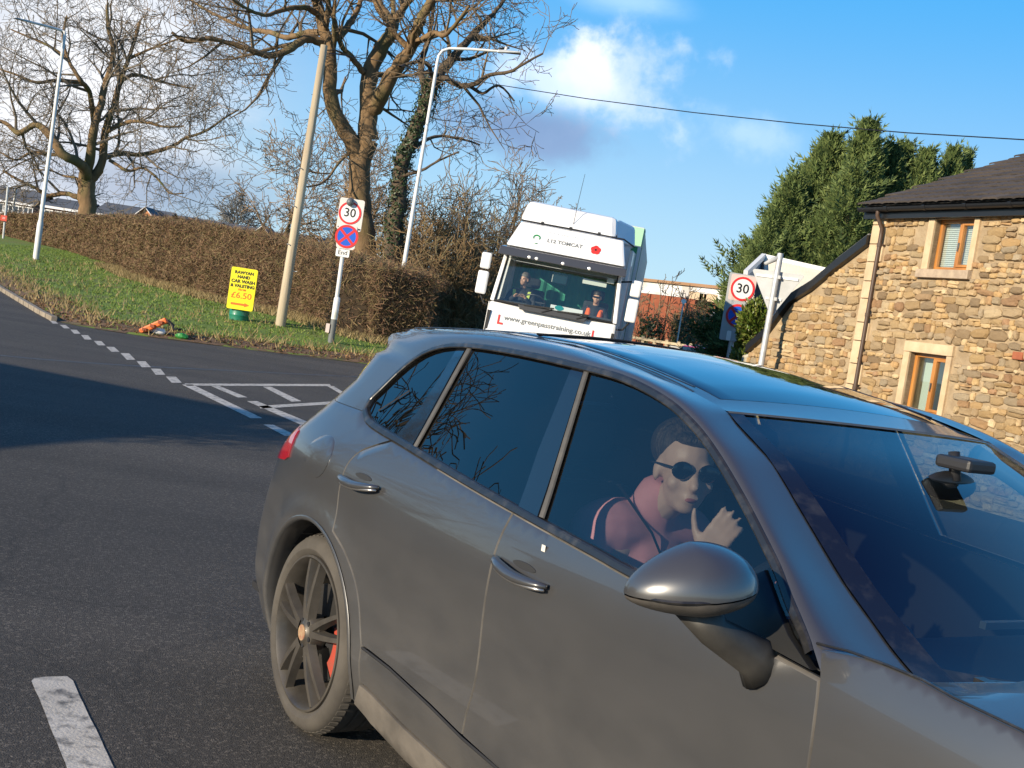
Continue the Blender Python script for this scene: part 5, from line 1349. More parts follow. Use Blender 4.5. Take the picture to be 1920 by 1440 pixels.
# half width of the body side at length x and height z
ZK = [.15, .24, .34, .42, .50, .62, .75, .88, .98, 1.06, 1.13, 1.20, 1.58]
WK = [.86, .90, .932, .952, .958, .963, .968, .968, .958, .938, .908, .872, .690]
def rear_x(z):
    return float(np.interp(z, [.2, .3, .45, .6, .75, .9, 1.0, 1.08, 1.16, 1.25, 1.34, 1.45, 1.50, 1.56], [-.92, -.97, -1.01, -1.00, -.91, -.81, -.745, -.665, -.565, -.46, -.355, -.335, -.36, -.38]))
AXF = 3.0; WR = .375; WZ = .372
def hw(x, z):
    z = min(max(z, .15), 1.75)
    if z >= 1.20: w = .872 - (z - 1.2) * .479
    else:
        i = 0
        while i < len(ZK) - 2 and ZK[i + 1] <= z: i += 1
        t = (z - ZK[i]) / (ZK[i + 1] - ZK[i]); h = ZK[i + 1] - ZK[i]
        m0 = (WK[i + 1] - WK[max(i - 1, 0)]) / (ZK[i + 1] - ZK[max(i - 1, 0)]); k = min(i + 2, len(WK) - 1); m1 = (WK[k] - WK[i]) / (ZK[k] - ZK[i])
        t2 = t * t; t3 = t2 * t
        w = (2 * t3 - 3 * t2 + 1) * WK[i] + (t3 - 2 * t2 + t) * h * m0 + (-2 * t3 + 3 * t2) * WK[i + 1] + (t3 - t2) * h * m1
    if x < -.1: w -= .11 * ((-.1 - x) / .8) ** 2
    if x > 2.4: w -= .10 * ((x - 2.4) / 1.2) ** 2
    g = min(max((z - 1.15) / .4, 0), 1)
    w -= .035 * ((x - 1.1) / 1.3) ** 2 * g
    w += .030 * math.exp(-((x + .05) / .42) ** 2 - ((z - 1.05) / .11) ** 2)
    for ax in (0, AXF):
        r = math.hypot(x - ax, z - .37)
        w += .022 * math.exp(-((r - .45) / .07) ** 2) * (z > .2)
    # rounded rear corner
    rc = .30 if z < 1.12 else .30 - .12 * min((z - 1.12) / .25, 1)
    u = x - rear_x(z)
    if u < rc:
        q = min((rc - u) / rc, 1.0); w -= (1 - math.sqrt(max(1 - q * q, 0))) * (.27 if z < 1.12 else .27 - .10 * min((z - 1.12) / .25, 1))
    if x > 3.25:      # front corner
        q = min((x - 3.25) / .55, 1.0); w -= (1 - math.sqrt(max(1 - q * q, 0))) * .33
    return w

def car_paint():
    m = mat('dusty_grey_paint', (.104, .104, .107), .30, metal=.62, coat=1.0, coatr=.04, col2=(.111, .110, .110), scale=1.6, lo=.3, hi=.7)
    t = m.node_tree; b = t.nodes['Principled BSDF']; L = t.links.new; new = t.nodes.new
    # road film: dust lies thicker and duller low on the body, streaked
    src = b.inputs['Base Color'].links[0].from_socket
    tcn = new('ShaderNodeTexCoord'); sp = new('ShaderNodeSeparateXYZ'); L(tcn.outputs['Object'], sp.inputs[0])
    mr = new('ShaderNodeMapRange'); mr.inputs[1].default_value = 1.0; mr.inputs[2].default_value = .28; mr.inputs[3].default_value = .06; mr.inputs[4].default_value = .75; L(sp.outputs[2], mr.inputs[0])
    n = new('ShaderNodeTexNoise'); n.inputs['Scale'].default_value = 3.2; n.inputs['Detail'].default_value = 12; mpn = new('ShaderNodeMapping'); mpn.inputs['Scale'].default_value = (1, 1, 2.2); L(tcn.outputs['Object'], mpn.inputs[0]); L(mpn.outputs[0], n.inputs['Vector'])
    m2 = new('ShaderNodeMapRange'); m2.inputs[1].default_value = .3; m2.inputs[2].default_value = .7; m2.inputs[3].default_value = .25; m2.inputs[4].default_value = 1.2; L(n.outputs[0], m2.inputs[0])
    mu = new('ShaderNodeMath'); mu.operation = 'MULTIPLY'; mu.use_clamp = True; L(mr.outputs[0], mu.inputs[0]); L(m2.outputs[0], mu.inputs[1])
    mx = new('ShaderNodeMix'); mx.data_type = 'RGBA'; L(mu.outputs[0], mx.inputs['Factor']); L(src, mx.inputs[6]); mx.inputs[7].default_value = (.092, .085, .077, 1); L(mx.outputs[2], b.inputs['Base Color'])
    for nm, a, e in (('Metallic', .62, .15), ('Coat Weight', .9, .12), ('Roughness', .30, .62)):
        q = new('ShaderNodeMapRange'); q.inputs[3].default_value = a; q.inputs[4].default_value = e; L(mu.outputs[0], q.inputs[0])
        for l in list(b.inputs[nm].links): t.links.remove(l)
        L(q.outputs[0], b.inputs[nm])
    return m
paint = car_paint()
trim_m = mat('black_window_trim', (.016, .016, .017), .32, coat=.3, col2=(.06, .055, .05), scale=18, lo=.5, hi=.8)
pillar_m = mat('gloss_black_pillar', (.008, .009, .011), .07, coat=1.0)
dusty_trim = mat('dusty_grey_trim', (.062, .058, .052), .6, col2=(.10, .092, .08), scale=12)
sill_pl = mat('dusty_sill_plastic', (.085, .076, .066), .7, col2=(.15, .132, .112), scale=5)
dark_in = mat('black_interior', (.012, .012, .014), .8)
gloss_roof = mat('black_glass_roof', (.006, .007, .009), .05, coat=1.0, coatr=.02, spec=.6)
privacy = glass_mat('privacy_glass', (.022, .028, .036), .09, dirt=.010, dirtcol=(.28, .25, .21))
front_gl = glass_mat('clear_car_glass', (.46, .49, .49), .09, dirt=.009, dirtcol=(.28, .25, .21))
screen_gl = glass_mat('car_windscreen_glass', (.42, .52, .54), .12, dirt=.008, dirtcol=(.28, .25, .21))

edge_m = mat('sunlit_dusty_edge', (.23, .21, .185), .5, col2=(.13, .12, .108), scale=5)  # rim dust, its colour paled to show the edge catching sun
def dens_poly(poly, sp):
    out = []
    for (a, b) in zip(poly, poly[1:] + poly[:1]):
        L_ = math.hypot(b[0] - a[0], b[1] - a[1]); n = max(1, int(L_ / sp))
        for i in range(n): out.append((a[0] + (b[0] - a[0]) * i / n, a[1] + (b[1] - a[1]) * i / n))
    return out
def inset_poly(p, d):
    n = len(p); A = sum(p[i][0] * p[(i + 1) % n][1] - p[(i + 1) % n][0] * p[i][1] for i in range(n)); sg = 1 if A > 0 else -1; out = []
    for i in range(n):
        a, b, c_ = p[i - 1], p[i], p[(i + 1) % n]
        n1 = (-(b[1] - a[1]), b[0] - a[0]); n2 = (-(c_[1] - b[1]), c_[0] - b[0]); l1 = math.hypot(*n1) or 1; l2 = math.hypot(*n2) or 1
        nx, ny = n1[0] / l1 + n2[0] / l2, n1[1] / l1 + n2[1] / l2; l = math.hypot(nx, ny) or 1; k = 1 / max(.5, l / 2)
        out.append((b[0] + sg * nx / l * d * k, b[1] + sg * ny / l * d * k))
    return out
def pip(p, poly):
    c_ = False; x, y = p; n = len(poly)
    for i in range(n):
        a, b = poly[i], poly[i - 1]
        if (a[1] > y) != (b[1] > y) and x < (b[0] - a[0]) * (y - a[1]) / (b[1] - a[1]) + a[0]: c_ = not c_
    return c_
def smooth_poly(pts, sub=4, closed=False):
    P = [Vector((*p, 0)) if len(p) == 2 else Vector(p) for p in pts]; out = []; k = len(P)
    rngk = range(k if closed else k - 1)
    for i in rngk:
        g = (lambda j: P[j % k]) if closed else (lambda j: P[min(max(j, 0), k - 1)])
        p0, p1, p2, p3 = g(i - 1), g(i), g(i + 1), g(i + 2)
        for q in range(sub):
            t = q / sub; out.append(.5 * ((2 * p1) + (p2 - p0) * t + (2 * p0 - 5 * p1 + 4 * p2 - p3) * t * t + (3 * p1 - p0 - 3 * p2 + p3) * t ** 3))
    if not closed: out.append(P[-1])
    return [tuple(p[:len(pts[0])]) for p in out]
def panel(name, poly, m, parent=None, side=-1, off=0.0, inset=.0028, flange=.022, sp=.035, label=None, yf=None, round_=.004):
    """a skin cut to a side-view outline (x, z), laid on the body side; side -1 is the car's right"""
    yf = yf or hw
    poly = dens_poly(poly, sp * .6); poly = inset_poly(poly, inset)
    n = len(poly); xs = [p[0] for p in poly]; zs = [p[1] for p in poly]
    pts = [Vector(p) for p in poly]; edges = [(i, (i + 1) % n) for i in range(n)]
    arr = np.array(poly)
    x = min(xs) + sp / 2; r = 0
    while x < max(xs):
        z = min(zs) + sp / 2 + (sp / 2 if r % 2 else 0)
        while z < max(zs):
            if pip((x, z), poly) and np.min(np.hypot(arr[:, 0] - x, arr[:, 1] - z)) > sp * .42: pts.append(Vector((x, z)))
            z += sp
        x += sp * .87; r += 1
    V, E_, F_, *_r = delaunay_2d_cdt(pts, edges, [], 1, 1e-5)
    mb = MB(); s = side
    P3 = [(v.x, s * (yf(v.x, v.y) + off), v.y) for v in V]
    fs = []; edgef = []
    for f in F_:
        a, b, c_ = (Vector(P3[i]) for i in f[:3]); nn = (b - a).cross(c_ - a)
        fs.append(tuple(f) if nn.y * s > 0 else tuple(reversed(f)))
    # the rim turns inwards
    if flange:
        b0 = len(P3)
        base = [(p[0], s * (yf(*p) + off), p[1]) for p in poly]
        q2 = inset_poly(poly, -round_ * .35)
        rim1 = [(p[0], s * (yf(*p) + off - round_), p[1]) for p in q2]
        rim2 = [(p[0], s * (yf(*p) + off - flange), p[1]) for p in q2]
        P3 += base + rim1 + rim2
        for i in range(n):
            j = (i + 1) % n
            for k in (0, n):
                f = (b0 + k + i, b0 + k + j, b0 + k + n + j, b0 + k + n + i); fs.append(f)
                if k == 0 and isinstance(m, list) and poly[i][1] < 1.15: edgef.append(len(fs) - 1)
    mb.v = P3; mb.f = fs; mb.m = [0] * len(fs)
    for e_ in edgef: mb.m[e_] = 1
    me = mb.mesh(name, m, smooth=True)
    bm = bmesh.new(); bm.from_mesh(me); bmesh.ops.remove_doubles(bm, verts=bm.verts, dist=2e-4)
    bmesh.ops.recalc_face_normals(bm, faces=bm.faces)
    c_ = max(bm.faces, key=lambda f: f.calc_area() * abs(f.normal.y))
    if c_.normal.y * s < 0: bmesh.ops.reverse_faces(bm, faces=bm.faces)
    bm.to_mesh(me); bm.free(); me.set_sharp_from_angle(angle=R(50))
    o = bpy.data.objects.new(name, me); COL.objects.link(o); o.parent = parent or car
    return o
def both(fn):
    return fn(-1), fn(1)
def loft(name, rows, m, parent=None, smooth=True, flip=False, thick=0):
    mb = MB(); n = len(rows[0])
    mb.v = [tuple(p) for r in rows for p in r]
    mb.f = [(j * n + i, j * n + i + 1, (j + 1) * n + i + 1, (j + 1) * n + i) for j in range(len(rows) - 1) for i in range(n - 1)]
    if flip: mb.f = [tuple(reversed(f)) for f in mb.f]
    mb.m = [0] * len(mb.f)
    return mb.build(name, m, parent or car, smooth=smooth)

# outlines read off the photo, in the car's own side view (x along, z up)
belt = [(.018, 1.243), (.108, 1.208), (.253, 1.191), (.414, 1.180), (.708, 1.156), (.965, 1.137), (1.289, 1.116), (1.673, 1.094), (1.777, 1.087), (2.161, 1.067), (2.467, 1.050)]
dtop = [(.018, 1.243), (.006, 1.291), (.032, 1.339), (.107, 1.451), (.227, 1.529), (.433, 1.567), (.812, 1.579), (1.235, 1.573), (1.382, 1.565), (1.506, 1.548), (1.617, 1.525), (1.705, 1.498), (1.79, 1.466), (1.88, 1.424), (1.974, 1.375), (2.062, 1.327), (2.149, 1.277), (2.236, 1.226), (2.304, 1.180), (2.375, 1.136), (2.425, 1.098), (2.467, 1.050)]
beltS = smooth_poly(belt, 4); dtopS = smooth_poly(dtop, 3)
bseam = [(1.236, 1.120), (1.234, 1.035), (1.235, .99), (1.240, .916), (1.247, .796), (1.252, .705), (1.246, .605), (1.222, .512), (1.212, .440)]
rseam = [(.354, 1.184), (.265, 1.145), (.212, 1.113), (.189, 1.067), (.184, 1.010), (.178, .933), (.200, .815)]
rseamS = smooth_poly(rseam, 4); bseamS = smooth_poly(bseam, 3)
archo = [(.200, .815), (.312, .765), (.410, .690), (.468, .605), (.513, .486)]
archoS = smooth_poly(archo, 4)
def cut(curve, x0, x1): return [p for p in curve if x0 < p[0] < x1]
rear_door = [(.354, 1.184)] + cut(beltS, .36, 1.225) + [(1.236, 1.120)] + bseamS[1:] + [(1.189, .441), (1.011, .460), (.725, .481), (.513, .486)] + list(reversed(archoS))[1:] + list(reversed(rseamS))[1:-1]
fseam = [(2.467, 1.050), (2.484, .995), (2.500, .883), (2.500, .70), (2.480, .52), (2.440, .405)]
front_door = [(1.236, 1.120)] + cut(beltS, 1.245, 2.46) + smooth_poly(fseam, 3) + [(1.9, .412), (1.407, .426), (1.212, .440)] + list(reversed(bseamS))[1:-1]
def arc(cx, cz, r, a0, a1, n): return [(cx + r * math.cos(R(a0 + (a1 - a0) * i / n)), cz + r * math.sin(R(a0 + (a1 - a0) * i / n))) for i in range(n + 1)]
rear_edge = [(rear_x(z) + .002, z) for z in np.linspace(1.243, .24, 26)]
quarter = [(.354, 1.184)] + list(reversed(cut(beltS, .03, .35))) + [(.018, 1.243)] + rear_edge + [(-.62, .22), (-.43, .25)] + arc(.02, .37, .435, 196, -12, 26) + [(.462, .26), (.512, .34), (.513, .486)] + list(reversed(archoS))[1:] + list(reversed(rseamS))[1:-1]
fender = [(2.467, 1.050)] + [(2.44, 1.105), (2.56, 1.123), (2.66, 1.122), (2.75, 1.112), (2.89, 1.104), (3.1, 1.075), (3.3, 1.030), (3.5, .965), (3.68, .88), (3.76, .80), (3.78, .62), (3.70, .45), (3.58, .30), (3.44, .27)] + arc(AXF, .37, .435, -12, 196, 26) + [(2.53, .24), (2.47, .30), (2.440, .405)] + list(reversed(smooth_poly(fseam, 3)))[1:-1]
sill_o = [(.515, .478), (.725, .473), (1.011, .452), (1.212, .432), (1.9, .404), (2.436, .397), (2.455, .32), (2.30, .302), (1.101, .305), (.827, .318), (.514, .355)]
sill_l = [(.512, .349), (.827, .312), (1.101, .299), (2.30, .296), (2.45, .31), (2.50, .215), (1.2, .17), (.781, .18), (.543, .215), (.462, .262)]
for s in (-1, 1):
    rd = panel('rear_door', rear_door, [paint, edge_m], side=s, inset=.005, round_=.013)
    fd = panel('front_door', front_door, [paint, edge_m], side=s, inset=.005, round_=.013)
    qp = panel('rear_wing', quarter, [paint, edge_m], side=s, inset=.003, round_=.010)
    fp = panel('front_wing', fender, paint, side=s, sp=.020)
    panel('sill', sill_o, paint, side=s); panel('sill_skirt', sill_l, sill_pl, side=s, off=.006, sp=.05)
    # inner skin close behind so that the shut lines read dark
    inner = [(2.46, 1.04)] + list(reversed(cut(beltS, .4, 2.4))) + [(.36, 1.17), (.24, .83), (.47, .62), (.52, .25), (2.5, .25)]
    panel('inner_skin', inner, dark_in, side=s, off=-.026, flange=0, sp=.12)
    # black window surround: one skin with the panes laid in it
    if s == -1: doors = (rd, fd)
    # bulged wheel arch lips
    for ax in (.02, AXF):
        q = MB(); rows = []
        for a in np.linspace(-12, 196, 34):
            ca, sa = math.cos(R(a)), math.sin(R(a)); row = []
            for rr, dd in ((.452, .010), (.446, .014), (.438, .012), (.432, .002), (.430, -.03), (.43, -.12)):
                x, z = ax + rr * ca, .37 + rr * sa; row.append((x, s * (hw(x, max(z, .2)) + dd - .006), z))
            rows.append(row)
        loft('arch_lip', rows, paint if ax < 1 else paint, flip=(s > 0))
        # dark wheel housing
        rows = [[(ax + .43 * math.cos(R(a)), s * y, .37 + .43 * math.sin(R(a))) for y in (.90, .45)] for a in np.linspace(-20, 200, 20)]
        loft('wheel_housing', rows, dark_in)
# window surrounds and panes
g0 = [(.342, 1.531), (.175, 1.459), (.085, 1.368), (.034, 1.295), (.045, 1.257), (.14, 1.228), (.354, 1.203), (.404, 1.538)]
qglass = smooth_poly([(.352, 1.535), (.24, 1.510), (.150, 1.445), (.080, 1.368), (.036, 1.295), (.048, 1.255), (.14, 1.226), (.25, 1.214)], 3) + [(.352, 1.203), (.395, 1.30), (.400, 1.42), (.395, 1.535)]
rglass = [(.512, 1.546), (.530, 1.199), (.80, 1.168), (1.244, 1.139), (1.18, 1.30), (1.110, 1.558), (.80, 1.561)]
fglass = [(1.212, 1.552)] + [(1.382, 1.544), (1.506, 1.524), (1.600, 1.503), (1.690, 1.474), (1.775, 1.441), (1.865, 1.398), (1.955, 1.350), (2.045, 1.301), (2.130, 1.252), (2.215, 1.198), (2.285, 1.150), (2.35, 1.105), (2.385, 1.075)] + [(2.161, 1.086), (1.777, 1.107), (1.673, 1.113), (1.39, 1.133), (1.36, 1.20), (1.29, 1.36)]
cstr = [(.468, 1.552), (.490, 1.550), (.530, 1.192), (.512, 1.192)]
bstr = [(1.186, 1.553), (1.203, 1.553), (1.376, 1.136), (1.358, 1.136)]
pil_c = [(.395, 1.545), (.400, 1.42), (.395, 1.30), (.352, 1.195), (.497, 1.187), (.470, 1.40), (.452, 1.553)]
pil_b = [(1.110, 1.566), (1.18, 1.30), (1.244, 1.125), (1.350, 1.125), (1.29, 1.28), (1.178, 1.558)]
for s in (-1, 1):
    def frame_band(outer, name, w, off):
        rows = []
        n = len(outer)
        for i in range(n):
            a, b = outer[max(i - 1, 0)], outer[min(i + 1, n - 1)]; tx, tz = b[0] - a[0], b[1] - a[1]; l = math.hypot(tx, tz) or 1; nx, nz = tz / l, -tx / l
            row = []
            for d, o_ in ((0, -.02), (0, off), (.004, off + .003), (w - .004, off + .003), (w, off), (w, -.02)):
                x, z = outer[i][0] + nx * d, outer[i][1] + nz * d; row.append((x, s * (hw(x, z) + o_), z))
            rows.append(row)
        return loft(name, rows, trim_m, smooth=False)
    frame_band(dtopS[:-3], 'window_trim', .020, .003)
    frame_band(list(reversed(beltS))[3:], 'belt_trim', .021, .003)
    if s < 0: panel('pane_strip', [(.118, 1.262), (.128, 1.258), (.255, 1.355), (.247, 1.362)], dark_in, side=s, off=-.004, flange=0, sp=.03, inset=0)  # narrow dark strip slanting across the quarter pane
    panel('quarter_pane', qglass, privacy, side=s, off=-.010, flange=.0, sp=.06, inset=-.012)
    panel('rear_pane', rglass, privacy, side=s, off=-.010, flange=0, sp=.08, inset=-.014)
    panel('front_pane', fglass, front_gl, side=s, off=-.010, flange=0, sp=.08, inset=-.014)
    panel('rear_pillar', pil_c, pillar_m, side=s, off=-.002, flange=.012, sp=.06, inset=.001)
    panel('middle_pillar', pil_b, pillar_m, side=s, off=-.002, flange=.012, sp=.06, inset=.001)
    panel('door_frame_edge', cstr, dusty_trim, side=s, off=.0015, flange=.006, sp=.06, inset=0)
    panel('door_frame_edge', bstr, dusty_trim, side=s, off=.0015, flange=.006, sp=.06, inset=0)
    # mirror triangle at the foot of the front pane
    panel('mirror_base', [(2.20, 1.205), (2.35, 1.105), (2.44, 1.062), (2.17, 1.078), (2.12, 1.14)], mat('satin_black', (.01, .01, .01), .45), side=s, off=.004, flange=.02, sp=.05, inset=0)

# roof side, C pillar and A pillar: one skin from the window trim up to the roof and windscreen edges
def zedge(x): return float(np.interp(x, [-.52, -.42, -.25, -.1, .2, .5, .9, 1.1, 1.3, 1.5, 1.62, 1.70], [1.535, 1.548, 1.570, 1.585, 1.607, 1.622, 1.622, 1.608, 1.585, 1.556, 1.534, 1.516]))
SY_ = .56
wsl = [(1.695, .58, 1.516), (1.754, .592, 1.489), (1.825, .603, 1.461), (1.90, .613, 1.428), (1.982, .630, 1.383), (2.064, .647, 1.331), (2.16, .663, 1.268), (2.27, .683, 1.198), (2.378, .700, 1.140), (2.461, .716, 1.098), (2.551, .735, 1.064)]
pairs = []          # (lower point on the trim, upper point on the roof edge), from the rear corner forward
for (lx, lz), up_ in (((.018, 1.243), (rear_x(1.243), None, 1.243)), ((.006, 1.291), (rear_x(1.30), None, 1.30)), ((.032, 1.339), (rear_x(1.36), None, 1.36)), ((.065, 1.395), (rear_x(1.42), None, 1.42)), ((.107, 1.451), (rear_x(1.475), None, 1.475)),
                      ((.160, 1.492), (-.345, .60, 1.525)), ((.227, 1.529), (-.29, SY_, 1.556)), ((.320, 1.551), (-.20, SY_, zedge(-.20))), ((.433, 1.567), (.10, SY_, zedge(.10))), ((.60, 1.575), (.42, SY_, zedge(.42))), ((.812, 1.579), (.72, SY_, zedge(.72))), ((1.02, 1.578), (.98, SY_, zedge(.98))),
                      ((1.235, 1.573), (1.22, SY_, zedge(1.22))), ((1.382, 1.565), (1.38, SY_ + .004, zedge(1.38))), ((1.506, 1.548), (1.50, SY_ + .010, zedge(1.50))), ((1.617, 1.525), (1.61, SY_ + .014, zedge(1.61))), ((1.705, 1.498), wsl[0]), ((1.79, 1.466), wsl[1]), ((1.88, 1.424), wsl[3]), ((1.974, 1.375), wsl[4]), ((2.062, 1.327), wsl[5]), ((2.149, 1.277), wsl[6]), ((2.236, 1.226), wsl[7]), ((2.304, 1.180), wsl[8]), ((2.375, 1.136), wsl[9]), ((2.425, 1.098), wsl[10]), ((2.467, 1.062), (2.60, .755, 1.050))):
    x, y, z = up_
    if y is None: y = hw(x, z)
    pairs.append(((lx, hw(lx, lz), lz), (x, y, z)))
def densify(pairs, k):
    A = smooth_poly([p[0] for p in pairs], k); B = smooth_poly([p[1] for p in pairs], k); return list(zip(A, B))
PD = densify(pairs, 3)
for s in (-1, 1):
    rows = []
    for i, (a, b) in enumerate(PD):
        a, b = Vector(a), Vector(b); row = []
        f = i / (len(PD) - 1)
        # leave the trim along the side's own slope, meet the roof edge lying flatter
        d = (b - a); L_ = d.length
        rear = max(0, 1 - i / 17)
        ta = (Vector((d.x * .8, -.43 * max(d.z, .02) - .15 * abs(d.y) * 0, max(d.z, .02) * 1.25 + .035)) * (1 - rear) + d * rear)
        tb = (Vector((d.x, -abs(d.y) * 1.35, d.z * .35)) * (1 - rear) + d * rear)
        for q in range(9):
            t = q / 8; h00 = 2 * t ** 3 - 3 * t ** 2 + 1; h10 = t ** 3 - 2 * t ** 2 + t; h01 = -2 * t ** 3 + 3 * t ** 2; h11 = t ** 3 - t ** 2
            p = a * h00 + ta * h10 + b * h01 + tb * h11
            if rear > 0 and p.z < 1.52:      # follow the rounded side surface behind the quarter pane
                yy = hw(p.x, p.z); p.y = p.y * (1 - rear ** .3) + yy * rear ** .3 if rear < .3 else yy
            row.append((p.x, s * p.y, p.z))
        rows.append(row)
    loft('roof_side', rows, paint, flip=(s < 0))
# windscreen, its black border and the cowl
def wsp(t, u, d=0.0):
    """t 0 head .. 1 foot, u -1 .. 1 across"""
    x_ = t * (len(wsl) - 1); i = min(int(x_), len(wsl) - 2); f = x_ - i; a, b = Vector(wsl[i]), Vector(wsl[i + 1]); p = a.lerp(b, f)
    bul = (1 - abs(u) ** 2.2); return Vector((p.x + bul * (.055 + .165 * t) + d * .5, p.y * u, p.z + bul * (.010 - .035 * t) + d * .86))
# roof: grey ends, black glass panel between
xs = list(np.linspace(-.32, 1.695, 34)); rows = []; rows2 = []
def zroof(x, y):
    ye = SY_ + max(0, (x - 1.3)) * .05; return zedge(x) + (.030 * (1 - max(0, x - 1.2) * .5)) * (1 - (y / ye) ** 2)
for x in xs:
    ye = SY_ + max(0, (x - 1.38)) * .06
    kf = min(max((x - 1.1) / .595, 0), 1) ** 1.5; rr_ = []
    for u in np.linspace(-1, 1, 15):
        p = Vector((x + .055 * kf * (1 - abs(u) ** 2.2), u * ye, zroof(x, u * ye))); w0 = wsp(0, u); p.z = p.z * (1 - kf ** 4) + (w0.z + .002) * kf ** 4 if x > 1.1 else p.z; rr_.append(tuple(p))
    rows.append(rr_)
loft('roof', rows, paint)
for x in np.linspace(.02, 1.57, 24):
    ye = .505; kf = min(max((x - 1.1) / .595, 0), 1) ** 1.5
    rows2.append([(x + .055 * kf * (1 - (abs(y) / .58) ** 2.2), y, (zroof(x, y) * (1 - kf ** 4) + (wsp(0, y / .575).z + .002) * kf ** 4) + (.004 if abs(y) < ye - 1e-6 and x < 1.56 else .0004)) for y in [-ye, -ye + .012] + list(np.linspace(-ye + .06, ye - .06, 11)) + [ye - .012, ye]])
gr = loft('glass_roof', rows2, gloss_roof)
for x in (.60,):
    q = MB(); q.tube([(x, y, zroof(x, y) + .0075) for y in np.linspace(-.50, .50, 9)], .004, 5); q.build('panel_gap', dark_in, gr)
for s in (-1, 1):
    q = MB(); q.tube([(x, s * .535, zroof(x, .535) + .004) for x in np.linspace(-.25, 1.50, 24)], .004, 5, flat=.5); q.build('roof_seal', trim_m)
rows = [[wsp(t, u) for u in np.linspace(-1, 1, 25)] for t in np.linspace(0, 1, 19)]
loft('windscreen', rows, screen_gl, flip=True)
def strip(name, tf0, tf1, m):
    rows = [[tf0(k), tf1(k)] for k in np.linspace(0, 1, 25)]; return loft(name, rows, m)
for s in (-1, 1): strip('screen_border', lambda k: wsp(k, s * 1.0, .0035), lambda k: wsp(k, s * (.925 - .03 * k), .0035), mat('black_frit', (.008, .008, .009), .2, coat=.6, col2=(.04, .037, .033), scale=14, lo=.5, hi=.8))
strip('screen_border', lambda k: wsp(.93, -1 + 2 * k, .003), lambda k: wsp(1, -1 + 2 * k, .003), trim_m)
strip('screen_header', lambda k: wsp(0, -1 + 2 * k, .0035), lambda k: wsp(.018, -1 + 2 * k, .004), dusty_trim)
rows = [[wsp(1, u) + Vector((.0, 0, -.004)) for u in np.linspace(-1, 1, 25)], [wsp(1, u) + Vector((.07, 0, -.03)) for u in np.linspace(-1, 1, 25)], [wsp(1, u) + Vector((.17, 0, -.015)) for u in np.linspace(-1, 1, 25)]]
loft('cowl', rows, trim_m, flip=True)
for y0, y1 in ((-.62, -.05), (-.02, .55)):
    q = MB(); q.tube([wsp(.985, y0 / .72, .02), wsp(.965, (y0 + y1) / 2 / .72, .025), wsp(.955, y1 / .72, .02)], .010, 6); q.bar(wsp(1, y0 / .72, .03) + Vector((.05, 0, 0)), wsp(.985, y0 / .72, .025), .03, .02); q.build('wiper', trim_m)
# bonnet and nose
def zbon(x, y):
    ye = .90 - .10 * max(0, (x - 2.7)) ** 2
    return float(np.interp(x, [2.55, 2.75, 2.9, 3.1, 3.3, 3.5, 3.68, 3.78], [1.095, 1.104, 1.098, 1.071, 1.026, .961, .876, .80])) + .055 * (1 - (abs(y) / .9) ** 2) - .035 * math.exp(-((abs(y) - .62) / .10) ** 2) * 0
rows = []
for x in np.linspace(2.62, 3.76, 22):
    ye = hw(min(x, 3.70), float(np.interp(x, [2.55, 2.75, 2.9, 3.1, 3.3, 3.5, 3.68, 3.78], [1.118, 1.110, 1.102, 1.073, 1.028, .963, .878, .80]))) - .006
    rows.append([(x + (.22 * (1 - (y / ye) ** 2) if x < 2.70 else .10 * (1 - (y / ye) ** 2) * max(0, (x - 3.2) / .56)), y, zbon(x, y)) for y in np.linspace(-ye, ye, 21)])
loft('bonnet', rows, paint)
rows = []
for z in np.linspace(.80, .25, 14):
    xf = float(np.interp(z, [.25, .45, .62, .80], [3.60, 3.72, 3.78, 3.76])); ye = hw(xf - .002, z)
    rows.append([(xf + .10 * (1 - (y / ye) ** 2), y, z) for y in np.linspace(-ye, ye, 21)])
nose = loft('front_bumper', rows, paint, flip=False)
q = MB()
for k in range(4): q.bar((3.885, -.42, .40 + k * .06), (3.885, .42, .40 + k * .06), .02, .03)
q.build('grille', trim_m, nose)
for s in (-1, 1):
    panel('headlight', [(3.28, .90), (3.42, .965), (3.60, .90), (3.70, .82), (3.66, .76), (3.45, .78)], mat('headlamp', (.5, .5, .52), .08, coat=1), side=s, off=.006, sp=.04)
# tail: rear panel from side to side, lamps wrapping the corner, spoiler
rows = []
for z in np.linspace(1.525, .24, 40):
    xr = rear_x(z) + .002; ye = hw(xr, min(z, 1.5)); ye = ye if z < 1.5 else .585
    rows.append([(xr - .07 * (1 - (y / ye) ** 2), y, z) for y in np.linspace(-ye, ye, 17)])
tailg = loft('tailgate', rows, paint, flip=False)
rows = []
for z in np.linspace(1.47, 1.20, 8):
    xr = rear_x(z) - .004; ye = hw(xr, z) - .05
    rows.append([(xr - .07 * (1 - (y / (ye + .05)) ** 2) - .004, y, z) for y in np.linspace(-ye, ye, 13)])
loft('rear_window', rows, gloss_roof, tailg)
rows = []
for k, x in enumerate((-.02, -.10, -.19, -.26, -.29, -.28, -.24)):
    z_ = (-.004, -.004, -.004, -.006, -.012, -.022, -.03)[k]; ye = .50
    rows.append([(x - .07 * (1 - (y / ye) ** 2), y, zroof(max(x, -.5), min(abs(y), SY_)) + z_ * .6) for y in np.linspace(-ye, ye, 15)])
loft('spoiler', rows, paint, flip=False)
red_l = mat('red_tail_lens', (.35, .008, .008), .12, coat=1.0)
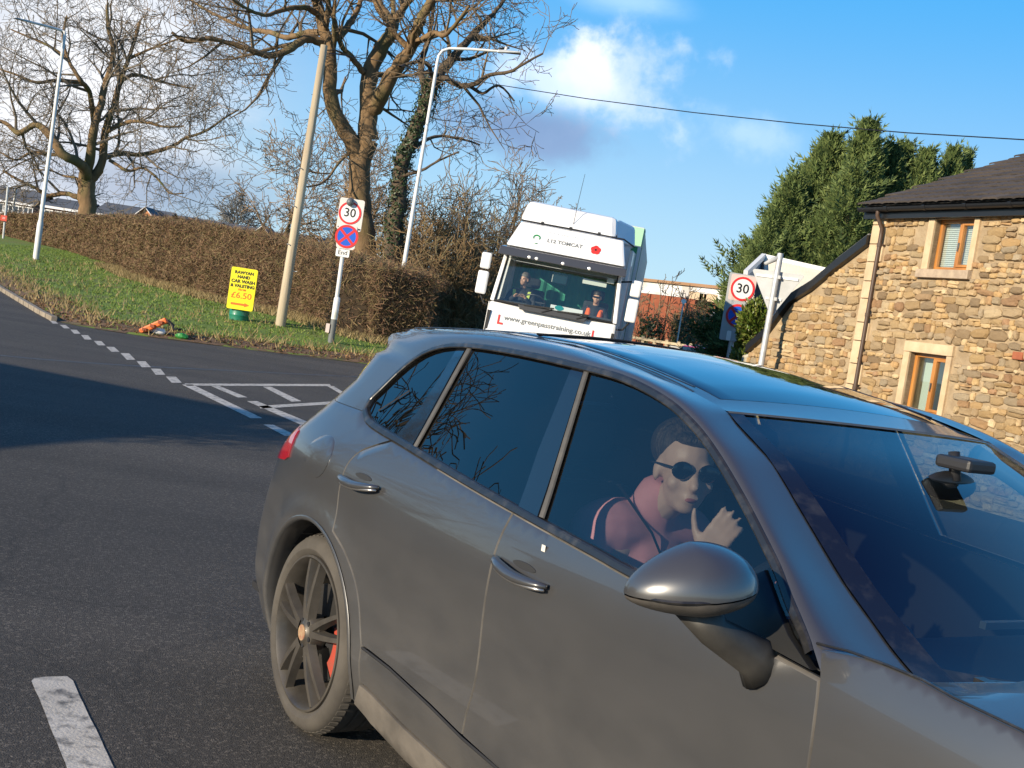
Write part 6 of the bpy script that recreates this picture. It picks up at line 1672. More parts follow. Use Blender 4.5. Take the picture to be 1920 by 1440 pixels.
for s in (-1, 1):
    panel('tail_light', [(-.37, 1.098), (-.355, 1.05), (-.352, .985), (-.40, .965), (-.54, .95), (-.74, .935), (-.725, 1.0), (-.65, 1.065), (-.57, 1.10), (-.48, 1.108)], red_l, side=s, off=.007, sp=.03, flange=.012)
    panel('fuel_flap' if s < 0 else 'wing_badge', smooth_poly([(-.06 + .115 * math.cos(a), 1.045 + .085 * math.sin(a)) for a in [i * .6283 for i in range(10)]], 2, True), paint, side=s, off=.0025, flange=.004, sp=.03) if s < 0 else None
# door handles: dark ellipse painted as shade behind the grip, body-coloured grip, bright lower edge
silver = mat('satin_silver', (.45, .43, .41), .35, metal=.9)
for s in (-1, 1):
    for pts, dpar in (([(.175, 1.019), (.237, 1.044), (.391, 1.050), (.472, 1.032), (.429, 1.003), (.269, .998)], 0), ([(1.262, .993), (1.323, 1.012), (1.435, 1.008), (1.508, .981), (1.477, .953), (1.357, .947)], 1)):
        cx = sum(p[0] for p in pts) / 6; cz = sum(p[1] for p in pts) / 6
        gap_shade = panel('handle_gap_shade', smooth_poly([(cx + .0 + .062 * math.cos(a), cz + .018 + .013 * math.sin(a)) for a in [i * .6283 for i in range(10)]], 2, True), mat('painted_handle_shade', (.025, .024, .023), .5), side=s, off=.002, flange=.003, sp=.03)
        x0, x1 = cx - .135, cx + .140; dz = (pts[3][1] - pts[0][1])
        q = MB(); path = []
        for t in np.linspace(0, 1, 11):
            x = x0 + (x1 - x0) * t; z = pts[0][1] + dz * t - .012 * math.sin(math.pi * t); path.append((x, s * (hw(x, z) + .012 + .026 * math.sin(math.pi * t) ** .6), z))
        q.tube(path, [.009, .015, .019, .021, .021, .021, .021, .020, .018, .015, .009], 12, flat=.70); hd = q.build('door_handle', paint, smooth=True)
        q = MB(); q.tube([(a, b + s * .008, c_ - .011) for a, b, c_ in path[2:]], [.006] * 8 + [.004], 8); q.build('handle_edge', silver, hd, smooth=True)
# door mirrors
for s in (-1, 1):
    mc = Vector((2.235, s * 1.115, 1.176)); q = MB(); ax1 = Vector((-.26, s * .97, -.16)).normalized(); ax3 = Vector((0, 0, 1)); ax2 = ax3.cross(ax1).normalized() * 1; ax3 = ax1.cross(ax2)
    if ax3.z < 0: ax3 = -ax3
    if ax2.x < 0: ax2 = -ax2
    n, k = 28, 16; top = []
    def msurf(a, th, m_):     # a round, th down from crown
        st, ct = math.sin(th), math.cos(th)
        e1 = .150 * st * math.cos(a); e2 = st * math.sin(a); e2 = e2 * (.125 if e2 > 0 else .060)
        taper = 1 - .28 * max(e1, 0) / .15
        e3 = ct * (.098 if ct > 0 else .050)
        return mc + ax1 * (e1 * 1.0 - .0) + ax2 * e2 * taper + ax3 * e3 * taper
    q.v = [tuple(msurf(2 * math.pi * j / n, math.pi / 2 * i / k * 1.0, 0)) for i in range(k + 1) for j in range(n)]
    q.f = [(i * n + j, (i + 1) * n + j, (i + 1) * n + (j + 1) % n, i * n + (j + 1) % n) for i in range(k) for j in range(n)]; q.m = [0] * len(q.f); mir = q.build('door_mirror', paint, smooth=True, fixn=True)
    q = MB(); q.v = [tuple(msurf(2 * math.pi * j / n, math.pi / 2 + math.pi / 2 * i / k, 0) * 1 - (ax1 * 0)) for i in range(k + 1) for j in range(n)]
    q.v = [tuple(mc + (Vector(p) - mc) * .985 - Vector((0, 0, .004))) for p in q.v]
    q.f = [(i * n + j, (i + 1) * n + j, (i + 1) * n + (j + 1) % n, i * n + (j + 1) % n) for i in range(k) for j in range(n)]; q.m = [0] * len(q.f); q.build('mirror_lower_shell', mat('dark_mirror_shell', (.045, .042, .038), .45, col2=(.09, .08, .07), scale=9), mir, smooth=True, fixn=True)
    q = MB(); q.tube([mc + ax1 * .135 * math.cos(a) * .98 + ax2 * ((.118 if math.sin(a) > 0 else .055) * math.sin(a)) + ax3 * .0 for a in [i * 6.2832 / 30 for i in range(31)]], .004, 5); q.build('mirror_seam', trim_m, mir)
    q = MB(); f0 = Vector((2.31, s * (hw(2.31, 1.03) - .015), 1.010)); q.tube([f0, f0 + Vector((-.01, s * .03, .035)), mc + Vector((.035, -s * .055, -.085)), mc + Vector((.01, -s * .02, -.03))], [.042, .036, .028, .042], 14, flat=1.3); q.build('mirror_arm', mat('dusty_mirror_arm', (.022, .021, .02), .42, col2=(.05, .047, .042), scale=6), mir, smooth=True)
    q = MB(); g = mc - ax2 * .052; q.ball(g, .1, 18, 10, .05, 1.15, .70); q.build('mirror_glass', chrome, mir, smooth=True)
# small pale sticker and dust marks on the door, chrome strip along the wing joint
q = MB(); y = hw(1.449, 1.066) + .003; q.box(1.440, 1.458, -y - .001, -y, 1.057, 1.075); q.build('door_label', mat('pale_label', (.6, .58, .52), .6), doors[1])
for s in (-1, 1):
    q = MB(); q.tube([(x, s * (hw(x, z) + .001), z) for x, z in ((2.425, 1.112), (2.50, 1.121), (2.60, 1.124), (2.68, 1.123), (2.75, 1.115), (2.89, 1.107), (3.1, 1.078), (3.3, 1.033))], .0032, 6); q.build('wing_line', trim_m)
    q = MB(); q.tube([(x, s * (hw(x, .475) + .0), z) for x, z in ((.52, .482), (.725, .477), (1.011, .456), (1.212, .436), (1.9, .408), (2.43, .40))], .005, 5); q.build('sill_gap', dark_in)
# pale rear shut line is the dusty panel edge with sun put in its colour; wheel next
tyre_m = mat('dusty_tyre', (.050, .044, .037), .9, col2=(.092, .081, .067), scale=5, lo=.3, hi=.7, third=((.05, .045, .04), 9, .55, .8))
rim_m = mat('dusty_alloy', (.062, .055, .047), .48, metal=.4, col2=(.105, .093, .078), scale=6, coat=.15)
red_c = mat('red_caliper', (.42, .05, .03), .5, col2=(.30, .07, .045), scale=20)
disc_m = mat('brake_disc', (.10, .095, .09), .45, metal=.8)
def car_wheel(x, s, turn=0.0, steer=0.0):
    yo = .945; Mx = Matrix.Translation((x, s * yo, WZ)) @ Matrix.Rotation(steer, 4, 'Z') @ Matrix(((1, 0, 0, 0), (0, 0, s, 0), (0, 1, 0, 0), (0, 0, 0, 1)))   # local x fwd, y up, z outwards
    q = MB(); q.M = Mx; r = WR
    prof = [(.292, -.022), (.302, -.008), (.318, .002), (.338, .000), (.356, -.010), (.367, -.026), (.372, -.045)]
    prof += [(r, -.060), (r, -.100), (r - .008, -.104), (r - .008, -.112), (r, -.116), (r, -.160), (r - .008, -.164), (r - .008, -.172), (r, -.176), (r, -.225), (.368, -.245), (.345, -.275), (.30, -.275)]
    q.lathe(prof, 72, cap=False); ty = q.build('tyre', tyre_m, car, smooth=True, angle=30)
    q = MB(); q.M = Mx     # tread blocks across the shoulders
    for i in range(64):
        a = 2 * math.pi * i / 64; c_, s_ = math.cos(a), math.sin(a); da = .028
        for (z0, z1, sk) in ((-.030, -.058, .02), (-.220, -.248, -.02)):
            pts = []
            for zz, rr0 in ((z0, .366), (z1, r)):
                for aa in (a - da + sk * (zz == z1), a + da + sk * (zz == z1)): pts.append((math.cos(aa) * rr0, math.sin(aa) * rr0, zz))
            pts2 = [(p[0] * 1.012, p[1] * 1.012, p[2]) for p in pts]
            q.hexa([pts[0], pts[1], pts[3], pts[2], pts2[0], pts2[1], pts2[3], pts2[2]])
    tag(q.build('tread_blocks', tyre_m, ty), kind='stuff')
    q = MB(); q.M = Mx
    q.lathe([(.296, -.020), (.294, -.004), (.286, -.002), (.276, -.016), (.262, -.060), (.256, -.26)], 64, cap=False); rm_ = q.build('rim_barrel', rim_m, ty, smooth=True, angle=40)
    q = MB(); q.M = Mx; q.lathe([(.0, .010), (.034, .010), (.040, .004), (.062, -.004), (.070, -.020), (.070, -.06)], 28, cap=False); hub_ = q.build('hub', rim_m, ty, smooth=True, angle=30)
    q = MB(); q.M = Mx; q.lathe([(.0, .0125), (.030, .0125), (.031, .008)], 20, cap=False); q.build('hub_cap', mat('hub_badge', (.30, .14, .09), .4, col2=(.38, .28, .16), scale=40), hub_)
    for k in range(5):
        a0 = turn + k * 2 * math.pi / 5
        q = MB(); q.M = Mx
        for sg in (-1, 1):
            prev = None
            for i in range(9):
                t = i / 8; rr = .055 + t * .225; aa = a0 + sg * (.20 + .0 * t) * (1 - .15 * t) * (.60 + .42 * t ** .8) * (1.25 - .35 * t)
                w = .019 - .004 * t + .006 * (1 - t) ** 2; zt = .004 - .018 * (1 - t) ** 2 * 0 + .006 * math.sin(math.pi * t) - .010 * t; dpt = .030
                c_, s_ = math.cos(aa), math.sin(aa); tx, ty_ = -s_, c_
                ring = [(c_ * rr - tx * w * .55, s_ * rr - ty_ * w * .55, zt), (c_ * rr + tx * w * .55, s_ * rr + ty_ * w * .55, zt), (c_ * rr + tx * w, s_ * rr + ty_ * w, zt - dpt), (c_ * rr - tx * w, s_ * rr - ty_ * w, zt - dpt)]
                if prev:
                    q.add(prev + ring, [(0, 1, 5, 4), (1, 2, 6, 5), (2, 3, 7, 6), (3, 0, 4, 7)])
                prev = ring
        # web joining the pair near the hub
        pts = []
        for rr, hw_ in ((.05, .30), (.10, .20), (.125, .165)):
            for sg in (-1, 1): aa = a0 + sg * hw_; pts.append((math.cos(aa) * rr, math.sin(aa) * rr, -.006))
        q.add(pts + [(p[0], p[1], -.03) for p in pts], [(0, 2, 3, 1), (2, 4, 5, 3), (4, 10, 11, 5), (2, 8, 10, 4), (3, 5, 11, 9)])
        q.build('spoke', rim_m, ty, fixn=True)
        q = MB(); q.M = Mx; aa = a0 + math.pi / 5; q.lathe([(0, .002), (.010, .002), (.011, -.006)], 10, 0, Matrix.Translation((math.cos(aa) * .048, math.sin(aa) * .048, .001)), cap=False); q.build('wheel_bolt', dark_in, hub_)
    q = MB(); q.M = Mx; q.lathe([(.06, -.085), (.185, -.085), (.185, -.115), (.06, -.115)], 48, cap=False); q.build('brake_disc', disc_m, ty, smooth=True, angle=30)
    q = MB(); q.M = Mx
    a0 = R(-8); st = []
    for i in range(9):
        aa = a0 + R(-32 + 8 * i); st.append([(math.cos(aa) * rr, math.sin(aa) * rr, zz) for rr, zz in ((.135, -.062), (.212, -.062), (.222, -.08), (.222, -.125), (.135, -.125))])
    for A_, B_ in zip(st, st[1:]): q.add(A_ + B_, [(i, (i + 1) % 5, 5 + (i + 1) % 5, 5 + i) for i in range(5)])
    q.add(st[0] + st[-1], [(0, 1, 2, 3, 4), (9, 8, 7, 6, 5)]); q.build('brake_caliper', red_c, ty, fixn=True)
    q = MB(); q.M = Mx; q.lathe([(.25, -.20), (.0, -.20)], 32, cap=False); q.build('wheel_back', dark_in, ty)
for s in (-1, 1):
    car_wheel(0, s, R(92)); car_wheel(AXF, s, R(60))
# underbody and cabin
q = MB(); q.box(.46, 2.52, -.86, .86, .22, .30); q.box(-.95, .46, -.62, .62, .25, .34); q.box(2.52, 3.6, -.62, .62, .25, .34); q.build('underbody', dark_in)
q = MB(); q.box(-.75, 2.6, -.88, .88, .34, .37); q.build('cabin_floor', dark_in)
seat_m = mat('black_leather', (.016, .016, .018), .5); pale_l = mat('grey_leather', (.10, .10, .105), .5)
q = MB(); q.hexa([(2.02, -.80, .62), (2.55, -.80, .62), (2.55, .80, .62), (2.02, .80, .62), (2.06, -.80, 1.0), (2.58, -.74, 1.045), (2.58, .74, 1.045), (2.06, .80, 1.0)]); dsh = q.build('dashboard', mat('dash_top', (.02, .022, .024), .6), bevel=.04)
q = MB(); q.hexa([(1.98, -.58, .95), (2.20, -.55, .98), (2.20, -.22, .98), (1.98, -.22, .95), (2.02, -.54, 1.055), (2.16, -.5, 1.065), (2.16, -.26, 1.065), (2.02, -.26, 1.055)]); q.build('instrument_hood', seat_m, dsh, bevel=.03)
for y in (-.72, -.15, .15, .72):
    q = MB(); q.box(2.045, 2.06, y - .035, y + .035, .72, .92); q.build('air_vent', silver, dsh, bevel=.006)
q = MB(); q.bar((2.10, .12, 1.035), (2.10, .68, 1.035), .02, .02); q.build('dash_strip', silver, dsh)
for y in (-.40, .40):
    q = MB(); q.hexa([(1.05, y - .25, .42), (1.62, y - .25, .46), (1.62, y + .25, .46), (1.05, y + .25, .42), (1.05, y - .25, .60), (1.62, y - .25, .68), (1.62, y + .25, .68), (1.05, y + .25, .60)]); q.hexa([(.98, y - .25, .58), (1.16, y - .25, .58), (1.16, y + .25, .58), (.98, y + .25, .58), (.78, y - .20, 1.16), (.92, y - .20, 1.18), (.92, y + .20, 1.18), (.78, y + .20, 1.16)]); q.box(.76, .86, y - .13, y + .13, 1.22, 1.42); q.build('front_seat', seat_m, bevel=.05)
q = MB(); q.box(.05, .50, -.66, .66, .45, .66); q.hexa([(-.05, -.66, .62), (.12, -.66, .62), (.12, .66, .62), (-.05, .66, .62), (-.22, -.60, 1.16), (-.08, -.60, 1.18), (-.08, .60, 1.18), (-.22, .60, 1.16)])
for y in (-.42, 0, .42): q.box(-.24, -.14, y - .12, y + .12, 1.20, 1.36)
q.build('rear_seat', seat_m, bevel=.04)
q = MB(); q.box(-.15, 1.52, -.48, .48, 1.530, 1.540); q.build('headlining', mat('pale_headlining', (.12, .12, .125), .9))
q = MB(); Ms = Matrix.Translation((1.80, -.40, .985)) @ Matrix.Rotation(R(-68), 4, 'Y'); q.tube([Ms @ Vector((.185 * math.cos(a), .185 * math.sin(a), 0)) for a in [i * 6.2832 / 36 for i in range(37)]], .015, 8)
for a in (90, 210, 330): q.bar(Ms @ Vector((0, 0, .01)), Ms @ Vector((.18 * math.cos(R(a - 90)), .18 * math.sin(R(a - 90)), 0)), .035, .018)
q.tube([Ms @ Vector((0, 0, .015)), Ms @ Vector((0, 0, -.02))], [.06, .06], 16); q.tube([Ms @ Vector((0, 0, -.02)), (2.05, -.40, .90)], .04, 8); q.build('steering_wheel', seat_m, smooth=True, angle=40)
q = MB(); q.ball((2.005, .0, 1.405), .1, 18, 10, .22, 1.15, .42); q.tube([(2.02, .0, 1.42), (2.0, .0, 1.50)], .016, 8); rv = q.build('interior_mirror', seat_m, smooth=True); q = MB(); q.box(1.985, 2.10, -.06, .06, 1.455, 1.49); q.build('sensor_pod', seat_m, bevel=.01)
for s in (-1, 1):
    q = MB(); q.tube([wsp(t, s * .93, -.045) for t in np.linspace(0, .98, 10)], .028, 8); q.build('pillar_lining', pale_l, smooth=True)

# the driver, seated at the right-hand wheel
DEFPAR = None
LOCAL = False
hc = Vector((1.385, -.415, 1.305))
drv = thing('person', 'driver in a pink top and dark sunglasses with a raised hand inside the grey car', 'person', CM @ Vector((1.12, -.42, .64)), YAW)
LOCAL = True
HO_ = Vector((1.12, -.42, .64)); H_ = hc - HO_
look = (.92, -.40, -.04)
HB_, PH, eu = head_blobs(H_, look, k=1.08)
sR, sL = Vector((.12, -.19, .45)), Vector((.12, .19, .45))
hand_w = Vector((1.575, -.47, 1.085)) - HO_; elR = Vector((.20, -.30, .16))
hand_l = Vector((1.74, -.24, 1.05)) - HO_; elL = Vector((.33, .24, .16))
body = HB_ + [('c', (.14, 0, .50), H_ + Vector((-.01, 0, -.07)), .058, .056), ('c', (0, 0, .02), (.08, 0, .32), .145, .15), ('c', (.12, -.13, .40), (.12, .13, .40), .09, .09), ('c', (0, -.1, 0), (.44, -.13, .02), .085, .07), ('c', (0, .1, 0), (.44, .13, .02), .085, .07), ('c', (.44, -.13, .02), (.74, -.13, -.26), .06, .045), ('c', (.44, .13, .02), (.74, .13, -.26), .06, .045),
    ('c', sR, elR, .052, .042), ('c', elR, hand_w, .040, .028), ('c', sL, elL, .052, .042), ('c', elL, hand_l, .040, .028)]
body += hand_blobs(hand_w, (.52, .12, .84), (.6, -.75, .1), (-.75, -.55, .5), curl=(.10, .16, .24, .36), thumb=1.0, k=1.0, spread=.05)
body += hand_blobs(hand_l, (.75, -.2, .55), (0, .3, .9), (.2, -.9, .3), curl=(1.1, 1.15, 1.2, 1.2), k=1.0)
pale_skin = mat('pale_skin', (.56, .38, .30), .5, col2=(.60, .42, .34), scale=12)
organic('body', body, .0085, pale_skin, drv)
pink = mat('pink_top', (.64, .28, .31), .85, col2=(.70, .33, .36), scale=12)
organic('pink_jumper', [('e', (.06, 0, .16), (.135, .175, .27)), ('c', (.03, 0, .08), (.10, 0, .34), .155, .165), ('c', (.12, -.14, .445), (.12, .14, .445), .10, .10), ('c', (.135, 0, .47), (.175, -.01, .565), .088, .070), ('c', sR, elR, .075, .060), ('c', elR, elR.lerp(hand_w, .80), .057, .046), ('c', sL, elL, .075, .060), ('c', elL, elL.lerp(hand_l, .85), .057, .046)], .012, pink, drv)
organic('trousers', [('c', (-.02, -.1, 0), (.44, -.13, .02), .10, .085), ('c', (-.02, .1, 0), (.44, .13, .02), .10, .085), ('c', (0, -.06, .02), (0, .06, .02), .14, .14)], .016, mat('dark_trousers', (.02, .022, .03), .9), drv)
organic('hair', [('e', PH(-.046, 0, .062), (.108, .098, .092), eu), ('e', PH(-.090, 0, .055), (.088, .092, .088), eu), ('e', PH(-.135, 0, .03), (.060, .062, .062), eu), ('e', PH(.045, 0, .092), (.045, .06, .022), eu)], .008, mat('brown_hair', (.03, .02, .014), .5, col2=(.085, .058, .038), scale=55, stretch=(1, 1, .18), bump=1.0, bscale=90), drv)
lens = mat('sunglass_lens', (.006, .006, .008), .08, coat=1)
for sg in (-1, 1):
    q = MB(); c0 = PH(.098 - .006, sg * .038, .010); f_ = Vector(look).normalized(); l_ = Vector((0, 0, 1)).cross(f_).normalized()
    q.M = frame(c0, l_, f_.cross(l_)); q.ball((0, 0, 0), 1, 18, 8, .034, .028, .007); gl_ = q.build('sunglasses', lens, drv, smooth=True)
    q = MB(); q.tube([PH(.088, sg * .066, .016), PH(.04, sg * .087, .014), PH(-.03, sg * .090, .006)], .0032, 6); q.build('glasses_arm', dark_in, gl_)
q = MB(); q.ball(PH(.094, 0, -.068), 1, 14, 8, .010, .024, .007); q.build('lips', mat('lips', (.42, .14, .13), .5), drv, smooth=True)
q = MB(); q.tube([Vector((-.12, -.44, .53)), Vector((.03, -.21, .605)), Vector((.14, -.14, .585)), Vector((.235, -.06, .46)), Vector((.275, .03, .30)), Vector((.23, .2, .05))], .013, 6, flat=.2); 
LOCAL = False
LOCAL = True
belt_o = q.build('seat_belt', mat('black_webbing', (.014, .014, .016), .8), None); belt_o.parent = car; belt_o.matrix_parent_inverse = Matrix.Translation(HO_)
LOCAL = False

# ------------------------------------------------------------------ the low building left of the viewer whose gable throws its shadow on the road
def outside_building():
    global LOCAL
    LOCAL = False
    sh = Vector((-.722, -.692, 0)).normalized(); tip = Vector((-2.48, 14.67, 0)); d = 15.0
    ap = tip + sh * d; ap.z = math.tan(SUN_EL) * d
    h = Vector((math.cos(R(106)), math.sin(R(106)), 0)); b = Vector((-h.y, h.x, 0))      # along the gable, and back along the ridge
    if b.x > 0: b = -b
    o = thing('workshop', 'low brick workshop with a shallow gable beside the main road, left of the view', 'building', (ap.x, ap.y, 0))
    w0, w1 = 4.6, 4.8; s0, s1 = math.tan(R(18.0)), math.tan(R(16.5)); D = 9
    f = lambda a, z, k: Vector((ap.x, ap.y, z)) + h * a + b * k
    q = MB(); e0, e1 = ap.z - w0 * s0, ap.z - w1 * s1
    q.add([f(-w0, 0, .25), f(w1, 0, .25), f(w1, e1, .25), f(0, ap.z - .05, .25), f(-w0, e0, .25)] + [f(-w0, 0, D), f(w1, 0, D), f(w1, e1, D), f(0, ap.z - .05, D), f(-w0, e0, D)], [(0, 1, 2, 3, 4), (9, 8, 7, 6, 5), (0, 5, 6, 1), (1, 6, 7, 2), (4, 9, 5, 0)])
    q.build('wall', mat('workshop_brick', (.24, .10, .06), .9, col2=(.32, .15, .09), scale=2), o, fixn=True)
    for a0, a1, z1 in ((-w0 - .35, 0, e0 - .35 * s0), (w1 + .35, 0, e1 - .35 * s1)):
        q = MB(); P = [f(a0, z1, 0), f(a1, ap.z, 0), f(a1, ap.z, D + .2), f(a0, z1, D + .2)]
        q.hexa([p - Vector((0, 0, .12)) for p in P] + P); q.build('roof', mat('workshop_roof', (.12, .12, .125), .8), o, fixn=True)
    q = MB(); q.hexa([f(-1.5, 0, .15), f(1.5, 0, .15), f(1.5, 0, .22), f(-1.5, 0, .22), f(-1.5, 2.5, .15), f(1.5, 2.5, .15), f(1.5, 2.5, .22), f(-1.5, 2.5, .22)]); q.build('door', mat('workshop_door', (.10, .16, .20), .6), o, fixn=True)
outside_building()

# ================================================================== SIGNS, POSTS AND SMALL THINGS
LOCAL = False
galv = mat('galvanised_steel', (.42, .43, .43), .5, metal=.35, col2=(.52, .53, .53), scale=6)
whitepost = mat('pale_painted_post', (.62, .62, .60), .5, col2=(.70, .70, .68), scale=2, third=((.33, .36, .24), 1.5, .6, .8))
sgrey = mat('sign_back_grey', (.36, .37, .37), .6, col2=(.43, .44, .44), scale=3)
swhite = mat('sign_white', (.78, .77, .74), .45)
sred = mat('sign_red', (.66, .03, .03), .45)
sblue = mat('sign_blue', (.01, .10, .55), .45)
sblack = mat('sign_black', (.012, .012, .014), .5)
sboard = mat('pale_sign_board', (.62, .58, .54), .6, col2=(.68, .65, .60), scale=3)
def disc(mb, r, d0, d1, n=40, r_in=0.0):
    if r_in: mb.lathe([(r_in, d0), (r, d0), (r, d1), (r_in, d1), (r_in, d0)], n, cap=False)
    else: mb.lathe([(r, d0), (r, d1), (0, d1)], n)
def rrect(w, h, r, n=5):
    out = []
    for cx, cy, a0 in ((w / 2 - r, h / 2 - r, 0), (-w / 2 + r, h / 2 - r, 90), (-w / 2 + r, -h / 2 + r, 180), (w / 2 - r, -h / 2 + r, 270)):
        for i in range(n + 1): a = R(a0 + 90 * i / n); out.append((cx + r * math.cos(a), cy + r * math.sin(a)))
    return out
flat = lambda u, v, d: (u, v, d)
def speed_sign(M, parent, r, name='speed_roundel'):
    q = MB(); q.M = M; disc(q, r, 0, .006); o = q.build(name, swhite, parent)
    q = MB(); q.M = M; disc(q, r, .007, .010, 48, r * .82); q.build('red_ring', sred, o)
    lettering('numerals', '30', r * 1.08, sblack, M @ Matrix.Translation((0, -.01 * r, .008)), o, ext=.0015, bold=.004)
    return o
def clearway(M, parent, r, name='clearway_roundel'):
    q = MB(); q.M = M; disc(q, r, 0, .006); o = q.build(name, sblue, parent)
    q = MB(); q.M = M; disc(q, r, .007, .010, 48, r * .80)
    for a in (45, -45):
        c_, s_ = math.cos(R(a)), math.sin(R(a)); w = r * .11; L_ = r * .82
        off = 0 if a > 0 else .0008
        q.hexa([(-c_ * L_ + s_ * w, -s_ * L_ - c_ * w, .007), (c_ * L_ + s_ * w, s_ * L_ - c_ * w, .007), (c_ * L_ - s_ * w, s_ * L_ + c_ * w, .007), (-c_ * L_ - s_ * w, -s_ * L_ + c_ * w, .007), (-c_ * L_ + s_ * w, -s_ * L_ - c_ * w, .0095 + off), (c_ * L_ + s_ * w, s_ * L_ - c_ * w, .0095 + off), (c_ * L_ - s_ * w, s_ * L_ + c_ * w, .0095 + off), (-c_ * L_ - s_ * w, -s_ * L_ + c_ * w, .0095 + off)])
    q.build('red_cross', sred, o); return o

# -- left-hand speed limit sign
SY = 31.4; b = on_ground(620, 643); SY = b.y
t1, t0 = at(658, 380, SY), b
ax = (at(650, 450, SY) - at(625, 620, SY)).normalized()
vw = (CO - at(650, 450, SY)); vw.z = 0; vw.normalize(); fr_x = Vector((-vw.y, vw.x, 0))
fr_x = (fr_x * math.cos(R(8)) + vw * math.sin(R(8)))
def sframe(px, py, Y, d=0.0):
    P = at(px, py, Y); return frame(P, fr_x, ax) @ Matrix.Translation((0, 0, d))
sign = thing('speed_sign', 'speed limit 30 sign over a clearway disc on a pale post before the hedge', 'road sign', b)
q = MB(); pA, pB = b, at(656, 378, SY); q.tube([pA + ax * .9, pA.lerp(pB, .3), pB], .055, 12); q.build('post', whitepost, sign, smooth=True, angle=40)
q = MB(); q.tube([pA - ax * .15, pA + ax * .62, pA + ax * .64], .085, 14, m=0); q.build('post_base', mat('grey_base_sleeve', (.13, .14, .14), .6), sign, smooth=True, angle=40)
q = MB(); q.tube([pA + ax * .64, pA + ax * 1.2, pA + ax * 1.24], [.085, .085, .06], 14); q.build('post_sleeve', whitepost, sign, smooth=True, angle=40)
q = MB(); q.M = sframe(658, 403, SY, .06); q.prism(rrect(.66, .84, .06), flat, 0, .02); bd = q.build('sign_board', sboard, sign)
q = MB(); q.M = sframe(655, 428, SY, .085); q.box(-.30, .30, -.02, .015, 0, .006); q.build('dark_strip', sblack, sign)
speed_sign(sframe(657, 400, SY, .083), sign, .30)
q = MB(); q.M = sframe(651, 445, SY, .085); q.prism(rrect(.50, .64, .08), flat, 0, .015); q.build('backing_plate', sboard, sign)
clearway(sframe(651, 444, SY, .105), sign, .31)
q = MB(); q.M = sframe(643, 474, SY, .06); q.prism(rrect(.36, .22, .03), flat, 0, .012); ep = q.build('end_plate', swhite, sign)
lettering('lettering', 'End', .17, sblack, sframe(643, 474, SY, .075), ep)
q = MB(); q.M = sframe(658, 380, SY, .10); q.ball((0, 0, .05), .10, 14, 8, 1, 1.1, .9); q.tube([(0, .1, -.05), (0, .1, .03)], .03, 8); q.build('sign_lamp', mat('grey_lamp_hood', (.10, .105, .11), .5), sign, smooth=True)
q = MB(); P = at(616, 615, SY); q.box(P.x - .06, P.x + .04, P.y - .1, P.y, P.z - .12, P.z + .12); q.build('marker_plate', mat('pinkish_plate', (.6, .5, .47), .6), sign)

# -- car wash advertisement standing on a green drum
cw = on_ground(447, 600); CY = cw.y
adv = thing('advert_board', 'yellow hand car wash advertisement board with red arrow by the hedge', 'sign', at(452, 543, CY))
axc = (at(459, 505, CY) - at(448, 582, CY)).normalized(); vw = (CO - cw); vw.z = 0; vw.normalize(); fx_ = Vector((-vw.y, vw.x, 0)); fx_ = fx_ * math.cos(R(10)) + vw * math.sin(R(10))
ym = mat('yellow_board', (.86, .74, .015), .5); orr = mat('orange_print', (.72, .16, .02), .5)
wB = (at(478, 545, CY) - at(430, 538, CY)).length; hB = (at(459, 504, CY) - at(448, 581, CY)).length
Mc = frame(at(454.5, 542, CY - .32), fx_, axc)
q = MB(); q.M = Mc; q.prism(rrect(wB, hB, .05), flat, -.03, .03); q.build('board', ym, adv, bevel=.004)
dk = mat('black_print', (.02, .018, .012), .6)
for i, (tx, sz, yy) in enumerate((('RAWYAN', .118, .50), ('HAND', .118, .375), ('CAR WASH', .125, .245), ('& VALETING', .118, .115))):
    lettering('lettering', tx, sz * hB / 1.2, dk, Mc @ Matrix.Translation((0, (yy - .04) * hB / 1.2, .032)), adv, bold=.006, sx=1.05)
lettering('lettering', 'FROM', .085 * hB / 1.2, orr, Mc @ Matrix.Translation((0, -.03 * hB / 1.2, .032)), adv, bold=.003)
lettering('lettering', '£6.50', .24 * hB / 1.2, orr, Mc @ Matrix.Translation((0, -.20 * hB / 1.2, .032)), adv, bold=.004, sx=1.1)
q = MB(); q.M = Mc; k_ = wB; q.prism([(-.36 * k_, -.37 * hB + .03), (.16 * k_, -.37 * hB + .03), (.16 * k_, -.37 * hB + .06), (.36 * k_, -.37 * hB), (.16 * k_, -.37 * hB - .06), (.16 * k_, -.37 * hB - .03), (-.36 * k_, -.37 * hB - .03)], flat, .031, .035); q.build('red_arrow', orr, adv)
drum = thing('drum', 'green plastic drum under the yellow car wash board', 'drum', cw)
q = MB(); r_ = .28; top = at(452, 575, CY); q.lathe([(r_ * .94, -.1), (r_, .04), (r_, .12), (r_ * 1.03, .14), (r_, .16), (r_, .40), (r_ * 1.03, .42), (r_, .44), (r_ * .97, .56), (0, .57)], 28, 0, Matrix.Translation(cw)); q.build('drum_body', mat('green_plastic', (.012, .17, .10), .45, coat=.2), drum, smooth=True, angle=30)
q = MB(); q.tube([Vector(cw) + Vector((.1, -.1, .57)), Mc @ Vector((0, -hB * .48, -.04))], .03, 8); q.build('stake', sgrey, drum)

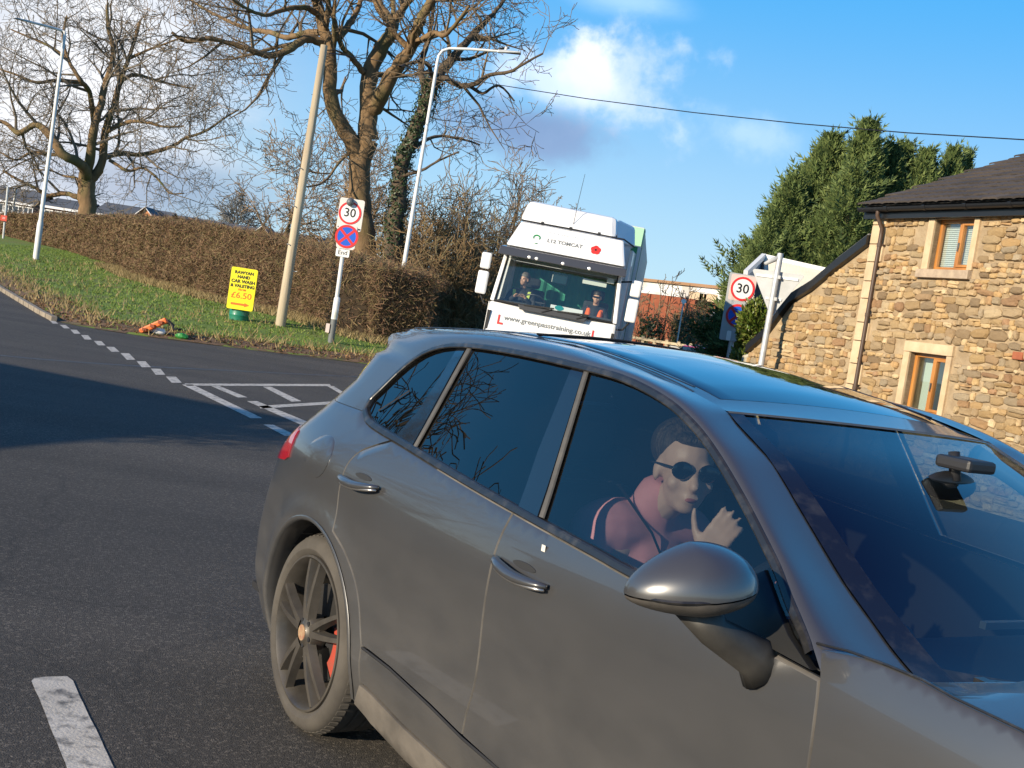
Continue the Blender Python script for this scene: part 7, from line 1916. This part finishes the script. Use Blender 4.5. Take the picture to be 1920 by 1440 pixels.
# -- telegraph pole and overhead wire
ub = on_ground(525, 612); ut = at(608, 85, ub.y + .2)
pole = thing('telegraph_pole', 'weathered wooden telegraph pole leaning right beside the yellow board', 'pole', ub)
q = MB(); q.tube([ub - Vector((0, 0, .3)), ub.lerp(ut, .25), ub.lerp(ut, .5), ub.lerp(ut, .75), ut], [.150, .135, .122, .112, .10], 14); q.build('pole_shaft', mat('weathered_timber', (.36, .29, .20), .9, col2=(.50, .42, .30), scale=5, stretch=(1, 1, .08), bump=.5, third=((.28, .27, .12), .8, .55, .8)), pole, smooth=True, angle=50)
for i in range(9):
    f = .2 + i * .045; p = ub.lerp(ut, f); a = i * 2.1; q = MB(); q.bar(p + Vector((math.cos(a) * .13, math.sin(a) * .13, 0)), p + Vector((math.cos(a) * .24, math.sin(a) * .24, .01)), .022, .022); q.build('step_iron', sgrey, pole)
wp_ = [at(px, py, Y) for px, py, Y in ((940, 160, 37), (1100, 185, 34), (1300, 211, 31), (1500, 232, 28), (1700, 249, 25.5), (1920, 262, 23), (2300, 268, 19))]
w0 = [ut + Vector((0, 0, -.15)), at(780, 130, 37)] if False else []
wires = thing('overhead_wire', 'thin black telephone wire crossing the blue sky', 'wire', wp_[0])
q = MB(); q.tube(wp_, .013, 5, cap=False); q.tube([ut - Vector((0, 0, .2)), at(700, 112, 37.5), at(820, 138, 37.3), wp_[0]], .012, 5, cap=False); q.build('wire_strand', sblack, wires)

# -- street lamps
def lamp(name, label, base, top, bend, tipp, r0, m, group):
    o = thing(name, label, 'street lamp', base, 0, group)
    q = MB(); q.tube([base - Vector((0, 0, .3)), base.lerp(top, .16), base.lerp(top, .18), base.lerp(top, .6), top] + bend + [tipp], [r0, r0, r0 * .72, r0 * .6, r0 * .5] + [r0 * .45] * len(bend) + [r0 * .36], 12); q.build('column', m, o, smooth=True, angle=50)
    d = (tipp - bend[-1]).normalized(); h = MB(); sd = d.cross(Vector((0, 0, 1))).normalized() * .11; upv = Vector((0, 0, .05))
    a = tipp - d * .25; e = tipp + d * .48
    h.hexa([a - sd * .5 - upv, a + sd * .5 - upv, e + sd - upv * .5, e - sd - upv * .5, a - sd * .5 + upv, a + sd * .5 + upv, e + sd + upv * .4, e - sd + upv * .4]); hd = h.build('lamp_head', galv, o, bevel=.02)
    h = MB(); h.hexa([p - Vector((0, 0, .045)) for p in (a - sd * .3 + d * .2, a + sd * .3 + d * .2, e + sd * .9, e - sd * .9)] + [p - Vector((0, 0, .02)) for p in (a - sd * .3 + d * .2, a + sd * .3 + d * .2, e + sd * .9, e - sd * .9)]); h.build('lamp_glass', sblack, hd)
    h = MB(); pc = tipp + upv; h.tube([pc, pc + Vector((0, 0, .10))], [.05, .04], 8); h.build('photocell', whitepost, hd)
    return o
LY = 37.0
lb = at(744, 600, LY); lb.z = gz(lb.x, lb.y); lt_ = at(820, 117, LY)
dirv = (lt_ - at(757, 500, LY)).normalized(); lb = lt_ - dirv * ((lt_.z - gz(lt_.x, lt_.y)) / dirv.z)
lamp('street_lamp', 'tall pale street lamp with a curved arm reaching right over the road', lb, lt_, [at(823, 104, LY), at(830, 95, LY), at(842, 91, LY), at(880, 92, LY)], at(948, 97, LY), .10, whitepost, 'street lamps')
lb = on_ground(67, 487); LY2 = lb.y; lt_ = at(121, 66, LY2)
lamp('street_lamp', 'white street lamp column on the grass at the far left, its arm pointing left', lb, lt_, [at(121, 60, LY2), at(115, 57, LY2), at(95, 51, LY2 - .5)], at(45, 38, LY2 - 1.5), .15, whitepost, 'street lamps')
# distant posts and red sign at the left edge
P = on_ground(8, 436); P = at(8, 436, 92); Pt = at(27, 350, 92)
o = thing('post', 'thin distant post with a small red and white sign at the left edge', 'post', P); q = MB(); q.tube([P - Vector((0, 0, 1)), at(15, 350, 92)], .09, 8); q.build('post_shaft', galv, o)
q = MB(); M_ = frame(at(7, 409, 91.8), (1, .2, 0), (0, 0, 1)); q.M = M_; q.box(-.24, .24, -.22, .22, 0, .04); sg_ = q.build('red_sign', mat('red_notice', (.7, .10, .06), .5), o); lettering('lettering', '30', .22, swhite, M_ @ Matrix.Translation((0, 0, .042)), sg_)
P = at(23, 405, 105); o = thing('post', 'thin plain grey post behind the hedge at the far left', 'post', P); q = MB(); q.tube([P - Vector((0, 0, 1.4)), at(30, 352, 105)], .10, 8); q.build('post_shaft', galv, o)

# -- right-hand speed limit sign
RY = 26.5; vw = (CO - at(1390, 560, RY)); vw.z = 0; vw.normalize(); fr_x = Vector((-vw.y, vw.x, 0)); fr_x = fr_x * math.cos(R(-10)) + vw * math.sin(R(-10)); ax = (at(1392, 520, RY) - at(1363, 680, RY)).normalized()
rb = at(1362, 700, RY); rb = rb - ax * (rb.z / ax.z)
s2 = thing('speed_sign', 'grey backed 30 sign with a clearway disc half hidden by the laurel bush', 'road sign', rb)
q = MB(); q.tube([rb - ax * .2, at(1386, 560, RY)], .06, 12); q.build('post', galv, s2, smooth=True, angle=40)
q = MB(); q.M = sframe(1382, 577, RY, .06); hh = (at(1395, 515, RY) - at(1372, 640, RY)).length; q.prism(rrect(.60, hh, .04), flat, 0, .025); q.build('sign_board', sgrey, s2)
q = MB(); q.M = sframe(1391, 541, RY, .086); q.prism(rrect(.57, .58, .04), flat, 0, .004); q.build('sign_face', mat('pale_pink_board', (.70, .52, .46), .5), s2)
speed_sign(sframe(1391, 542, RY, .094), s2, .27)
clearway(sframe(1381, 592, RY, .094), s2, .26)
q = MB(); q.M = sframe(1365, 629, RY, .09); q.prism(rrect(.10, .22, .03), flat, 0, .006); q.build('reflector', swhite, s2)
# -- give way sign seen from behind
_w = ray(1446, 600); GY = ((HO + hn * .45 - CO).dot(hn) / _w.dot(hn)) * _w.y; vw = (CO - at(1450, 560, GY)); vw.z = 0; vw.normalize(); fr_x = Vector((-vw.y, vw.x, 0)); fr_x = fr_x * math.cos(R(12)) + vw * math.sin(R(12)); ax = (at(1463, 480, GY) - at(1426, 690, GY)).normalized()
gb_ = at(1426, 690, GY); gb_ = gb_ - ax * (gb_.z / ax.z)
g = thing('give_way_sign', 'grey back of a triangular give way sign on a post by the stone wall', 'road sign', gb_)
q = MB(); q.tube([gb_ - ax * .2, at(1463, 478, GY), at(1463.5, 475, GY)], [.055, .055, .05], 14); gp = q.build('post', galv, g, smooth=True, angle=40)
M_ = sframe(1452, 545, GY, -.075); wT = (at(1505, 517, GY) - at(1408, 497, GY)).length
q = MB(); q.M = M_; h_ = wT * .866; tri = []
for cx, cy, a0 in ((-wT / 2 + .05, h_ * .42 - .03, 90), (0, -h_ * .58 + .07, 210), (wT / 2 - .05, h_ * .42 - .03, -30)):
    for i in range(5): a = R(a0 + i * 30); tri.append((cx + .035 * math.cos(a), cy + .035 * math.sin(a)))
q.prism(tri, flat, 0, .012); q.build('sign_back', sgrey, g, fixn=True)
for yy, w in ((h_ * .30, wT * .8), (-h_ * .18, wT * .30)):
    q = MB(); q.M = M_; q.box(-w / 2, w / 2, yy - .022, yy + .022, .013, .035); q.build('rail', galv, g)
    q = MB(); q.M = M_; q.box(-.075, .075, yy - .03, yy + .03, .035, .12); q.build('clip', sgrey, g)
q = MB(); P = at(1442, 490, GY + .1); q.tube([at(1463, 482, GY), at(1450, 487, GY), at(1434, 495, GY - .05)], [.035, .05, .03], 10); q.build('sign_lamp', sgrey, g, smooth=True)
# red brick gate pier and stone beside it
PY = 27.0; P = at(1385, 760, PY); tp = at(1378, 640, PY)
pier = thing('brick_pier', 'red brick gate pier under the right-hand speed limit sign', 'pier', (P.x, P.y, 0))
bm_ = mat('pier_brick', (.22, .055, .03), .9, col2=(.33, .10, .05), scale=8, objrand=[(.18, .045, .025), (.30, .085, .045), (.25, .07, .04)])
q = MB(); q.box(P.x - .30, P.x + .30, P.y - .2, P.y + .3, 0, tp.z); core_ = q.build('pier_core', mortar_m, pier)
bq = MB(); bq.box(-.105, .105, -.05, .05, -.032, .032); bme = bq.mesh('brick', bm_)
nrow = int(tp.z / .075)
for r_i in range(nrow):
    for c_i in range(3):
        x = P.x - .2 + c_i * .215 + (.05 if r_i % 2 else -.02)
        if abs(x - P.x) > .26: continue
        o = bpy.data.objects.new('brick', bme); COL.objects.link(o); o.location = (x, P.y - .19, .04 + r_i * .075); adopt(o, core_)
q = MB(); q.box(P.x - .35, P.x + .35, P.y - .27, P.y + .35, tp.z, tp.z + .07); q.build('pier_cap', mat('cap_stone', (.4, .36, .3), .9), pier, bevel=.015)
P = at(1402, 668, 24.6); gs_ = thing('stone_gatepost', 'pale weathered stone post at the foot of the laurel bush', 'stone post', (P.x, P.y, 0))
q = MB(); q.hexa([(P.x - .17, P.y - .12, 0), (P.x + .17, P.y - .12, 0), (P.x + .16, P.y + .12, 0), (P.x - .16, P.y + .12, 0), (P.x - .10, P.y - .1, P.z - .0), (P.x + .16, P.y - .1, P.z + .12), (P.x + .16, P.y + .1, P.z + .12), (P.x - .10, P.y + .1, P.z)]); q.build('post_stone', mat('pale_stone', (.45, .40, .30), .9, col2=(.55, .5, .38), scale=5, bump=.5), gs_, bevel=.03)
# laurel bush
lau = mat('laurel_leaf', (.05, .09, .012), .35, island=[(.03, .06, .01), (.075, .12, .016), (.13, .16, .03), (.20, .20, .05)])
def laurel(px, py, Y, rad, zc, n, label, seed, sz=.11):
    r = random.Random(seed); c_ = at(px, py, Y); mb = MB(); st = MB()
    o = thing('laurel_bush', label, 'bush', (c_.x, c_.y, 0))
    stems = []
    for i in range(7):
        a = r.uniform(0, 6.28); e = c_ + Vector((math.cos(a) * rad[0] * .7, math.sin(a) * rad[0] * .7, r.uniform(-.3, .9) * rad[1])); st.tube([(c_.x, c_.y, -.05), (c_.x + (e.x - c_.x) * .3, c_.y + (e.y - c_.y) * .3, e.z * .5), e], [.02, .014, .006], 4, cap=False)
    for i in range(n):
        v = Vector((r.gauss(0, 1), r.gauss(0, 1), r.gauss(0, 1))).normalized(); k = r.random() ** .4 * r.uniform(.85, 1.12)
        p = c_ + Vector((v.x * rad[0] * k, v.y * rad[0] * k, v.z * rad[1] * k * (1 if v.z > 0 else .9)))
        d = (v + Vector((r.gauss(0, .5), r.gauss(0, .5), r.uniform(.0, 1.1)))).normalized(); s = d.cross(Vector((r.gauss(0, 1), r.gauss(0, 1), r.gauss(0, 1))))
        if s.length < .1: continue
        s.normalize(); nn = s.cross(d); L_ = sz * r.uniform(.7, 1.25); w = L_ * .27
        mb.add([p, p + d * L_ * .5 + s * w + nn * w * .35, p + d * L_, p + d * L_ * .5 - s * w + nn * w * .35, p + d * L_ * .5], [(0, 1, 4), (1, 2, 4), (2, 3, 4), (3, 0, 4)])
    st.build('stems', bark_m, o); f_ = mb.build('leaves', lau, o); tag(f_, kind='stuff'); return o
laurel(1413, 614, 25.2, (.33, .60), 0, 2600, 'glossy laurel bush growing across the clearway disc', 4)
laurel(1404, 668, 25.4, (.32, .48), 0, 1300, 'lower right half of the laurel hedge beside the give way post', 5)
laurel(1387, 676, 25, (.24, .20), 0, 350, 'small laurel sprout at the foot of the stone post', 6, .09)

# -- things dropped on the verge by the kerb
plast = mat('orange_plastic', (.80, .16, .03), .5)
ob = on_ground(288, 626)
o = thing('barrier_foot', 'orange plastic barrier panel lying tilted at the kerb', 'barrier', ob)
a, e = at(263, 622, ob.y - .1), at(313, 600, ob.y - .1); q = MB(); q.bar(a, e, .14, .13); q.build('panel', plast, o, bevel=.03)
for f in (.2, .5, .8):
    q = MB(); p = a.lerp(e, f); q.bar(p - Vector((.05, .085, 0)), p + Vector((.05, -.085, .0)), .05, .07); q.build('slot', mat('slot_dark', (.25, .05, .01), .6), o)
a2 = on_ground(297, 627); o = thing('bottle', 'white plastic container lying in the soil by the orange panel', 'litter', a2); q = MB(); q.tube([a2 + Vector((-.14, 0, .06)), a2 + Vector((-.1, 0, .07)), a2 + Vector((.1, .03, .07)), a2 + Vector((.14, .03, .07))], [.03, .075, .075, .03], 10); q.build('bottle_body', swhite, o, smooth=True); 
a2 = on_ground(316, 618); o = thing('tyre_scrap', 'black curled scrap of rubber behind the orange panel', 'litter', a2)
q = MB(); q.tube([a2 + Vector((-.28, 0, .02)), a2 + Vector((-.2, 0, .15)), a2 + Vector((-.05, .05, .18)), a2 + Vector((.08, .05, .10)), a2 + Vector((.12, 0, .02)), a2 + Vector((.3, .05, .06))], [.04, .06, .06, .05, .03, .02], 7); q.build('rubber_strip', black_r, o, smooth=True)
a2 = on_ground(340, 635); o = thing('plastic_bag', 'crumpled green bag on the road edge soil', 'litter', a2); rr = random.Random(3); q = MB(); q.ball(a2 + Vector((0, 0, .05)), .13, 10, 7, 1.2, .8, .55); q.v = [(x + rr.uniform(-.02, .02), y + rr.uniform(-.02, .02), z + rr.uniform(-.02, .02)) for x, y, z in q.v]; q.build('bag_film', mat('green_film', (.03, .22, .04), .4), o)

# -- background on the right: brick shed, fence, lamp, parked cars
BY = 92
def bpx(px, py, Y): return at(px, py, Y)
bp0, bp1 = at(1165, 700, BY), at(1420, 700, BY - 10)
w = thing('warehouse', 'orange-red brick warehouse with a pale strip of roof beyond the saplings', 'building', (bp0.x, bp0.y, 0))
red_b = mat('far_red_brick', (.20, .055, .028), .9, col2=(.28, .085, .04), scale=.8)
zt = at(1180, 546, BY).z; zt2 = at(1180, 524, BY).z
u_ = (bp1 - bp0); u_.z = 0; L_ = u_.length; u_.normalize(); n_ = Vector((u_.y, -u_.x, 0))
def wb(name, s0, s1, z0, z1, d0, d1, m, par): 
    q = MB(); f = lambda s, z, d: Vector((bp0.x, bp0.y, z)) + u_ * s + n_ * d
    q.hexa([f(s0, z0, d1), f(s1, z0, d1), f(s1, z0, d0), f(s0, z0, d0), f(s0, z1, d1), f(s1, z1, d1), f(s1, z1, d0), f(s0, z1, d0)]); return q.build(name, m, par, fixn=True)
wb('wall', 0, L_, 0, zt, -9, 0, red_b, w); wb('cladding', 0, L_, zt + .004, zt2, -9, .06, mat('white_cladding', (.62, .62, .62), .6, col2=(.45, .42, .40), scale=.6, lo=.45, hi=.55), w)
rfw = wb('roof', -.3, L_ + .3, zt2 + .004, zt2 + .22, -9.2, .3, mat('warehouse_roof', (.30, .17, .09), .8), w)
for i in range(7):
    s0 = 1.5 + i * 1.9; wb('pilaster', s0, s0 + .35, 0, zt - .01, .004, .12, red_b, w)
for i, (px, py, ww) in enumerate(((1305, 549, .9), (1316, 552, .5), (1332, 553, 1.1))):
    P = at(px, py + 4, BY - 6); o = thing('roof_unit', ['leftmost cream roof unit on the brick warehouse', 'smallest cream roof unit between the two larger ones', 'widest cream roof unit at the right of the warehouse roof'][i], 'roof unit', P, 0, 'roof units on the warehouse'); q = MB(); q.box(P.x - ww / 2, P.x + ww / 2, P.y - .5, P.y + .5, zt2 - 1.0, P.z + .2); q.build('casing', mat('cream_unit', (.7, .52, .33), .6), o); q = MB(); q.box(P.x - ww / 2 - .05, P.x + ww / 2 + .05, P.y - .55, P.y + .55, P.z + .2, P.z + .27); q.build('lid', swhite, o)
# scrub bank before the warehouse
bank = thing('scrub_bank', 'brown and green scrub in front of the brick warehouse', 'bush', at(1320, 640, 70))
r = random.Random(8); q = MB()
for i in range(5200):
    px = r.uniform(1262, 1375); Yb = r.uniform(63, 76); P = at(px, 600, Yb); hgt = at(px, 577 + 20 * math.sin(px * .08) + (px - 1262) * .06, Yb).z; P.z = r.random() * hgt
    d = Vector((r.gauss(0, 1), r.gauss(0, 1), r.gauss(.5, 1))).normalized(); s = d.cross(Vector((r.gauss(0, 1), r.gauss(0, 1), 1))).normalized(); L2 = r.uniform(.25, .7)
    q.add([P - s * .03, P + s * .03, P + d * L2], [(0, 1, 2)])
tag(q.build('twigs', mat('scrub', (.1, .08, .03), .9, island=[(.10, .06, .03), (.06, .075, .02), (.16, .10, .05)]), bank), kind='stuff')
# wooden rail fence
fa, fb = at(1180, 655, 52), at(1292, 668, 50); fz = (at(1200, 640, 52).z)
fn = thing('rail_fence', 'low pale wooden rail fence to the right of the lorry', 'fence', (fa.x, fa.y, 0))
tim = mat('fence_timber', (.42, .34, .22), .9, col2=(.52, .43, .30), scale=4)
for i in range(6):
    p = fa.lerp(fb, i / 5); q = MB(); q.box(p.x - .06, p.x + .06, p.y - .05, p.y + .05, 0, fz + .25); q.build('fence_post', tim, fn)
for zz in (fz + .12, fz - .22, fz - .55):
    q = MB(); a = Vector((fa.x, fa.y - .07, zz)); e = Vector((fb.x, fb.y - .07, zz)); q.bar(a, e, .04, .11); q.build('rail', tim, fn)
for i, (x0, x1, lab) in enumerate(((1203, 1232, 'left pale concrete block below the rail fence'), (1254, 1288, 'right pale concrete block below the rail fence'))):
    p0, p1 = at(x0, 668, 49), at(x1, 676, 49); o = thing('concrete_block', lab, 'block', (p0.x, p0.y, 0), 0, 'concrete blocks below the fence'); q = MB(); q.box(p0.x, p1.x, p0.y - .3, p0.y + .3, 0, at((x0 + x1) / 2, 650, 49).z); q.build('block_body', mat('pale_concrete', (.55, .53, .48), .9, col2=(.42, .41, .37), scale=2), o, bevel=.03)
lb = at(1326, 655, 58); lb.z = 0; lt_ = at(1334, 592, 58)
o = thing('street_lamp', 'small grey lamp post with a right-angled arm before the brick warehouse', 'street lamp', lb, 0, 'street lamps'); q = MB(); q.tube([lb, lt_, at(1338, 588, 58), at(1352, 590, 58)], [.09, .06, .06, .05], 8); q.build('column', galv, o, smooth=True); q = MB(); P = at(1356, 590, 58); q.box(P.x - .12, P.x + .3, P.y - .1, P.y + .1, P.z - .05, P.z + .03); q.build('lamp_head', galv, o, bevel=.01)
P = at(1282, 565, 61); o = thing('round_mirror', 'small round white disc on a thin pole among the saplings', 'sign', (P.x, P.y, 0)); q = MB(); q.tube([(P.x, P.y, 0), (P.x, P.y + .05, P.z)], .04, 6); q.build('post', galv, o); q = MB(); q.M = frame(P, (1, 0, 0), (0, 0, 1)); disc(q, .13, 0, .03, 16); q.build('disc', swhite, o)
def parked(label, px, Y, yaw, paint, L_=4.3, W2=.88, H=1.48, roofz=None):
    P = at(px, 690, Y); o = thing('parked_car', label, 'car', (P.x, P.y, 0), yaw, 'cars parked beyond the house')
    global LOCAL; LOCAL = True
    def sec(x, w, z0, z1): return [(x, -w, z0), (x, w, z0), (x, w, z1), (x, -w, z1)]
    st = [(-L_ / 2, .74, .4, .78), (-L_ / 2 + .15, .84, .28, .92), (-1.2, W2, .24, .95), (.8, W2, .24, .92), (L_ / 2 - .5, .85, .24, .80), (L_ / 2, .72, .36, .62)]
    q = MB()
    for s_ in st: q.v += sec(*s_)
    for i in range(len(st) - 1):
        for k in range(4): q.f.append((i * 4 + k, i * 4 + (k + 1) % 4, i * 4 + 4 + (k + 1) % 4, i * 4 + 4 + k))
    q.f += [(3, 2, 1, 0), tuple(len(q.v) - 4 + k for k in range(4))]; q.m = [0] * len(q.f); q.build('body', paint, o, fixn=True, bevel=.05)
    q = MB(); q.hexa([(-L_ / 2 + .25, -.78, .93), (1.05, -.80, .92), (1.05, .80, .92), (-L_ / 2 + .25, .78, .93), (-L_ / 2 + .6, -.60, H - .05), (.25, -.62, H - .05), (.25, .62, H - .05), (-L_ / 2 + .6, .60, H - .05)]); q.build('windows', mat('dark_car_glass', (.012, .014, .018), .08, coat=1), o, fixn=True, bevel=.04)
    q = MB(); q.hexa([(-L_ / 2 + .58, -.61, H - .052), (.27, -.63, H - .052), (.27, .63, H - .052), (-L_ / 2 + .58, .61, H - .052), (-L_ / 2 + .7, -.55, H), (.15, -.56, H), (.15, .56, H), (-L_ / 2 + .7, .55, H)]); q.build('roof', paint, o, fixn=True, bevel=.03)
    for x in (-1.3, 1.35):
        for s in (-1, 1):
            q = MB(); Mx = Matrix.Translation((x, s * .80, .31)) @ Matrix.Rotation(R(90), 4, 'X'); q.lathe([(.19, -.1), (.3, -.1), (.315, -.06), (.315, .06), (.3, .1), (.19, .1)], 20, 0, Mx, cap=False); wh = q.build('wheel', black_r, o, smooth=True, angle=40); q = MB(); q.lathe([(0, -.08), (.19, -.09), (.19, .09), (0, .08)], 14, 0, Mx); q.build('rim', mat_metal, wh)
    for s in (-1, 1):
        q = MB(); q.box(L_ / 2 - .22, L_ / 2 - .06, s * .58 - .14, s * .58 + .14, .60, .74); q.build('headlight', lamp_glass, o, bevel=.03)
        q = MB(); q.box(-L_ / 2 - .01, -L_ / 2 + .12, s * .62 - .12, s * .62 + .12, .70, .88); q.build('tail_light', tred, o, bevel=.02)
    LOCAL = False
    return o
parked('dark parked car behind the red one near the brick pier', 1303, 54, R(165), mat('dark_blue_paint', (.015, .02, .035), .25, coat=1), H=1.74)
parked('bright red parked car nearest the brick pier', 1346, 49, R(28), mat('red_car_paint', (.62, .012, .016), .25, coat=1), H=1.66)

# -- housing estate far behind the hedge
ebrick = mat('estate_brick', (.23, .075, .045), .9, col2=(.30, .11, .06), scale=.6); obrick = mat('estate_orange_brick', (.50, .22, .10), .9)
eroof = mat('estate_slate_roof', (.085, .09, .10), .8, col2=(.12, .125, .135), scale=.4); etrim = mat('estate_white_trim', (.72, .72, .72), .6)
def far_house(label, pxl, pxr, py_ridge, py_eave, Y, windows=0, gable=None, dY=0, gable_w=3.6, front_gable=False, chim=True, px_slope=True):
    L0, R0 = at(pxl, py_eave, Y), at(pxr, py_eave + (pxr - pxl) * .155, Y + dY); zE = (L0.z + R0.z) / 2; zR = at((pxl + pxr) / 2, py_ridge + (pxr - pxl) * .0775, Y + dY / 2).z
    g0 = min(rise(L0.x, L0.y), 1.5); o = thing('estate_house', label, 'house', (L0.x, L0.y, g0), 0, 'brick estate houses beyond the hedge')
    u2 = (R0 - L0); u2.z = 0; ln = u2.length; u2.normalize(); b2 = Vector((-u2.y, u2.x, 0)); D = 8
    f = lambda s, z, d: Vector((L0.x, L0.y, z)) + u2 * s + b2 * d
    q = MB(); q.hexa([f(0, g0 - 2, 0), f(ln, g0 - 2, 0), f(ln, g0 - 2, D), f(0, g0 - 2, D), f(0, zE, 0), f(ln, zE, 0), f(ln, zE, D), f(0, zE, D)])
    q.add([f(0, zE, 0), f(0, zE, D), f(0, zR - .1, D / 2), f(ln, zE, 0), f(ln, zE, D), f(ln, zR - .1, D / 2)], [(0, 1, 2), (3, 5, 4)])
    q.build('wall', ebrick, o, fixn=True)
    q = MB(); e = .35
    for d0, s_ in ((-e, 1), (D + e, -1)):
        zl = zE - .15
        q.hexa([f(-e, zl, d0), f(ln + e, zl, d0), f(ln + e, zR, D / 2), f(-e, zR, D / 2), f(-e, zl + .14, d0), f(ln + e, zl + .14, d0), f(ln + e, zR + .14, D / 2), f(-e, zR + .14, D / 2)])
    rf = q.build('roof', eroof, o, fixn=True)
    q = MB(); q.hexa([f(-e, zE - .3, -e - .06), f(ln + e, zE - .3, -e - .06), f(ln + e, zE - .3, -e - .003), f(-e, zE - .3, -e - .003), f(-e, zE - .05, -e - .06), f(ln + e, zE - .05, -e - .06), f(ln + e, zE - .05, -e - .003), f(-e, zE - .05, -e - .003)]); q.build('fascia', etrim, o, fixn=True)
    if chim:
        q = MB(); s = ln * .3; q.hexa([f(s, zR - .4, D / 2 - .3), f(s + .7, zR - .4, D / 2 - .3), f(s + .7, zR - .4, D / 2 + .3), f(s, zR - .4, D / 2 + .3), f(s, zR + .45, D / 2 - .3), f(s + .7, zR + .45, D / 2 - .3), f(s + .7, zR + .45, D / 2 + .3), f(s, zR + .45, D / 2 + .3)]); q.build('chimney', ebrick, rf, fixn=True) if False else None
    for i in range(windows):
        s = ln * (i + .6) / windows; q = MB(); q.hexa([f(s - .6, zE - 1.75, -.06), f(s + .6, zE - 1.75, -.06), f(s + .6, zE - 1.75, .0), f(s - .6, zE - 1.75, .0), f(s - .6, zE - .45, -.06), f(s + .6, zE - .45, -.06), f(s + .6, zE - .45, .0), f(s - .6, zE - .45, .0)]); wn = q.build('window', etrim, o, fixn=True)
        for t in (-.28, .28): q = MB(); q.hexa([f(s + t - .22, zE - 1.62, -.075), f(s + t + .22, zE - 1.62, -.075), f(s + t + .22, zE - 1.62, -.062), f(s + t - .22, zE - 1.62, -.062), f(s + t - .22, zE - .58, -.075), f(s + t + .22, zE - .58, -.075), f(s + t + .22, zE - .58, -.062), f(s + t - .22, zE - .58, -.062)]); q.build('pane', mat_pane, wn, fixn=True)
    if gable:
        for (gpx, gtop, gm_) in gable:
            c_ = at(gpx, gtop, Y + dY * (gpx - pxl) / (pxr - pxl)); s = (c_ - L0).dot(u2); zg = c_.z; hw_ = gable_w / 2; zb = zg - hw_ * .95
            q = MB(); q.add([f(s - hw_, zb, -1), f(s + hw_, zb, -1), f(s, zg, -1), f(s - hw_, zb, 3), f(s + hw_, zb, 3), f(s, zg, 3), f(s - hw_, g0 - 2, -1), f(s + hw_, g0 - 2, -1), f(s - hw_, g0 - 2, 3), f(s + hw_, g0 - 2, 3)], [(0, 1, 2), (6, 7, 1, 0), (7, 9, 4, 1), (8, 6, 0, 3)]); gg = q.build('gable', gm_, o)
            q = MB(); q.hexa([f(s - hw_ - .3, zb - .3, -1.2), f(s, zg + .02, -1.2), f(s, zg + .02, 3.5), f(s - hw_ - .3, zb - .3, 3.5), f(s - hw_ - .3, zb - .15, -1.2), f(s, zg + .17, -1.2), f(s, zg + .17, 3.5), f(s - hw_ - .3, zb - .15, 3.5)]); q.hexa([f(s + hw_ + .3, zb - .3, -1.2), f(s, zg + .02, -1.2), f(s, zg + .02, 3.5), f(s + hw_ + .3, zb - .3, 3.5), f(s + hw_ + .3, zb - .15, -1.2), f(s, zg + .17, -1.2), f(s, zg + .17, 3.5), f(s + hw_ + .3, zb - .15, 3.5)]); q.build('gable_roof', eroof, o, fixn=True)
            q = MB(); q.bar(f(s - hw_ - .3, zb - .22, -1.24), f(s, zg + .1, -1.24), .06, .28, up=-b2); q.bar(f(s + hw_ + .3, zb - .22, -1.24), f(s, zg + .1, -1.24), .06, .28, up=-b2); q.build('barge_board', etrim, gg, fixn=True)
    return o
mat_pane = mat('estate_pane', (.05, .06, .075), .1)
far_house('leftmost estate terrace with a grey roof behind the distant posts', -30, 62, 343, 369, 150, 5)
far_house('brick estate house with four white windows left of the spreading tree trunk', 84, 152, 367, 384, 130, 4)
far_house('long grey-roofed terrace with a pale orange gable right of the spreading tree trunk', 178, 300, 375, 398, 125, 5, [(279, 392, obrick)], gable_w=3.7)
far_house('grey-roofed estate house running right from the orange gable', 302, 395, 398, 418, 135, 3)
far_house('hipped grey estate roof beside the distant dome-shaped tree', 398, 478, 413, 430, 140, 2)
far_house('red brick estate house with a gable just left of the telegraph pole', 484, 552, 430, 450, 120, 2, [(497, 427, ebrick)], gable_w=3.6)
far_house('red brick estate house with a gable just right of the telegraph pole', 556, 634, 438, 458, 115, 2, [(592, 443, ebrick)], gable_w=3.4)
